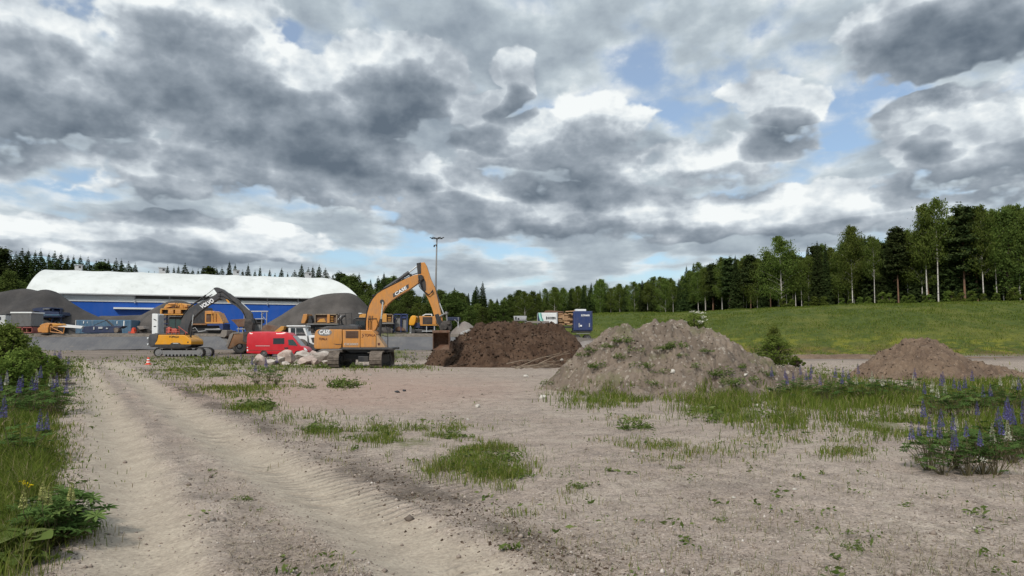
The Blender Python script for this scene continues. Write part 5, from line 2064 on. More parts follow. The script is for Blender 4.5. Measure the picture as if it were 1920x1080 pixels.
    mb = MB(); mb.prism([(577, 606), (579, 592), (582, 592), (586, 606)], 94.2, 95.5, .03); mb.pbox(577, 609, 632, 613, 94.4, 96.8, .05); mb.build('black_unit', M['dark'], rt)
    mb = MB(); mb.pbox(582, 613, 588, g, 94.5, 95); mb.pbox(610, 613, 616, g, 94.5, 95); mb.pbox(578, 620, 640, g, 94.6, 96.8, .1); mb.build('undercarriage', M['shoe_dark'], rt)
    mb = MB(); mb.ptube([(633, 600), (640, 592)], 94.2, .9, 6); mb.build('strut', M['lgrey'], rt)
    rt = yroot('screen', 712, 94, 'yellow and orange screening machine seen through behind the orange boom foot', 'screening machine')
    mb = MB(); mb.prism([(671, 600), (675, 588.6), (688, 588.4), (688, 600)], 94, 96, .05); mb.build('hood', M['yellow2'], rt)
    boxed(rt, 'white_cap', M['white'], (672, 586.8, 678, 588.4), 93.9, 95)
    boxed(rt, 'body', M['yellow2'], (700, 588, 725, 604), 94, 96.5, .04)
    mb = MB(); mb.pbox(724, 588.6, 737, 590, 94, 94.3); mb.pbox(735.2, 588.6, 737, 604.5, 94, 94.3); mb.pbox(724, 603.6, 737, 605, 93.95, 94.3); mb.build('cage', M['wood_old'], rt)
    mb = MB(); mb.pbox(725.4, 590, 735.2, 603.6, 94.35, 96.4); mb.build('louvre_recess', M['rust'], rt)
    mb = MB()
    for i in range(4):
        mb.pbox(727, 591.5 + i * 3.2, 733, 592.6 + i * 3.2, 94.2, 94.4)
    mb.build('slats', M['yellow2'], rt)
    boxed(rt, 'deck', M['grey'], (672, 605, 738, 607.5), 94, 96.6, .02)
    mb = MB(); mb.pbox(674, 607.6, 736, 613, 94.4, 96.4, .05); mb.pbox(676, 619, 736, g, 94.5, 96.8, .1); mb.pbox(700, 612, 703, g, 94.4, 94.9); mb.pbox(728, 612, 731, g, 94.4, 94.9); mb.build('undercarriage', M['shoe_dark'], rt)
    # blue frames with grey panels
    rt = yroot('sorting_station', 752, 95, 'blue-framed grey sorting bins between the two orange machines', 'sorting station')
    mb = MB()
    for x0 in (737.6, 751, 762.4):
        mb.pbox(x0, 588.5, x0 + 1.6, g, 95, 95.4)
    mb.pbox(737, 588.4, 764.5, 590.4, 95, 95.5); mb.ptube([(738, 602), (744, 592)], 95.1, .6, 6); mb.pbox(737, 596, 741, 598, 95, 95.4)
    mb.build('frame', M['blue'], rt)
    mb = MB(); mb.prism([(739, g), (740, 600), (745, 593), (750, 593), (750.6, g)], 95.4, 97, .03); mb.pbox(753, 592, 762, g, 95.4, 97, .03); mb.build('bin_panel', M['grey'], rt)
    mb = MB(); mb.prism([(742, 620), (743, 614), (750, 612), (758, 616), (760, 620)], 95.05, 95.35, .02); mb.build('rusty_flap', M['rust'], rt)
    boxed(rt, 'blue_plate', M['blue'], (753.5, 590.8, 761.5, 597), 95.2, 95.39)
    mb = MB(); mb.pbox(738, g - 2.5, 768, g, 94.8, 96.5, .03); mb.build('skid', M['shoe_dark'], rt)
    # rightmost orange machine
    rt = yroot('crusher', 792, 93, 'orange mobile crusher with a rounded yellow hood, rightmost on the terrace', 'crusher')
    mb = MB(); mb.prism([(766.5, 609), (767, 601), (770, 593.5), (773, 591.4), (779, 591.8), (780.6, 595), (778.6, 605), (776, 610), (769, 610.4)], 93, 95.4, .12, 3); mb.build('rounded_hood', M['yellow'], rt, True, angle=.8)
    mb = MB(); mb.prism([(785, 592.4), (815.4, 593), (817, 596), (817.4, 608), (787, 608.4), (788, 600)], 93.1, 95.4, .05); b = mb.build('body', M['orange'], rt)
    boxed(rt, 'louvre_recess', M['dark'], (792.4, 594.4, 810.4, 607.6), 93.04, 93.6, 0, b)
    mb = MB()
    for i in range(3):
        mb.pbox(792.6, 596.2 + i * 3.6, 810.2, 597.2 + i * 3.6, 93.0, 93.2)
    mb.build('louvre_slats', M['grille'], b)
    mb = MB(); mb.prism([(791, 591.6), (798, 588.4), (810, 588.4), (810, 592.4), (808.6, 592.4), (808.6, 590), (798, 590), (794, 592)], 93.2, 93.6); mb.build('white_handle', M['white'], rt)
    boxed(rt, 'deck', M['yellow2'], (788, 608.6, 819, 610.4), 92.9, 95.5, .02)
    mb = MB(); mb.pbox(776, 605, 788, 615, 93.4, 95, .05); mb.pbox(779, 610.6, 815, 615.4, 93.6, 95.4, .04); mb.build('blue_tank', M['navy'], rt)
    mb = MB()
    for x0 in (768.6, 799, 813.6):
        mb.pbox(x0, 611, x0 + 1.4, 623, 93, 93.3)
    mb.pbox(791, 620, 812, 621.6, 92.95, 93.3); mb.pbox(768, 613, 771, g, 93, 93.4, .02)
    mb.build('guard_frame', M['lgrey'], rt)
    mb = MB(); mb.pbox(773, 617, 815, g, 93.4, 95.4, .15); mb.cyl(P(774.5, 621, 93.2), (0, 1, 0), .3, .3, 16); mb.build('undercarriage', M['dark'], rt)
    # blue trailer part behind the bucket
    rt = yroot('blue_trailer', 851, 96, 'short blue trailer body seen right behind the bucket link', 'trailer')
    mb = MB(); mb.pbox(839, 594.6, 861, 600.6, 96, 98.4, .03); ribs(mb, 840, 595, 860, 600, 96, 8); mb.build('body', M['navy'], rt)
    mb = MB(); mb.ptube([(852, 599), (860, 606), (859, 595)], 95.9, .6, 6); mb.pbox(840, 601, 842, g, 96.2, 96.5); mb.pbox(858, 601, 860, g, 96.2, 96.5); mb.build('stand', M['lgrey'], rt)
    # pale scrap
    for i, (a, b, lab) in enumerate((((863, 625), (880, 618.6), 'pale bent sheet lying over another at the pale gravel cone'), ((860, 628), (876, 624), 'pale flat board lowest by the pale gravel cone'), ((872, 622), (886, 626), 'pale short pipe lying right at the foot of the pale gravel cone'))):
        q = MB(); q.ptube([(a[0], a[1]), ((a[0] + b[0]) / 2, (a[1] + b[1]) / 2 - .8), (b[0], b[1])], 92, .9, 6)
        tag(q.build('scrap_sheet', M['lgrey']), lab, 'scrap', 'scrap by the gravel cone')


yard()


# ------------------------------------------------------------------ container rigs behind the soil heap
def trailer_rig():
    Y = 104.0
    # white container with mint sweep
    rt = yroot('swap_container', 1028, Y, 'white container with mint green sweep and dark lettering on a flat trailer', 'container', z=1.9)
    mb = MB(); mb.pbox(1008.4, 586.4, 1045, 611, Y, Y + 2.4, .03); ribs(mb, 1010, 587.5, 1044, 609.5, Y, 14, .03); b = mb.build('body', M['white'], rt)
    mb = MB(); mb.prism([(1008.2, 586.8), (1011, 586.8), (1012, 596), (1017, 605), (1022, 611), (1008.2, 611)], Y - .05, Y - .031, ref=Y); mb.build('navy_corner', M['navy'], b)
    mb = MB(); mb.prism([(1009.5, 586.8), (1015, 586.8), (1016, 594), (1020, 603), (1026, 610.8), (1018, 610.8), (1013, 603), (1010.5, 594)], Y - .07, Y - .052, ref=Y); mb.build('mint_sweep', M['mint'], b)
    mb = MB(); mb.prism([(1013, 586.8), (1014.6, 586.8), (1015.8, 594), (1019.6, 602.6), (1025, 610.8), (1023, 610.8), (1017.6, 603), (1014, 594)], Y - .09, Y - .072, ref=Y); mb.build('teal_line', M['teal'], b)
    mb = MB(); mb.pbox(1032, 608.6, 1044.6, 610.8, Y - .07, Y - .04); mb.build('mint_foot', M['mint'], b)
    lettering('BCKISEN', P(1034.6, 596.2, Y - .06), .33, M['letter_k'], b, width=1.05, bold=.03)
    mb = MB(); mb.prism([(1024, 595), (1025, 592.8), (1026.4, 595), (1026.4, 598), (1025, 599.4), (1024, 598)], Y - .06, Y - .035, ref=Y); mb.build('emblem', M['letter_k'], b)
    boxed(rt, 'corner_post', M['lgrey'], (1043.4, 585.6, 1045.4, 611.2), Y - .08, Y + 2.45, .02)
    mb = MB(); mb.prism([(1019, 586.2), (1023, 582.4), (1034, 581.8), (1056, 584), (1058, 586.2)], Y + .3, Y + 2.2, .05); tag(mb.build('tarpaulin', M['rust']), 'brown folded load lying on top of the white container', 'tarpaulin')
    # lumber stack
    rt = yroot('timber_load', 1061, Y, 'orange-brown stack of sawn timber between the white and blue containers', 'timber load', z=1.9)
    rnd = random.Random(3)
    mb = MB()
    row = 587.2
    while row < 609:
        h = rnd.uniform(1.6, 3.2)
        x0 = 1046.4
        while x0 < 1074.5:
            w = rnd.uniform(5, 13)
            mb.pbox(x0, row, min(x0 + w, 1075) - .3, row + h - .35, Y + .1 + rnd.uniform(0, .7), Y + 2.2)
            x0 += w
        row += h
    mb.build('planks', M['wood'], rt)
    mb = MB(); mb.pbox(1046.6, 587.6, 1075, 609.5, Y + .85, Y + 2.1); mb.build('dark_core', M['rust'], rt)
    mb = MB(); mb.prism([(1061, 583.2), (1078, 582.2), (1078, 584), (1061, 585)], Y + .2, Y + 2.0, .02); tag(mb.build('plank_bundle', M['wood']), 'thin pale plank bundle reaching onto the blue container', 'planks')
    tag(MB().pbox(1079, 579.6, 1099, 583.2, Y - .6, Y + 1.6, .03).build('white_sheet_stack', M['white']), 'white slab stack on the roof of the blue container', 'slab stack')
    # blue container
    Yb = 102.6
    rt = yroot('swap_container', 1094, Yb, 'deep blue container with white lettering high up, at the right end of the trailer', 'container', z=1.9)
    mb = MB(); mb.pbox(1076, 583.4, 1110, 619.4, Yb, Yb + 3.2, .03); ribs(mb, 1077, 585, 1109.4, 617.5, Yb, 12, .05); b = mb.build('body', M['blue'], rt)
    lettering('SUORANN', P(1097.4, 591.2, Yb - .07), .26, M['letter_w'], b, width=1.15, bold=.03)
    for a in ((1085, 606, 1087, 613.6), (1104.4, 606, 1106, 613)):
        boxed(rt, 'door_latch', M['lgrey'], a, Yb - .12, Yb - .04, 0, b)
    mb = MB(); mb.cyl(P(1089.4, 610.8, Yb - .1), (0, 1, 0), .13, .1, 14); mb.build('round_mark', M['letter_w'], b)
    boxed(rt, 'corner_post', M['navy'], (1109.2, 583, 1111, 620), Yb - .05, Yb + 3.3, .02)
    # trailer chassis with wheels
    g = zpx(1.45, Yb)
    rt = yroot('flat_trailer', 1060, Yb, 'dark flat trailer carrying the containers and the timber', 'trailer', z=1.45)
    mb = MB(); mb.pbox(1009, 611.5, 1079, 614.5, Y, Y + 2.4, .02); mb.pbox(1074, 619.8, 1109, 623.4, Yb + .1, Yb + 3.0, .03); mb.build('bed', M['dark'], rt)
    boxed(rt, 'tail_beam', M['grey'], (1081, 624.6, 1106, 626), Yb, Yb + .2)
    for xx in (1083, 1102):
        q = P(xx, g, Yb)
        for yy in (Yb + .3, Yb + 2.6):
            wheel(rt, (q[0], yy, 1.45 + .48), .5, .35, M['rubber'], M['grey'])
    for xx in (1030, 1040, 1062):
        q = P(xx, g, Y)
        for yy in (Y + .3,):
            wheel(rt, (q[0], yy, 1.45 + .48), .5, .35, M['rubber'], M['grey'])
    # small pale trailer box and low slabs
    rt = yroot('box_trailer', 975, 108, 'small pale grey box trailer just above the top of the soil heap', 'trailer', z=2.0)
    mb = MB(); mb.prism([(963, 592.4), (987.6, 592.4), (986.6, 600), (964, 600)], 108, 110, .03); ribs(mb, 973, 593.5, 986, 599, 108, 5); b = mb.build('body', M['lgrey'], rt)
    mb = MB(); mb.pbox(966, 594, 968.6, 599, 107.95, 108.02); mb.pbox(970.6, 596, 973.4, 599.4, 107.95, 108.02); mb.build('dark_mark', M['letter_k'], b)
    mb = MB(); mb.pbox(964, 600.2, 988, 601.6, 108, 110); mb.pbox(984.6, 601.6, 986.4, 612, 108.2, 108.6); mb.pbox(966, 601.6, 968, 612, 108.2, 108.6); mb.build('chassis', M['grey'], rt)
    tag(MB().pbox(988, 602, 1030, 606, 100, 102, .03).build('concrete_block', M['gravel_pale']), 'long pale concrete beam behind the crest of the soil heap', 'concrete beam')
    tag(MB().pbox(1017, 605.4, 1032, 612, 98, 99.6, .03).build('concrete_block', M['grey']), 'grey concrete block before the white container', 'concrete block')


trailer_rig()

# ------------------------------------------------------------------ trees
RS = np.random.RandomState(11)
M['spruce'] = leaf_mat('spruce_needles', (.024, .042, .016), (.066, .092, .030), .2)
M['pine'] = leaf_mat('pine_needles', (.027, .045, .017), (.070, .090, .031), .2)
M['birch'] = leaf_mat('birch_leaves', (.060, .095, .021), (.150, .190, .044), .4)
M['broad'] = leaf_mat('broad_leaves', (.052, .080, .020), (.125, .160, .042), .35)
M['shrub'] = leaf_mat('shrub_leaves', (.075, .115, .022), (.19, .235, .055), .4)


def birch_bark():
    m, nt, out = new_mat('white_birch_bark')
    tc = nt.node('ShaderNodeTexCoord')
    oc = tc.outputs['Object']
    n = nt.noise(nt.v('MULTIPLY', oc, (1., 1., 2.5)), 1.6, 5, .7)
    c = nt.mix(nt.rng(n, .52, .62), (.52, .49, .44), (.07, .06, .055))
    bsdf(nt, out, c, .8)
    return m


M['birchbark'] = birch_bark()


def quads(c, size, rs, up=.3, elong=1.0, droop=None):
    """leaf-sized quads of random direction at centres c"""
    n = len(c)
    a = rs.normal(size=(n, 3))
    a[:, 2] *= .5
    if droop is not None:
        a = a * .5 + droop
    a /= np.linalg.norm(a, axis=1)[:, None]
    b = rs.normal(size=(n, 3))
    b = np.cross(a, b)
    b /= np.linalg.norm(b, axis=1)[:, None] + 1e-9
    s = (np.asarray(size) * rs.uniform(.6, 1.35, n))[:, None]
    a = a * s * elong
    b = b * s * .6
    V = np.stack([c - a, c + b * .9, c + a, c - b * .9], 1).reshape(-1, 3)
    Fc = np.arange(4 * n).reshape(n, 4)
    return V, Fc


def crown_mesh(name, c, size, mat, rs, tint, elong=1.0, droop=None):
    V, Fc = quads(c, size, rs, elong=elong, droop=droop)
    return np_mesh(name, V, Fc, mat, False, {'tint': ('FACE', tint)})


def trunk_mesh(name, h, r, mat, rs, limbs, lean=.02):
    mb = MB()
    pts = []
    ph = rs.uniform(0, 6)
    for i in range(9):
        t = i / 8
        pts.append((lean * h * math.sin(2.4 * t + ph) * t, lean * h * math.cos(2 * t + ph) * t, h * t - .25 * (i == 0)))
    n = 8
    for i in range(8):
        mb.tube([pts[i], pts[i + 1]], r * (1 - .92 * i / 8), n, r * (1 - .92 * (i + 1) / 8), cap=False)
    for p0, p1, rr in limbs:
        mb.tube([p0, ((p0[0] + p1[0]) / 2, (p0[1] + p1[1]) / 2, (p0[2] + p1[2]) / 2 + .15), p1], rr, 5, rr * .3, cap=False)
    me = bpy.data.meshes.new(name)
    for f in mb.bm.faces:
        f.smooth = True
    mb.bm.to_mesh(me)
    mb.bm.free()
    me.materials.append(mat)
    return me


def make_spruce(seed, h=16.0, n=5200, wide=.155, bare=.05, size=.21):
    rs = np.random.RandomState(seed)
    C, T = [], []
    limbs = []
    z = h * bare
    while z < h * .985:
        t = z / h
        R = h * wide * (1 - t) ** .70 * rs.uniform(.78, 1.15) + .03
        nb = int(5 + 8 * (1 - t))
        a0 = rs.uniform(0, 6.28)
        for k in range(nb):
            a = a0 + 6.283 * k / nb + rs.normal(0, .18)
            L = R * rs.uniform(.72, 1.15)
            m = int(n / (h * 12) * (L / (h * wide)) * 6 + 4)
            s = rs.uniform(.12, 1, m) ** .7
            drop = -.30 * L * s + .12 * L * s * s * s
            w = .14 * L * (1.1 - s) + .05
            off = rs.normal(size=m) * w
            x = np.cos(a) * s * L - np.sin(a) * off
            y = np.sin(a) * s * L + np.cos(a) * off
            zz = z + drop + rs.normal(0, .07, m) - np.abs(off) * .4
            C.append(np.stack([x, y, zz], -1))
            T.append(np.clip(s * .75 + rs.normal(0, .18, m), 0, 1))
            if rs.rand() < .3:
                limbs.append(((0, 0, z), (math.cos(a) * L * .8, math.sin(a) * L * .8, z - .2 * L), .03))
        z += h * .021 * (1.25 - .5 * t) + .06
    C = np.concatenate(C); T = np.concatenate(T)
    tip = np.stack([rs.normal(0, .04, 40), rs.normal(0, .04, 40), rs.uniform(.95, 1.02, 40) * h], -1)
    C = np.concatenate([C, tip]); T = np.concatenate([T, np.full(40, .5)])
    sz = size * np.clip(1.15 - .85 * C[:, 2] / h, .3, 1.1)
    return (trunk_mesh('trunk', h * .98, h * .011 + .03, M['bark'], rs, limbs, .004),
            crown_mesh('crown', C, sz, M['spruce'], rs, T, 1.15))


def make_pine(seed, h=18.0, n=5600, bare=.52, size=.24):
    rs = np.random.RandomState(seed)
    C, T, limbs = [], [], []
    z = h * bare
    while z < h * .97:
        t = (z - h * bare) / (h * (1 - bare))
        R = h * .115 * (math.sin(min(1, t * 1.5 + .25) * math.pi * .62)) ** .8 * (1.05 - t * .75)
        for k in range(rs.randint(3, 6)):
            a = rs.uniform(0, 6.28)
            L = R * rs.uniform(.6, 1.25)
            px, py, pz = math.cos(a) * L, math.sin(a) * L, z + .25 * L
            limbs.append(((0, 0, z), (px * .9, py * .9, pz), .045))
            for f in (.55, .8, 1.0):
                m = int(n / 130)
                c = np.stack([rs.normal(px * f, .26 + .13 * L, m), rs.normal(py * f, .26 + .13 * L, m), rs.normal(z + .25 * L * f + .1, .17, m)], -1)
                C.append(c)
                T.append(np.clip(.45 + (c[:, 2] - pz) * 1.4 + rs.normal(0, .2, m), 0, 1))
        z += h * rs.uniform(.022, .04)
    c = rs.normal(size=(80, 3)) * np.array([.3, .3, .5]) + np.array([0, 0, h * .97])
    C.append(c); T.append(np.full(80, .7))
    for k in range(6):
        a, zz = rs.uniform(0, 6.28), h * rs.uniform(.25, bare)
        limbs.append(((0, 0, zz), (math.cos(a) * .8, math.sin(a) * .8, zz - .1), .02))
    C = np.concatenate(C); T = np.concatenate(T)
    return (trunk_mesh('trunk', h * .97, h * .0075 + .035, M['pinebark'], rs, limbs, .006),
            crown_mesh('crown', C, size, M['pine'], rs, T, 1.0))


def make_birch(seed, h=18.0, n=8200, bare=.30, width=.16, size=.16, dens=1.0):
    rs = np.random.RandomState(seed)
    C, T, limbs = [], [], []
    nb = int(64 * dens)
    for i in range(nb):
        t = (i + rs.rand()) / nb
        z = h * (bare + (1 - bare) * t * .97)
        R = h * width * (max(0, math.sin((.16 + .84 * t) ** .8 * math.pi)) ** .6) * rs.uniform(.35, 1.3) + .3
        a = rs.uniform(0, 6.28)
        p1 = np.array([math.cos(a) * R, math.sin(a) * R, z + .55 * R])
        limbs.append(((0, 0, z - .2), tuple(p1 * np.array([.85, .85, 1])), .024 * (1.2 - t)))
        for f in (.4, .65, .85, 1.0):
            p = np.array([p1[0] * f, p1[1] * f, z + .55 * R * f])
            m = int(n / (nb * 4))
            u = rs.rand(m)
            c = np.stack([rs.normal(p[0], .22 + .10 * R, m), rs.normal(p[1], .22 + .10 * R, m), p[2] + .3 - u * (.55 + .5 * R) + rs.normal(0, .14, m)], -1)
            C.append(c)
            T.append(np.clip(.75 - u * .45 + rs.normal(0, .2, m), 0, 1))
    C = np.concatenate(C); T = np.concatenate(T)
    return (trunk_mesh('trunk', h * .97, h * .0062 + .03, M['birchbark'], rs, limbs, .012),
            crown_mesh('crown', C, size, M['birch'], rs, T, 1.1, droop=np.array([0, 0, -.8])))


def make_broad(seed, h=9.0, n=4800, width=.28, size=.19, mat='broad'):
    rs = np.random.RandomState(seed)
    C, T, limbs = [], [], []
    K = max(int(n / 70), 30)
    for i in range(K):
        t = rs.uniform(.12, 1) ** .9
        R = h * width * math.sin(min(1, t * .92 + .12) * math.pi) ** .6
        a = rs.uniform(0, 6.28)
        d = R * rs.uniform(.3, .95)
        p = np.array([math.cos(a) * d, math.sin(a) * d, h * t * .93])
        limbs.append(((0, 0, h * t * .55), tuple(p), .05))
        m = n // K
        v = rs.normal(size=(m, 3))
        v /= np.linalg.norm(v, axis=1)[:, None]
        r = rs.uniform(.35, 1.05, m) ** .6
        s = h * (rs.uniform(.09, .17) if mat == 'shrub' else rs.uniform(.045, .095))
        c = p + v * r[:, None] * s * np.array([1.1, 1.1, .85])
        C.append(c)
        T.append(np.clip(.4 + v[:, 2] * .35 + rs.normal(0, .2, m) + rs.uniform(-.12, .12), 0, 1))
    C = np.concatenate(C); T = np.concatenate(T)
    return (trunk_mesh('trunk', h * .8, h * .012 + .03, M['bark'], rs, limbs, .02),
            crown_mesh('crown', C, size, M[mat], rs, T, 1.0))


M['forestmix'] = leaf_mat('deep_wood_foliage', (.030, .050, .017), (.095, .125, .036), .3)


TV = {
    'spruce': [(make_spruce(1), 16.0), (make_spruce(2, wide=.13), 16.0), (make_spruce(3, wide=.18), 16.0)],
    'pine': [(make_pine(4, bare=.42), 18.0), (make_pine(5, bare=.34), 18.0), (make_pine(6, bare=.50), 18.0)],
    'birch': [(make_birch(7), 18.0), (make_birch(8, n=12000, bare=.16, width=.19), 18.0), (make_birch(9, bare=.42, width=.13, n=6000), 18.0)],
    'broad': [(make_broad(10, 14., 9000, .22, .17), 14.0), (make_broad(12, 14., 9000, .18, .17), 14.0)],
}
KINDW = {'spruce': 'spruce', 'pine': 'pine', 'birch': 'birch', 'broad': 'broadleaf tree'}
tree_n = 0


def tree(kind, var, x, y, h, label, group, wsc=1.0, name=None, z=None, rz=None):
    global tree_n
    (tm, cm), h0 = TV[kind][var % len(TV[kind])]
    z = float(H(np.array([x]), np.array([y]))[0]) - .1 if z is None else z
    r = root(name or {'spruce': 'spruce_tree', 'pine': 'pine_tree', 'birch': 'birch_tree', 'broad': 'broadleaf_tree'}[kind], (x, y, z), label, 'tree', group, RS.uniform(0, 6.28) if rz is None else rz)
    s = h / h0
    r.scale = (s * wsc, s * wsc, s)
    link('trunk', tm, r)
    link('crown', cm, r)
    tree_n += 1
    return r


SKY_R = [(900, 556), (930, 556), (960, 553), (985, 547), (1010, 545), (1040, 540), (1075, 535), (1100, 531), (1125, 525), (1145, 538), (1160, 531), (1185, 528), (1215, 520), (1240, 518), (1262, 524), (1290, 501), (1320, 489), (1350, 481), (1380, 478), (1400, 473), (1425, 480), (1440, 470), (1500, 474), (1530, 456), (1548, 457), (1570, 470), (1590, 440), (1620, 436), (1650, 445), (1690, 428), (1710, 436), (1730, 420), (1770, 418), (1800, 392), (1825, 388), (1850, 402), (1870, 396), (1887, 382), (1905, 387), (1920, 384), (1990, 375), (2080, 370)]
DEP_R = [(900, 262), (960, 250), (1100, 214), (1200, 190), (1300, 168), (1450, 150), (1700, 134), (1920, 126), (2080, 122)]
xr, yr = zip(*SKY_R)
dx_, dy_ = zip(*DEP_R)


def at_px(px, top, D):
    """place and height so that the tree tops out at picture row top"""
    x, _, zt = P(px, top, D)
    g = float(H(np.array([x]), np.array([D]))[0])
    return x, D, zt - g + .1


SPEC = [  # px, top, kind, var, width scale, label
    (1463, 443, 'birch', 1, 1.25, 'broad full-crowned birch standing forward of the forest edge, foliage almost to the ground'),
    (1594, 424, 'birch', 0, .9, 'slim white-trunked birch rising above its neighbours left of the tall pair'),
    (1636, 446, 'birch', 2, .8, 'birch with a straight white trunk right of the slim tall one'),
    (1732, 384, 'birch', 2, 1.0, 'left tree of the two tallest birches, leaning white trunk and airy crown'),
    (1752, 374, 'birch', 2, .95, 'right tree of the two tallest birches, open crown against the sky'),
    (1837, 386, 'birch', 0, .85, 'birch with the brightest straight white trunk near the right edge'),
    (1862, 394, 'birch', 2, .8, 'birch with slightly leaning grey trunk right of the bright-trunked one'),
    (1905, 385, 'birch', 0, .85, 'last birch at the right picture edge'),
    (1547, 456, 'spruce', 1, .9, 'slender pointed dark spruce between the broad birch and the slim white one'),
    (1532, 453, 'spruce', 2, .9, 'pointed spruce just left of the slender dark one'),
    (1680, 427, 'pine', 0, 1.25, 'dark flat-crowned pine left of the two tallest birches'),
    (1802, 384, 'pine', 1, 1.3, 'tall dark pine with reddish trunk between the tallest birches and the bright-trunked one'),
    (1886, 378, 'broad', 1, .8, 'tall dense tree at the right edge topping the forest'),
    (1125, 523, 'birch', 1, 1.0, 'light green birch rising over the blue container'),
    (1040, 538, 'birch', 1, 1.1, 'airy greyish tree above the white container'),
    (1287, 499, 'spruce', 0, 1.0, 'dark spruce where the right forest skyline steps up'),
]
for px, top, kind, var, w, lab in SPEC:
    D = float(np.interp(px, dx_, dy_)) - 3.0
    x, y, h = at_px(px, top, D)
    tree(kind, var, x, y, h, lab, None, w)

rr = random.Random(21)


def region(px):
    if px < 1160: return 'behind the containers'
    if px < 1290: return 'above the big mound'
    if px < 1500: return 'at mid meadow edge'
    if px < 1700: return 'above the sandy heap'
    return 'at the forest right end'


ORD = ['first', 'second', 'third', 'fourth', 'fifth', 'sixth', 'seventh', 'eighth', 'ninth', 'tenth', 'eleventh', 'twelfth', 'thirteenth', 'fourteenth', 'fifteenth', 'sixteenth', 'seventeenth', 'eighteenth', 'nineteenth', 'twentieth', 'twenty-first', 'twenty-second', 'twenty-third', 'twenty-fourth', 'twenty-fifth', 'twenty-sixth', 'twenty-seventh', 'twenty-eighth', 'twenty-ninth', 'thirtieth', 'thirty-first', 'thirty-second', 'thirty-third', 'thirty-fourth', 'thirty-fifth', 'thirty-sixth']
CNT = {}


def ordinal(key):
    CNT[key] = CNT.get(key, 0) + 1
    return ORD[CNT[key] - 1] if CNT[key] <= len(ORD) else None


def right_forest():
    for row, (back, step, lift) in enumerate(((0, 15.5, 0), (7, 15, -3))):
        px = 905 + row * 5
        while px < 2040:
            D = float(np.interp(px, dx_, dy_)) + back + rr.uniform(-2, 2)
            top = float(np.interp(px, xr, yr)) + rr.uniform(0, 16) * (1 if px > 1250 else .55) + lift
            q = rr.random()
            if px < 1130:
                kind = 'spruce' if q < .5 else ('birch' if q < .85 else 'broad')
            elif px < 1300:
                kind = 'birch' if q < .45 else ('spruce' if q < .88 else 'pine')
            else:
                kind = 'pine' if q < .27 else ('birch' if q < .72 else 'spruce')
            x, y, h = at_px(px, top, D)
            w = {'spruce': 1.0, 'pine': 1.35, 'birch': .98, 'broad': 1.0}[kind] * rr.uniform(.85, 1.15) * (1.05 if px < 1250 else 1.0)
            if h > 3 and px < 1990:
                lab = {'spruce': 'conical spruce', 'pine': 'reddish-trunked pine', 'birch': 'pale-trunked birch', 'broad': 'rounded broadleaf tree'}[kind]
                if row == 0:
                    o = ordinal((kind, region(px)))
                    txt = '%s %s from the left, front row, %s' % (o, lab, region(px))
                else:
                    txt = '%s %s from the left in the back row, %s' % (ordinal((kind, region(px), 'b')), lab, region(px))
                tree(kind, rr.randint(0, 2), x, y, h, txt, 'trees of the right forest edge', w)
            px += step * rr.uniform(.75, 1.25) * (.90 if px > 1300 else .88)


right_forest()
SKY_L = [(-60, 468), (0, 470), (20, 474), (45, 470), (75, 472), (100, 477), (130, 478), (165, 482), (186, 492), (200, 490), (225, 487), (245, 492), (262, 506), (285, 499), (300, 508), (326, 498), (345, 500), (375, 500), (400, 506), (420, 498), (435, 499), (450, 499), (462, 505), (478, 502), (500, 510), (530, 500), (545, 505), (558, 500), (580, 512), (590, 506), (612, 507), (625, 520), (640, 512), (652, 514), (665, 512), (690, 528), (700, 522), (716, 514), (733, 518), (750, 530), (775, 548), (800, 544), (830, 546), (850, 541), (880, 545), (900, 532), (915, 552), (930, 552)]
xl_, yl_ = zip(*SKY_L)


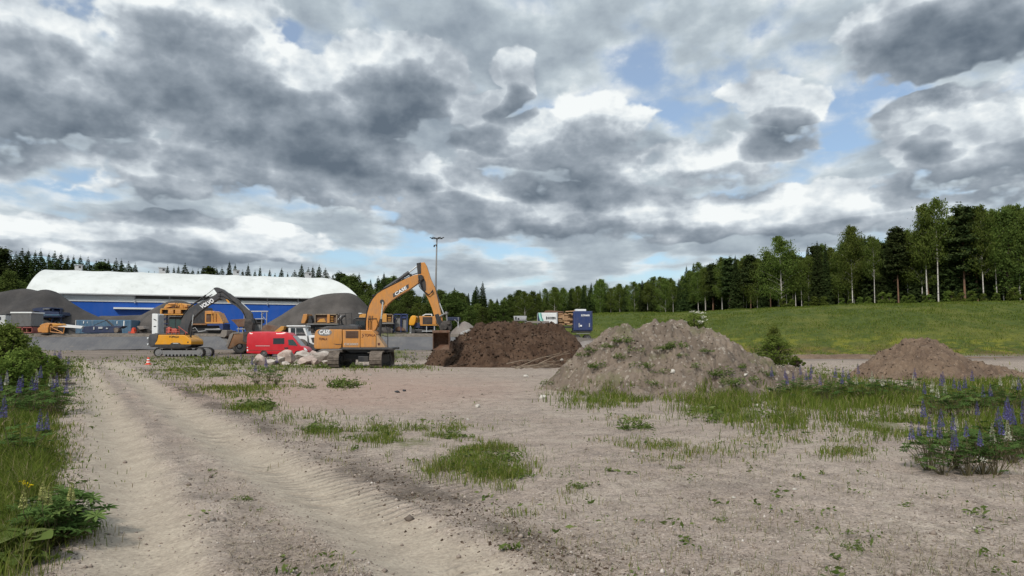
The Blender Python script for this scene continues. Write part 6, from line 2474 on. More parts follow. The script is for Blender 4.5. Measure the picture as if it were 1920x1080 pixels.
def left_forest():
    global tree_n
    px = -50
    while px < 905:
        D = 196 + rr.uniform(-6, 6)
        thin = 262 < px < 628
        top = float(np.interp(px, xl_, yl_)) + (rr.choice([-8, -5, -3, 0, 3, 6, 9]) if thin else rr.uniform(-5, 5))
        q = rr.random()
        kind = 'spruce' if (thin and q < .85) or q < (.93 if px < 262 else .5) else ('birch' if q < .62 else 'pine' if q < .8 or thin or px < 262 else 'broad')
        x, y, h = at_px(px, top, D)
        lab = {'spruce': 'dark pointed spruce', 'pine': 'dark round-topped pine', 'birch': 'dull green birch', 'broad': 'dense dull green tree'}[kind]
        where = 'left of the hall roof' if px < 262 else ('top showing over the white roof' if thin else 'between the hall and the light mast' if px < 815 else 'right of the light mast')
        o = ordinal((kind, where))
        tree(kind, rr.randint(0, 2), x, y, h, '%s %s from the left, %s' % (o, lab, where), 'trees behind the hall', (1.25 if thin else 1.3) * rr.uniform(.75, 1.3))
        px += (11.5 if thin else 12.5) * rr.uniform(.7, 1.25)
    # lower broadleaf belt right of the hall and at its left end
    px = 655
    while px < 1000:
        D = 158 + rr.uniform(-6, 6)
        top = 558 + 14 * math.sin(px / 23.0) + rr.uniform(-8, 8)
        x, y, h = at_px(px, top, D)
        kd = 'broad' if rr.random() < .8 else 'birch'
        wh = 'seen under the raised orange boom' if px < 790 else ('above the rightmost orange crusher' if px < 870 else 'above the dark soil heap')
        tree(kd, rr.randint(0, 1), x, y, h, '%s bushy %s from the left, low belt %s' % (ordinal((kd, wh)), 'birch' if kd == 'birch' else 'pale green tree', wh), 'bushy belt behind the terrace', 1.35)
        px += 13.5 * rr.uniform(.8, 1.2)
    for px, top in ((-30, 500), (-5, 512), (18, 505), (38, 520), (52, 536), (8, 530)):
        D = 140 + rr.uniform(-4, 4)
        x, y, h = at_px(px, top, D)
        tree('broad', rr.randint(0, 1), x, y, h, '%s olive green bushy tree above the left gravel heap' % {-30: 'leftmost', -5: 'second leftmost', 8: 'lowest', 18: 'tallest', 38: 'second rightmost', 52: 'rightmost'}[px], 'bushes at the left end of the hall', 1.2)
    x, y, h = at_px(905, 529, 168)
    tree('spruce', 2, x, y, h, 'tall dark layered spruce standing alone above the belt right of the mast', None, 1.1)
    x, y, h = at_px(720, 512, 178)
    tree('spruce', 0, x, y, h, 'tall dark spruce just right of the hall, behind the orange boom', None, 1.1)
    x, y, h = at_px(738, 516, 180)
    tree('spruce', 1, x, y, h, 'second tall spruce right of the hall, close behind the orange boom', None, 1.1)


left_forest()


# saplings at the foot of the forest
sap = make_broad(31, 2.0, 1500, .30, .10, 'shrub')
for i in range(26):
    px = 1470 + i * 20 + rr.uniform(-8, 8)
    D = float(np.interp(px, dx_, dy_)) - 6
    x = P(px, 570, D)[0]
    z = float(H(np.array([x]), np.array([D]))[0])
    r = root('sapling', (x, D, z), '%s pale green sapling from the left along the foot of the forest edge' % (ORD[i] if i < 16 else ['seventeenth', 'eighteenth', 'nineteenth', 'twentieth', 'sixth from last', 'fifth from last', 'fourth from last', 'third from last', 'next to last', 'last'][i - 16]), 'sapling', 'saplings along the right forest edge', rr.uniform(0, 6))
    s = rr.uniform(.6, 1.25)
    r.scale = (s * 1.2, s * 1.2, s)
    link('stem', sap[0], r)
    link('foliage', sap[1], r)


def forest_mass():
    """the deep wood behind the rows one can tell apart"""
    rs = np.random.RandomState(77)
    C, T = [], []
    TV_, TF_ = [], 0
    mb = MB()

    def add(x, y, h, w, n, low):
        z = float(H(np.array([x]), np.array([y]))[0])
        t = rs.rand(n) ** .85
        tt = low + (1 - low) * t
        R = w * (1 - t) ** .75 + .2
        a = rs.uniform(0, 6.28, n)
        r = R * np.sqrt(rs.uniform(.15, 1, n))
        C.append(np.stack([x + np.cos(a) * r, y + np.sin(a) * r, z + h * tt], -1))
        T.append(np.clip(rs.normal(.35, .2, n), 0, 1))
        mb.tube([(x, y, z - .2), (x, y, z + h * .9)], .13, 5, .04, cap=False)
    px = 890
    while px < 2150:
        for back in (12, 19, 28, 38):
            D = float(np.interp(px, dx_, dy_)) + back + rs.uniform(-3, 3)
            top = float(np.interp(px, xr, yr)) + (8 if px < 1300 else 14) + rs.uniform(0, 24)
            x, y, h = at_px(px + rs.uniform(-6, 6), top, D)
            add(x, y, max(h, 3), h * .17, 700, .14 if px > 1300 else .06)
        px += 15
    px = -160
    while px < 900:
        D = 212 + rs.uniform(-5, 5)
        top = float(np.interp(px, xl_, yl_)) + (22 if 262 < px < 628 else 8) + rs.uniform(0, 6)
        x, y, h = at_px(px, top, D)
        add(x, y, max(h, 3), h * .24, 520, .03)
        px += 15
    # undergrowth closing the view between the trunks
    px = 900
    while px < 2150:
        D = float(np.interp(px, dx_, dy_)) + 17 + rs.uniform(-2, 2)
        x = P(px, 580, D)[0]
        z = float(H(np.array([x]), np.array([D]))[0])
        n = 260
        C.append(np.stack([x + rs.normal(0, 1.1, n), D + rs.normal(0, .8, n), z + np.abs(rs.normal(0, 1.6, n))], -1))
        T.append(np.clip(rs.normal(.3, .2, n), 0, 1))
        px += 7
    # beyond the picture's sides
    for px in range(-1500, -60, 22):
        x, y, h = at_px(px, 480 + rs.uniform(-8, 8), 190. + rs.uniform(-12, 12))
        add(x, y, h, h * .30, 900, .02)
    for px in range(2080, 4200, 26):
        x, y, h = at_px(px, 380 + rs.uniform(-15, 15), 112. + rs.uniform(0, 14))
        add(x, y, h, h * .2, 900, .05)
    C = np.concatenate(C); T = np.concatenate(T)
    V, Fc = quads(C, .33, rs)
    o = link('forest', np_mesh('forest', V, Fc, M['forestmix'], False, {'tint': ('FACE', T)}))
    tag(o, 'dark depth of the spruce and pine wood behind the front rows of trees', 'forest', kind='stuff')
    t = mb.build('forest_trunks', M['bark'])
    t.parent = o
    t['kind'] = 'stuff'


forest_mass()

# ------------------------------------------------------------------ grass and flowers
def tinted(name, stops, trans=.3, rough=.6):
    """colour along the attribute tint through the given stops"""
    m, nt, out = new_mat(name)
    at = nt.node('ShaderNodeAttribute', attribute_name='tint')
    rp = nt.node('ShaderNodeValToRGB')
    nt.put(rp.inputs[0], at.outputs['Fac'])
    e = rp.color_ramp.elements
    e[0].position, e[0].color = stops[0][0], (*stops[0][1], 1)
    e[1].position, e[1].color = stops[-1][0], (*stops[-1][1], 1)
    for p, c in stops[1:-1]:
        x = e.new(p)
        x.color = (*c, 1)
    b = nt.node('ShaderNodeBsdfDiffuse')
    nt.put(b.inputs[0], rp.outputs[0])
    t = nt.node('ShaderNodeBsdfTranslucent')
    nt.put(t.inputs[0], rp.outputs[0])
    mx = nt.node('ShaderNodeMixShader')
    mx.inputs[0].default_value = trans
    nt.l.new(b.outputs[0], mx.inputs[1])
    nt.l.new(t.outputs[0], mx.inputs[2])
    nt.l.new(mx.outputs[0], out.inputs[0])
    return m


M['grass'] = tinted('grass_blades', [(0, (.060, .092, .014)), (.45, (.125, .165, .030)), (.72, (.19, .20, .05)), (.86, (.26, .22, .11)), (1, (.34, .27, .17))], .35)
M['weed'] = tinted('weed_leaves', [(0, (.050, .080, .020)), (.6, (.115, .155, .042)), (1, (.18, .21, .075))], .3)
M['lupleaf'] = tinted('lupine_leaves', [(0, (.040, .078, .022)), (.6, (.085, .140, .038)), (1, (.145, .20, .06))], .25)
M['purple'] = tinted('purple_florets', [(0, (.055, .045, .15)), (.6, (.105, .095, .25)), (1, (.20, .18, .32))], .2)
M['cream'] = tinted('cream_florets', [(0, (.28, .29, .17)), (.6, (.46, .45, .35)), (1, (.62, .61, .53))], .25)
M['seed'] = tinted('seed_spike', [(0, (.20, .22, .06)), (.6, (.36, .36, .14)), (1, (.46, .44, .22))], .25)
M['yellowfl'] = tinted('yellow_petals', [(0, (.50, .36, .01)), (1, (.75, .58, .02))], .2)
M['stem'] = flat('plant_stems', (.09, .075, .035), .8)


def blades(base, h, w, lean, rs, tint, seg=2):
    """grass blades: base (n,3), height, width, lean arrays"""
    n = len(base)
    a = rs.uniform(0, 2 * math.pi, n)
    d = np.stack([np.cos(a), np.sin(a), np.zeros(n)], -1)
    b = rs.uniform(0, 2 * math.pi, n)
    s = np.stack([np.cos(b), np.sin(b), np.zeros(n)], -1) * (w / 2)[:, None]
    up = np.array([0, 0, 1.0])
    p0 = base - up * .02
    p1 = base + up * (h * .55)[:, None] + d * (h * lean * .28)[:, None]
    p2 = base + up * (h * (1 - .25 * lean))[:, None] + d * (h * lean)[:, None]
    V = np.stack([p0 - s, p0 + s, p1 + s * .8, p1 - s * .8, p2], 1).reshape(-1, 3)
    i = np.arange(n)[:, None] * 5
    Q = i + np.array([[0, 1, 2, 3]])
    Tt = i + np.array([[3, 2, 4]])
    return V, [Q, Tt], np.concatenate([tint, tint])


def build_grass():
    rs = np.random.RandomState(5)
    B, Hh, W, L, T = [], [], [], [], []
    for cx, cy, rx, ry, s in PATCH:
        n = int(min(9000, rx * ry * math.pi * s * (.85 if cy > 760 else (1.9 if cx > 1300 and cy > 720 else 1.25))))
        if cx < 0:
            n = int(n * .5)
        px = rs.normal(cx, rx * .7, n)
        py = rs.normal(cy, ry * .7, n)
        k = (py > 662) & (py < 1250)
        px, py = px[k], py[k]
        if not len(px):
            continue
        q = np.array([G(a, b)[:2] for a, b in zip(px, py)])
        cl = fbm(q[:, 0] / .35, q[:, 1] / .35, 3, 71) + fbm(q[:, 0] / 1.4, q[:, 1] / 1.4, 2, 73)
        k = cl > rs.uniform(-.12, .42, len(cl)) - (.32 if cx < 140 else .14) * s + .05
        q, cl, pyk, pxk = q[k], cl[k], py[k], px[k]
        z = ground_z(q[:, 0], q[:, 1])
        # on the big mound the grass stands on the mound
        D = np.hypot(q[:, 0], q[:, 1])
        rz = np.array([rub_z(x, y) if (17 < y < 31 and -1 < x < 13) else -1 for x, y in q])
        z = np.maximum(z, rz)
        kk = rz < .40
        q, cl, z, D, pxk = q[kk], cl[kk], z[kk], D[kk], pxk[kk]
        tall = .07 + .045 * min(s, 1.3)
        if cx < 70: tall = .26
        elif cx < 140: tall = .10
        if 1100 < cx and cy < 800 and s > .8: tall = .19 if cx < 1300 else .26
        if cy < 700: tall = .15
        hh = tall * rs.uniform(.45, 1.3, len(q)) * (1 + .5 * cl)
        if cx < 70:
            hh = hh * np.clip((135 - pxk) / 60, .22, 1)
        B.append(np.concatenate([q, z[:, None]], 1))
        Hh.append(hh)
        W.append(np.maximum(.006, D * .00085) * rs.uniform(.7, 1.3, len(q)))
        L.append(rs.uniform(.1, .75, len(q)))
        dry = .25 if s < .6 else .10
        t = np.clip(rs.normal(.42 if s > .8 else .52, .16, len(q)) - cl * .25, 0, .74)
        t = np.where(rs.rand(len(q)) < dry, rs.uniform(.78, 1, len(q)), t)
        T.append(t)
    # thin dry and green blades scattered over the waste ground
    n = 17000
    px = rs.uniform(-100, 2020, n)
    py = 690 + 400 * rs.rand(n) ** .8
    q = np.array([G(a, b)[:2] for a, b in zip(px, py)])
    msk = ground_height_detail(q[:, 0], q[:, 1])
    keep = (msk[1] < .25) & (fbm(q[:, 0] / 1.2, q[:, 1] / 1.2, 3, 79) > rs.uniform(-.25, .45, n)) & (msk[4] < .5)
    keep &= (px > 520) | (rs.rand(n) < .25)
    q = q[keep]
    z = H(q[:, 0], q[:, 1]) + msk[0][keep]
    D = np.hypot(q[:, 0], q[:, 1])
    m = len(q)
    B.append(np.concatenate([q, z[:, None]], 1)); Hh.append(rs.uniform(.03, .11, m)); W.append(np.maximum(.004, D * .0005)); L.append(rs.uniform(.3, 1.2, m))
    T.append(np.where(rs.rand(m) < .55, rs.uniform(.78, 1, m), rs.uniform(.1, .6, m)))
    allb = np.concatenate(B[:-1])
    D = np.hypot(allb[:, 0], allb[:, 1])
    wgt = np.clip((np.hypot(allb[:, 0], allb[:, 1]) - 5) / 12, .02, 1)
    pick = allb[rs.choice(len(allb), 2200, replace=False, p=wgt / wgt.sum())]
    more = B[-1][rs.choice(len(B[-1]), 90, replace=False)]
    pick = np.concatenate([pick, more])
    C, S, Tw = [], [], []
    for p in pick:
        d = math.hypot(p[0], p[1])
        k = rs.randint(7, 18)
        r = rs.uniform(.03, .12)
        c = rs.normal(size=(k, 3)) * np.array([r, r, r * .35]) + p + np.array([0, 0, r * .5])
        C.append(c); S.append(np.full(k, max(rs.uniform(.010, .026), d * .0008))); Tw.append(np.clip(rs.normal(.5, .25, k), 0, 1))
    Vw, Fw = quads(np.concatenate(C), np.concatenate(S), rs, elong=1.4)
    o = link('low_weeds', np_mesh('low_weeds', Vw, Fw, M['weed'], False, {'tint': ('FACE', np.concatenate(Tw))}))
    tag(o, 'low leafy weeds mixed into the grass patches', 'weeds', kind='stuff')
    V, Fc, tt = blades(np.concatenate(B), np.concatenate(Hh), np.concatenate(W), np.concatenate(L), rs, np.concatenate(T))
    o = link('grass', np_mesh('grass', V, Fc, M['grass'], False, {'tint': ('FACE', tt)}))
    tag(o, 'patches of green and dry grass growing on the gravel ground and along the track', 'grass', kind='stuff')


build_grass()


def build_meadow():
    rs = np.random.RandomState(8)
    n = 110000
    px = rs.uniform(840, 2050, n)
    py = rs.uniform(575, 668, n)
    x = rs.uniform(0, 1, n)
    # sample on the slope itself
    t = rs.uniform(-.02, 1.15, n)
    X = rs.uniform(-8, 95, n)
    Y = toe_y(X) + t * 46
    k = (np.abs(X / Y - .36) < .42)
    X, Y = X[k], Y[k]
    z = H(X, Y)
    m = len(X)
    cl = fbm(X / 2.2, Y / 2.2, 3, 83)
    k = cl > rs.uniform(-.4, .3, m)
    X, Y, z, cl = X[k], Y[k], z[k], cl[k]
    m = len(X)
    V, Fc, tt = blades(np.stack([X, Y, z], -1), .10 + .14 * rs.rand(m) + .25 * np.maximum(cl, 0), np.full(m, .07), rs.uniform(.2, .8, m), rs, np.clip(rs.normal(.35, .18, m) + .2 * (z < 3.5), 0, .78))
    o = link('meadow_grass', np_mesh('meadow_grass', V, Fc, M['grass'], False, {'tint': ('FACE', tt)}))
    tag(o, 'taller grass tufts on the green embankment below the forest', 'grass', kind='stuff')


build_meadow()


# ------------------------------------------------------------------ pebbles
def build_pebbles():
    rs = np.random.RandomState(9)
    n = 42000
    px = rs.uniform(-150, 2070, n)
    py = 700 + 400 * rs.rand(n) ** .62
    q = np.array([G(a, b)[:2] for a, b in zip(px, py)])
    hd = ground_height_detail(q[:, 0], q[:, 1])
    keep = (hd[1] < rs.uniform(.2, 1.1, n)) & (fbm(q[:, 0] / .8, q[:, 1] / .8, 3, 87) > rs.uniform(-.5, .3, n))
    q = q[keep]
    z = (H(q[:, 0], q[:, 1]) + hd[0][keep])
    D = np.hypot(q[:, 0], q[:, 1])
    m = len(q)
    s = np.maximum(.006 * np.exp(rs.normal(0, .45, m)), D * .0007 * rs.uniform(.6, 1.3, m))
    s = np.where(rs.rand(m) < .02, s * 2.3, s)
    o8 = np.array([(1, 0, 0), (0, 1, 0), (-1, 0, 0), (0, -1, 0), (0, 0, .8), (0, 0, -.8)], float)
    f8 = np.array([(0, 1, 4), (1, 2, 4), (2, 3, 4), (3, 0, 4), (1, 0, 5), (2, 1, 5), (3, 2, 5), (0, 3, 5)])
    jit = rs.uniform(.6, 1.35, (m, 6, 1))
    a = rs.uniform(0, 6.28, m)
    ca, sa = np.cos(a)[:, None], np.sin(a)[:, None]
    loc = o8[None] * jit * s[:, None, None]
    X = loc[..., 0] * ca - loc[..., 1] * sa
    Y = loc[..., 0] * sa + loc[..., 1] * ca
    V = np.stack([X + q[:, 0:1], Y + q[:, 1:2], loc[..., 2] + z[:, None] + s[:, None] * .25], -1).reshape(-1, 3)
    Fc = (np.arange(m)[:, None, None] * 6 + f8[None]).reshape(-1, 3)
    mt = tinted('pebble_stone', [(0, (.10, .08, .066)), (.45, (.24, .195, .162)), (.8, (.36, .305, .26)), (1, (.58, .53, .48))], 0.0)
    t = np.repeat(np.clip(rs.beta(2.2, 2.2, m), 0, 1), 8)
    o = link('pebbles', np_mesh('pebbles', V, Fc, mt, False, {'tint': ('FACE', t)}))
    tag(o, 'loose pinkish and grey pebbles strewn over the gravel ground', 'pebbles', kind='stuff')


build_pebbles()


def build_clods():
    """dark broken clods along the edge of the track and crumbs on the heaps"""
    rs = np.random.RandomState(19)
    Cc, S, T = [], [], []
    for i in range(2600):
        s = rs.rand()
        seg = CLOD
        k = min(int(s * (len(seg) - 1)), len(seg) - 2)
        f = s * (len(seg) - 1) - k
        p = seg[k] * (1 - f) + seg[k + 1] * f + rs.normal(0, .28, 2)
        Cc.append((p[0], p[1], 0)); S.append(.007 + .016 * rs.rand() ** 3); T.append(rs.uniform(.05, .45))
    for i in range(700):
        k = rs.randint(0, len(MID) - 1)
        f = rs.rand()
        p = MID[k] * (1 - f) + MID[k + 1] * f + rs.normal(0, .3, 2)
        Cc.append((p[0], p[1], 0)); S.append(.005 + .010 * rs.rand() ** 3); T.append(rs.uniform(.2, .7))
    Cc = np.array(Cc)
    Cc[:, 2] = ground_z(Cc[:, 0], Cc[:, 1])
    S, T = list(S), list(T)
    C2, S2, T2 = [], [], []
    for fz, x0, x1, y0, y1, n, sm, tt in ((rub_z, -.5, 12, 19, 31, 9000, .022, .62), (soil_z, -6, 5.5, 45, 54, 6000, .05, .12), (sand_z, 14, 24, 27.5, 38, 5000, .03, .45)):
        for i in range(n):
            x, y = rs.uniform(x0, x1), rs.uniform(y0, y1)
            z = fz(x, y)
            if z > .06:
                C2.append((x, y, z)); S2.append(sm * (.5 + 1.6 * rs.rand() ** 4)); T2.append(float(np.clip(rs.normal(tt, .16), 0, 1)))
    C = np.concatenate([Cc, np.array(C2)])
    S = np.array(S + S2); T = np.array(T + T2)
    o8 = np.array([(1, 0, 0), (0, 1, 0), (-1, 0, 0), (0, -1, 0), (0, 0, .75), (0, 0, -.75)], float)
    f8 = np.array([(0, 1, 4), (1, 2, 4), (2, 3, 4), (3, 0, 4), (1, 0, 5), (2, 1, 5), (3, 2, 5), (0, 3, 5)])
    m = len(C)
    loc = o8[None] * rs.uniform(.6, 1.4, (m, 6, 1)) * S[:, None, None]
    a = rs.uniform(0, 6.28, m)
    ca, sa = np.cos(a)[:, None], np.sin(a)[:, None]
    X = loc[..., 0] * ca - loc[..., 1] * sa
    Y = loc[..., 0] * sa + loc[..., 1] * ca
    V = np.stack([X + C[:, 0:1], Y + C[:, 1:2], loc[..., 2] + C[:, 2:3]], -1).reshape(-1, 3)
    Fc = (np.arange(m)[:, None, None] * 6 + f8[None]).reshape(-1, 3)
    mt = tinted('soil_clods', [(0, (.032, .022, .016)), (.3, (.080, .057, .042)), (.6, (.185, .142, .108)), (1, (.33, .28, .23))], 0.0)
    o = link('soil_clods', np_mesh('soil_clods', V, Fc, mt, False, {'tint': ('FACE', np.repeat(T, 8))}))
    tag(o, 'crumbled clods of soil along the track edge and over the heaps', 'clods', kind='stuff')


build_clods()


def build_straw():
    rs = np.random.RandomState(29)
    n = 17000
    px = rs.uniform(420, 2020, n)
    py = 720 + 370 * rs.rand(n) ** .8
    q = np.array([G(a, b)[:2] for a, b in zip(px, py)])
    hd = ground_height_detail(q[:, 0], q[:, 1])
    k = (hd[1] < .2) & (fbm(q[:, 0] / 1.5, q[:, 1] / 1.5, 3, 93) > rs.uniform(-.3, .4, n))
    q = q[k]
    z = H(q[:, 0], q[:, 1]) + hd[0][k] + .008
    m = len(q)
    D = np.hypot(q[:, 0], q[:, 1])
    a = rs.uniform(0, 6.28, m)
    L = rs.uniform(.03, .12, m)[:, None]
    w = np.maximum(.002, D * .0003)[:, None]
    d = np.stack([np.cos(a), np.sin(a), rs.normal(0, .12, m)], -1)
    s = np.stack([-np.sin(a), np.cos(a), np.zeros(m)], -1)
    c = np.concatenate([q, z[:, None]], 1)
    V = np.stack([c - d * L, c + s * w + np.array([0, 0, .006]), c + d * L, c - s * w + np.array([0, 0, .006])], 1).reshape(-1, 3)
    mt = tinted('straw_bits', [(0, (.05, .038, .028)), (.5, (.20, .16, .11)), (1, (.42, .36, .26))], 0.0)
    o = link('straw', np_mesh('straw', V, np.arange(4 * m).reshape(m, 4), mt, False, {'tint': ('FACE', rs.uniform(0, 1, m))}))
    tag(o, 'dry straw and twig bits lying over the gravel ground', 'straw', kind='stuff')


build_straw()


# ------------------------------------------------------------------ leafy plants
def palmate(c, nrm_tilt, az, r, n, rs):
    """one lupine leaf: n leaflets round a point"""
    V, Fc = [], []
    t1 = np.array([math.cos(az), math.sin(az), 0])
    t2 = np.array([-math.sin(az) * math.cos(nrm_tilt), math.cos(az) * math.cos(nrm_tilt), math.sin(nrm_tilt)])
    nn = np.cross(t1, t2)
    for k in range(n):
        a = 2 * math.pi * k / n + rs.normal(0, .06)
        d = t1 * math.cos(a) + t2 * math.sin(a)
        s = -t1 * math.sin(a) + t2 * math.cos(a)
        L = r * rs.uniform(.8, 1.1)
        w = L * .15
        b = len(V)
        V += [c, c + d * L * .55 + s * w + nn * L * .12, c + d * L + nn * L * .02, c + d * L * .55 - s * w + nn * L * .12]
        Fc.append((b, b + 1, b + 2, b + 3))
    return V, Fc


def lupine_meshes(seed, nleaf=26, h=.55, spread=.32, leafr=.085, spikes=((0, 0, .68),), spike_mat='purple', spike_len=.24):
    rs = np.random.RandomState(seed)
    V, Fc, T = [], [], []
    st = MB()
    for i in range(nleaf):
        az = rs.uniform(0, 6.28)
        d = spread * rs.uniform(.1, 1)
        z = h * rs.uniform(.25, 1.0) * (1 - .35 * d / spread)
        c = np.array([math.cos(az) * d, math.sin(az) * d, z])
        v, f = palmate(c, rs.uniform(-.5, .5), az + rs.uniform(-.4, .4), leafr * rs.uniform(.7, 1.2), 8, rs)
        b = len(V)
        V += v
        Fc += [tuple(q + b for q in ff) for ff in f]
        T += [float(np.clip(rs.normal(.5, .2), 0, 1))] * len(f)
        st.tube([(c[0] * .15, c[1] * .15, 0), (c[0] * .6, c[1] * .6, z * .6), tuple(c)], .004, 4, .002, cap=False)
    for sx, sy, sh in spikes:
        st.tube([(sx * .3, sy * .3, 0), (sx, sy, sh * .6), (sx * 1.05, sy * 1.05, sh)], .006, 4, .003, cap=False)
    leaf = np_mesh('leaves', V, np.array(Fc), M['lupleaf'], False, {'tint': ('FACE', np.array(T))})
    sm = bpy.data.meshes.new('stems')
    st.bm.to_mesh(sm); st.bm.free(); sm.materials.append(M['stem'])
    sp = []
    for sx, sy, sh in spikes:
        C, TT, SZ = [], [], []
        rings = 15
        for k in range(rings):
            t = k / (rings - 1)
            r = .030 * (1 - t) ** .7 + .004
            for j in range(9):
                a = 6.28 * j / 9 + k * .4
                C.append((sx * 1.03 + math.cos(a) * r, sy * 1.03 + math.sin(a) * r, sh - spike_len * (1 - t) + .01))
                TT.append(np.clip(.35 + .5 * rs.rand() - .3 * t, 0, 1)); SZ.append(.016 * (1 - .6 * t))
        Vq, Fq = quads(np.array(C), np.array(SZ), rs)
        sp.append(np_mesh('flower_spike', Vq, Fq, M[spike_mat], False, {'tint': ('FACE', np.array(TT))}))
    return leaf, sm, sp


LUP = {
    'p': [lupine_meshes(51 + i, spikes=tuple((.20 * math.cos(2.1 * k + i), .20 * math.sin(2.1 * k + i), .62 + .09 * ((k * 7 + i) % 3)) for k in range((1, 3, 2, 0, 1)[i]))) for i in range(5)],
    'w': [lupine_meshes(61 + i, spikes=tuple((.18 * math.cos(2.4 * k + i), .18 * math.sin(2.4 * k + i), .62 + .08 * ((k * 5 + i) % 3)) for k in range(1 + i)), spike_mat='cream') for i in range(2)],
    'n': [lupine_meshes(71, nleaf=60, h=.46, spread=.38, leafr=.125, spikes=((-.12, .05, .60), (.16, .1, .66), (.02, -.1, .56), (.26, -.05, .58)), spike_mat='seed', spike_len=.17),
          lupine_meshes(72, nleaf=60, h=.42, spread=.36, leafr=.125, spikes=((.1, .1, .38), (.05, -.16, .33)), spike_mat='cream', spike_len=.13)],
}


def on_ground(px, py):
    x, y, _ = G(px, py)
    z = ground_z(x, y)
    if 17 < y < 31 and -1 < x < 13:
        z = max(z, rub_z(x, y))
    return x, y, z


def lupine(px, py, kind, label, group, s=1.0):
    x, y, z = on_ground(px, py)
    v = LUP[kind][int(RS.randint(0, 100)) % len(LUP[kind])]
    rt = root('lupine_plant', (x, y, z), label, 'lupine', group, RS.uniform(0, 6))
    rt.scale = (s, s, s)
    link('leaves', v[0], rt)
    link('stems', v[1], rt)
    for m in v[2]:
        link('flower_spike', m, rt)
    return rt


LP = []
for i, (a, b, k, s) in enumerate(((1742, 884, 'p', .95), (1768, 893, 'p', .75), (1792, 882, 'p', 1.0), (1815, 893, 'p', .8), (1842, 890, 'p', 1.1), (1868, 892, 'w', .95), (1765, 862, 'p', 1.0), (1800, 862, 'w', .8), (1835, 860, 'p', .9), (1872, 862, 'p', 1.05), (1902, 868, 'p', 1.0), (1925, 860, 'p', 1.05), (1895, 842, 'p', 1.0), (1922, 836, 'p', 1.05), (1860, 838, 'p', .85), (1740, 862, 'p', .8))):
    LP.append((a, b, k, s, 'near right', 'in the nearest right clump'))
for a, b, k in ((1745, 778, 'p'), (1762, 784, 'w'), (1780, 782, 'w'), (1800, 788, 'p'), (1822, 784, 'p'), (1845, 786, 'p'), (1866, 782, 'p'), (1890, 778, 'p'), (1912, 774, 'p'), (1832, 768, 'p'), (1860, 764, 'p'), (1885, 762, 'w'), (1808, 764, 'p'), (1780, 766, 'p')):
    LP.append((a, b, k, 1.1, 'mid right', 'in the thicket below the sandy heap'))
for a, b, k in ((1488, 745, 'p'), (1510, 742, 'p'), (1530, 750, 'p'), (1550, 755, 'p'), (1572, 752, 'p'), (1595, 744, 'p'), (1620, 755, 'w'), (1645, 756, 'w'), (1636, 745, 'p'), (1665, 748, 'p'), (1700, 745, 'p'), (1720, 750, 'w'), (1465, 752, 'p')):
    LP.append((a, b, k, 1.15, 'back right', 'in the band between the mounds'))
for a, b, k in ((4, 795, 'p'), (20, 788, 'p'), (42, 780, 'p'), (60, 788, 'p'), (78, 778, 'p'), (96, 782, 'p'), (112, 776, 'p'), (8, 770, 'w'), (50, 765, 'p'), (85, 762, 'w'), (108, 760, 'p'), (28, 765, 'p'), (66, 772, 'p')):
    LP.append((a, b, k, 1.25, 'left', 'in the purple band left of the track'))
for a, b, k in ((92, 716, 'p'), (104, 712, 'p'), (116, 710, 'p'), (100, 702, 'p'), (114, 700, 'p'), (86, 706, 'p'), (122, 704, 'p')):
    LP.append((a, b, k, 1.5, 'far left', 'at the far end, left verge'))
LP += [(34, 872, 'p', 1.15, 'near left', 'standing alone forward of the band, left verge, taller'), (54, 862, 'p', 1.0, 'near left', 'standing alone forward of the band, left verge, shorter')]
for a, b in ((505, 716), (518, 722), (482, 722)):
    LP.append((a, b, 'p', 1.3, 'centre', 'on the open gravel'))
for a, b in ((430, 684), (455, 686), (480, 685), (505, 684), (395, 684), (375, 686), (760, 676), (775, 680), (742, 678)):
    LP.append((a, b, 'p', 1.0, 'van', 'in the grass before the red van'))
for a, b, k, s, g, w in sorted(LP, key=lambda q: (q[4], q[0])):
    col = {'p': 'purple', 'w': 'cream-white'}[k]
    if 'alone' in w:
        lab = '%s lupine %s' % (col, w)
    else:
        o = ordinal(('lup', g, col))
        lab = '%s %s lupine from the left %s' % (o, col, w)
    lupine(a, b, k, lab, 'lupines, %s' % g, s)
for a, b, k, s, lab in ((128, 1008, 'n', .85, 'nearest lupine by the track with dark fanned leaves and greenish seed spikes'),
                        (100, 1030, 'n', .8, 'lupine with small white blooms low in the near left corner'),
                        (72, 1000, 'n', .75, 'dark-leaved lupine at the left of the near corner group'),
                        (112, 985, 'n', .75, 'back plant of the near left lupine group, pale spikes')):
    lupine(a, b, k, lab, 'lupines, near corner', s)


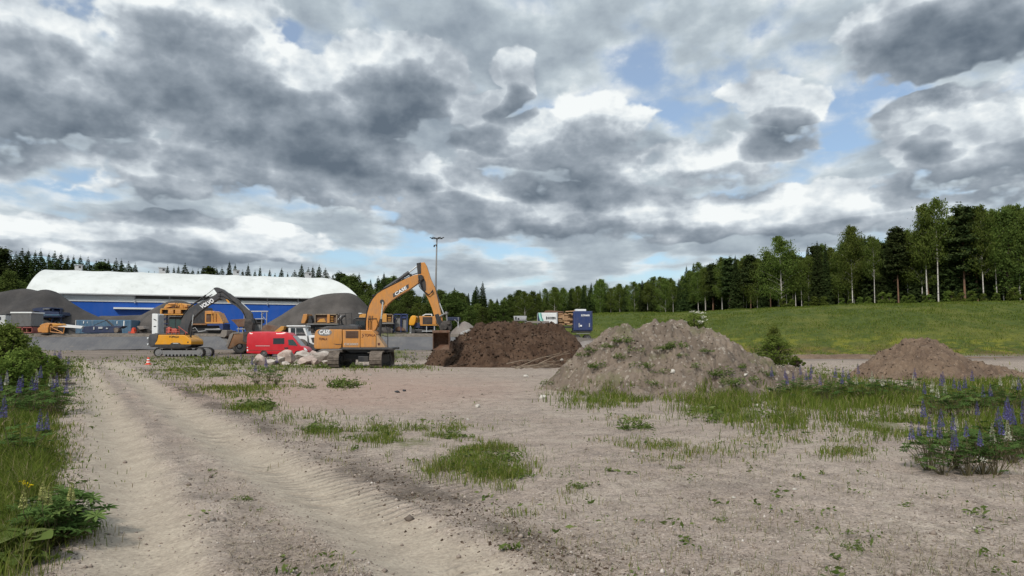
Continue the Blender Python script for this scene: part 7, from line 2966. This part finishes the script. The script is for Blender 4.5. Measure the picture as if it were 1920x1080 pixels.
# broad-leaved weeds: a rosette of big soft leaves
def broad_leaf_mesh(seed, n=16, r=.16, spread=.28, h=.2):
    rs = np.random.RandomState(seed)
    V, Q, T = [], [], []
    for i in range(n):
        az = rs.uniform(0, 6.28)
        d = spread * rs.uniform(.2, 1)
        c = np.array([math.cos(az) * d, math.sin(az) * d, h * rs.uniform(.4, 1)])
        t = np.array([math.cos(az), math.sin(az), rs.uniform(-.35, .3)])
        t /= np.linalg.norm(t)
        s = np.array([-math.sin(az), math.cos(az), rs.normal(0, .15)])
        up = np.cross(t, s)
        R = r * rs.uniform(.6, 1.1)
        b = len(V)
        prof = [(-1, .0), (-.7, .55), (-.2, .8), (.35, .62), (.8, .28), (1, 0)]
        for k, (u, w) in enumerate(prof):
            mid = c + t * u * R - up * (.12 * u * u * R)
            V += [mid + s * w * R * .8 + up * .10 * w * R, mid - up * .03 * R, mid - s * w * R * .8 + up * .10 * w * R]
        for k in range(5):
            o = b + 3 * k
            Q += [(o, o + 1, o + 4, o + 3), (o + 1, o + 2, o + 5, o + 4)]
        T += [float(np.clip(rs.normal(.55, .18), 0, 1))] * 10
    return np_mesh('leaves', V, np.array(Q), M['weed'], True, {'tint': ('FACE', np.array(T))})


for i, (a, b, s, lab) in enumerate(((42, 1052, 1.0, 'burdock-like weed with big soft leaves in the near left corner'), (14, 1040, 1.0, 'broad-leaved weed at the left picture edge beside the big soft one'), (66, 1030, .8, 'smaller broad-leaved weed right behind the big soft one'), (8, 1068, .7, 'lowest broad-leaved weed in the bottom left corner'))):
    x, y, z = on_ground(a, b)
    rt = root('broadleaf_weed', (x, y, z), lab, 'weed', 'broad-leaved weeds', i * 1.7)
    rt.scale = (s, s, s)
    link('leaves', broad_leaf_mesh(300 + i), rt)

# bushy weed clumps
def clump_mesh(seed, n, r, h, size, mat='weed'):
    rs = np.random.RandomState(seed)
    a = rs.uniform(0, 6.28, n)
    d = r * np.sqrt(rs.rand(n))
    z = h * rs.rand(n) ** .8 * (1 - .5 * (d / r) ** 2)
    C = np.stack([np.cos(a) * d, np.sin(a) * d, z], -1)
    C[:, :2] += .12 * r * rs.normal(size=(n, 2))
    cc = rs.uniform(-.8, .8, (7, 2)) * r
    j = rs.randint(0, 7, n)
    C[:, :2] = C[:, :2] * .45 + cc[j]
    C[:, 2] *= rs.uniform(.4, 1.2, 7)[j]
    V, Fc = quads(C, size, rs, elong=1.5)
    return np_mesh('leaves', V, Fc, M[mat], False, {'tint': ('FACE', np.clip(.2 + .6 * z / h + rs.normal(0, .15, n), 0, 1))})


CLM = [clump_mesh(401 + i, (260, 420, 160, 330)[i], .34, .26, .026) for i in range(4)]
WD = [(1030, 722, 1.0, 'weeds at the far left foot of the mound'), (1120, 690, 1.1, 'pale weeds in the middle of the left mound flank'), (1300, 690, .9, 'weeds just right of the mound centre'), (1320, 660, .8, 'small weeds near the right shoulder of the mound'), (1370, 720, 1.2, 'leafy weeds low on the right flank of the mound'), (1440, 705, 1.0, 'weeds on the spur right of the mound'), (1225, 722, 1.0, 'weeds at the foot of the mound, below its centre'),
      (1250, 655, 1.1, 'low green weed strip left half, just under the mound top'), (1275, 652, 1.2, 'fresh green weed strip right half, just under the mound top'), (1172, 642, 1.1, 'greyish weeds below the left knob of the mound'), (1190, 660, 1.2, 'weed clump in the middle of the left mound face'),
      (1162, 672, 1.0, 'bright weed clump low on the left mound face'), (1205, 690, 1.1, 'dull weed clump at the centre of the mound face'), (1345, 705, 1.3, 'dark upright weed clump at the right foot of the mound'), (1238, 700, .8, 'small weed below the centre of the mound'),
      (1142, 652, .9, 'weeds on the upper left slope of the mound'), (1090, 668, .9, 'weeds at the left rim between mound and soil heap'), (1110, 660, 1.0, 'bushier weeds at the left rim between mound and soil heap'), (1408, 715, 1.1, 'weed clump on the low right spur of the mound'),
      (1390, 690, .8, 'weeds halfway down the right slope of the mound'), (1280, 668, .6, 'tiny weed below the green strip on the mound')]
for i, (a, b, s, lab) in enumerate(WD):
    Y = 17.0
    hit = None
    while Y < 30:
        q = P(a, b, Y)
        if rub_z(q[0], Y) > q[2]:
            hit = (q[0], Y, q[2])
            break
        Y += .05
    if not hit:
        hit = on_ground(a, b)
    rt = root('weed_clump', hit, lab, 'weed', 'weeds on the big mound', i * 1.1)
    rt.scale = (s * .9, s * .9, s * .8)
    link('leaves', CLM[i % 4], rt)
WG = [(470, 768, 1.4, 'rounded bright green weed bush beside the track bend'), (640, 728, 1.6, 'wide pale green weed on the pinkish gravel'), (576, 730, 1.0, 'small brownish weed left of the wide pale one'), (500, 770, .7, 'low weeds right of the rounded bright bush'), (606, 808, .9, 'tufted weed at the left end of the grass patch'),
      (1192, 808, .9, 'leafy weed on the gravel before the big mound'), (1350, 792, 1.5, 'tall grassy weed clump at the mound foot'), (395, 885, .22, 'tiny seedling between the wheel tracks'), (455, 940, .30, 'small seedling lower between the wheel tracks'), (510, 975, .14, 'tiniest seedling between the wheel tracks'), (484, 958, .2, 'little seedling below the small one on the track'),
      (850, 820, .8, 'dark leafy weed in the middle of the grass patch'), (940, 862, .8, 'leafy weed right in the grass patch'), (1085, 912, .35, 'small weed right of the grass patch'), (1450, 785, 1.1, 'weed clump in the grass right of the mound foot'), (1268, 880, .3, 'lone small weed on bare ground at centre right'),
      (1355, 975, .25, 'thin grassy tuft on the lower right gravel'), (1600, 1030, .28, 'bluish grassy tuft near the bottom right'), (345, 700, 1.0, 'weeds by the roadside marker'), (410, 706, 1.1, 'low weeds before the parked van'), (598, 690, 1.5, 'dark weeds growing before the pinkish boulder'), (668, 690, 1.3, 'pale weed growing between the excavator tracks'), (705, 690, .9, 'low weed at the right excavator track'),
      (755, 690, 1.3, 'green weeds left of the soil heap foot'), (785, 688, 1.2, 'weeds touching the soil heap foot'), (1575, 735, 1.4, 'leafy weeds behind the purple lupine band'), (355, 672, 1.0, 'weed tuft at the yellow excavator track'), (1895, 712, 1.2, 'leafy weeds at the right edge, far')]
for i, (a, b, s, lab) in enumerate(WG):
    x, y, z = on_ground(a, b)
    rt = root('weed_clump', (x, y, z - .02), lab, 'weed', 'weeds on the open ground', i * .9)
    rt.scale = (s, s, s)
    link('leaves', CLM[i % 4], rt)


# ------------------------------------------------------------------ shrubs
def shrub(px, base, top, wpx, label, seed, mat='shrub', group=None, n=5200, name='shrub', leaf=.045, y0=None):
    if y0 is None:
        x, y, z = on_ground(px, base)
    else:
        x, y = P(px, base, y0)[0], y0
        z = ground_z(x, y)
    h = P(px, top, y)[2] - z
    wd = wpx * y / F / 2
    tm, cm = make_broad(seed, h, n, wd / h, leaf, mat)
    rt = root(name, (x, y, z), label, 'shrub', group)
    link('stems', tm, rt)
    link('foliage', cm, rt)
    return rt, (x, y, z, h, wd)


shrub(8, 735, 606, 110, 'tall willow shrub at the left picture edge', 601, n=9000, leaf=.045)
shrub(-70, 745, 600, 150, 'willow shrub half outside the left picture edge', 602, n=9000, leaf=.05)
shrub(62, 726, 650, 62, 'lower willow shrub right of the tall one on the left verge', 603, n=5000, leaf=.045)
shrub(30, 760, 655, 80, 'bright green bush before the tall willow on the left verge', 604, n=6000, leaf=.04)
shrub(100, 712, 668, 40, 'smallest green bush at the end of the left verge', 605, n=3000, leaf=.05)
shrub(1452, 690, 630, 84, 'wide green bush behind the right spur of the mound', 606, n=8000, leaf=.05)
shrub(1450, 684, 606, 34, 'slim upright sapling rising from the bush behind the mound', 607, n=2600, leaf=.05)
shrub(1492, 690, 668, 40, 'low greyish bush right of the bush behind the mound', 608, n=2500, leaf=.045)
rt, (x, y, z, h, wd) = shrub(1304, 640, 580, 44, 'young tree with white blossom clusters showing above the mound', 609, n=2600, leaf=.06, y0=33.0)
rs = np.random.RandomState(4)
for i in range(22):
    a = rs.uniform(0, 6.28)
    t = rs.uniform(.35, 1)
    R = wd * .95 * math.sin(min(1, t * .92 + .1) * math.pi) ** .5 + .15
    p = (math.cos(a) * R, math.sin(a) * R * .9, h * t)
    c = rs.normal(size=(40, 3)) * np.array([.07, .07, .03]) + np.array(p)
    V, Fc = quads(c, .035, rs)
    link('blossom', np_mesh('blossom', V, Fc, M['cream'], False, {'tint': ('FACE', rs.uniform(.5, 1, 40))}), rt)

# yellow flowers at the left verge
for i, (a, b) in enumerate(((44, 950), (52, 954), (38, 945))):
    x, y, z = on_ground(a, b)
    rt = root('yellow_flower', (x, y, z), '%s of three little yellow flowers in the grass of the left verge' % ['middle', 'rightmost', 'leftmost'][i], 'flower', 'yellow flowers')
    mb = MB()
    mb.tube([(x, y, z), (x + .01, y, z + .2)], .003, 4)
    mb.build('stem', M['stem'], rt)
    c = rs.normal(size=(16, 3)) * np.array([.014, .014, .006]) + np.array((.01, 0, .21))
    V, Fc = quads(c, .010, rs)
    link('petals', np_mesh('petals', V, Fc, M['yellowfl'], False, {'tint': ('FACE', rs.uniform(0, 1, 16))}), rt)
# dandelion clock and daisy in the near right clump
for a, b, lab in ((1816, 885, 'round white dandelion head in the nearest right clump'), (1834, 898, 'second white flower head lower in the nearest right clump')):
    x, y, z = on_ground(a, b)
    rt = root('white_flower', (x, y - .1, z), lab, 'flower')
    mb = MB()
    mb.tube([(x, y - .1, z), (x, y - .1, z + .22)], .003, 4)
    mb.build('stem', M['stem'], rt)
    c = rs.normal(size=(50, 3)) * .016 + np.array((0, 0, .235))
    V, Fc = quads(c, .008, rs)
    link('head', np_mesh('head', V, Fc, M['cream'], False, {'tint': ('FACE', rs.uniform(.6, 1, 50))}), rt)

# dead branches at the foot of the soil heap
rb = random.Random(12)
pts = [((965, 694), (1050, 662)), ((958, 688), (1040, 690)), ((975, 700), (1075, 674)), ((985, 690), (1085, 686)), ((950, 682), (1010, 676)), ((1000, 700), (1060, 690)), ((965, 696), (1030, 684)), ((1010, 682), (1070, 662))]
names = ['longest steep', 'lowest straight', 'long slanting', 'nearly level right', 'short upper left', 'short lower', 'thin crossing', 'upper right']
for i, (a, b) in enumerate(pts):
    Y = 44.0 + rb.uniform(0, .8)
    p0, p1 = Vector(P(a[0], a[1], Y - .5)), Vector(P(b[0], b[1], Y + .6))
    p0.z = max(p0.z, ground_z(p0.x, p0.y) + .02)
    mid = (p0 + p1) / 2 + Vector((0, 0, .12))
    q = MB()
    q.tube([p0, mid, p1], .028, 6, .010)
    for k in range(4):
        s = p0.lerp(p1, rb.uniform(.3, .9)) + Vector((0, 0, .08))
        q.tube([s, s + Vector((rb.uniform(.1, .7), rb.uniform(-.2, .2), rb.uniform(-.05, .3)))], .010, 4, .004)
    tag(q.build('dead_branch', M['wood_old']), '%s dead branch in the brushwood at the foot of the dark soil heap' % names[i], 'branch', 'brushwood by the soil heap')
q = MB()
x, y, z = on_ground(118, 723)
x2, y2, z2 = on_ground(134, 722)
q.tube([(x, y, z + .06), (x2 + .15, y2, z2 + .05)], .05, 7, .035)
tag(q.build('wooden_stick', M['wood_old']), 'short weathered wooden stick lying at the left edge of the track', 'stick')
q = MB()
p0, p1 = Vector(P(1066, 710, 20.7)), Vector(P(1080, 691, 21.2))
q.tube([p0, p1], .03, 6, .02)
tag(q.build('wooden_stick', M['wood_old']), 'pale broken stick leaning on the left foot of the big mound', 'stick')
for i, (a, b, w, lab) in enumerate(((744, 738, 14, 'left scrap of black debris on the pinkish gravel'), (758, 735, 11, 'right scrap of black debris on the pinkish gravel'))):
    x, y, z = on_ground(a, b)
    me = rock_mesh('debris', 900 + i, M['letter_k'], 3)
    o = link('debris', me, loc=(x, y, z + .03))
    k = y / F
    o.scale = (w * k * .5, w * k * .35, .06)
    tag(o, lab, 'debris', 'black debris')
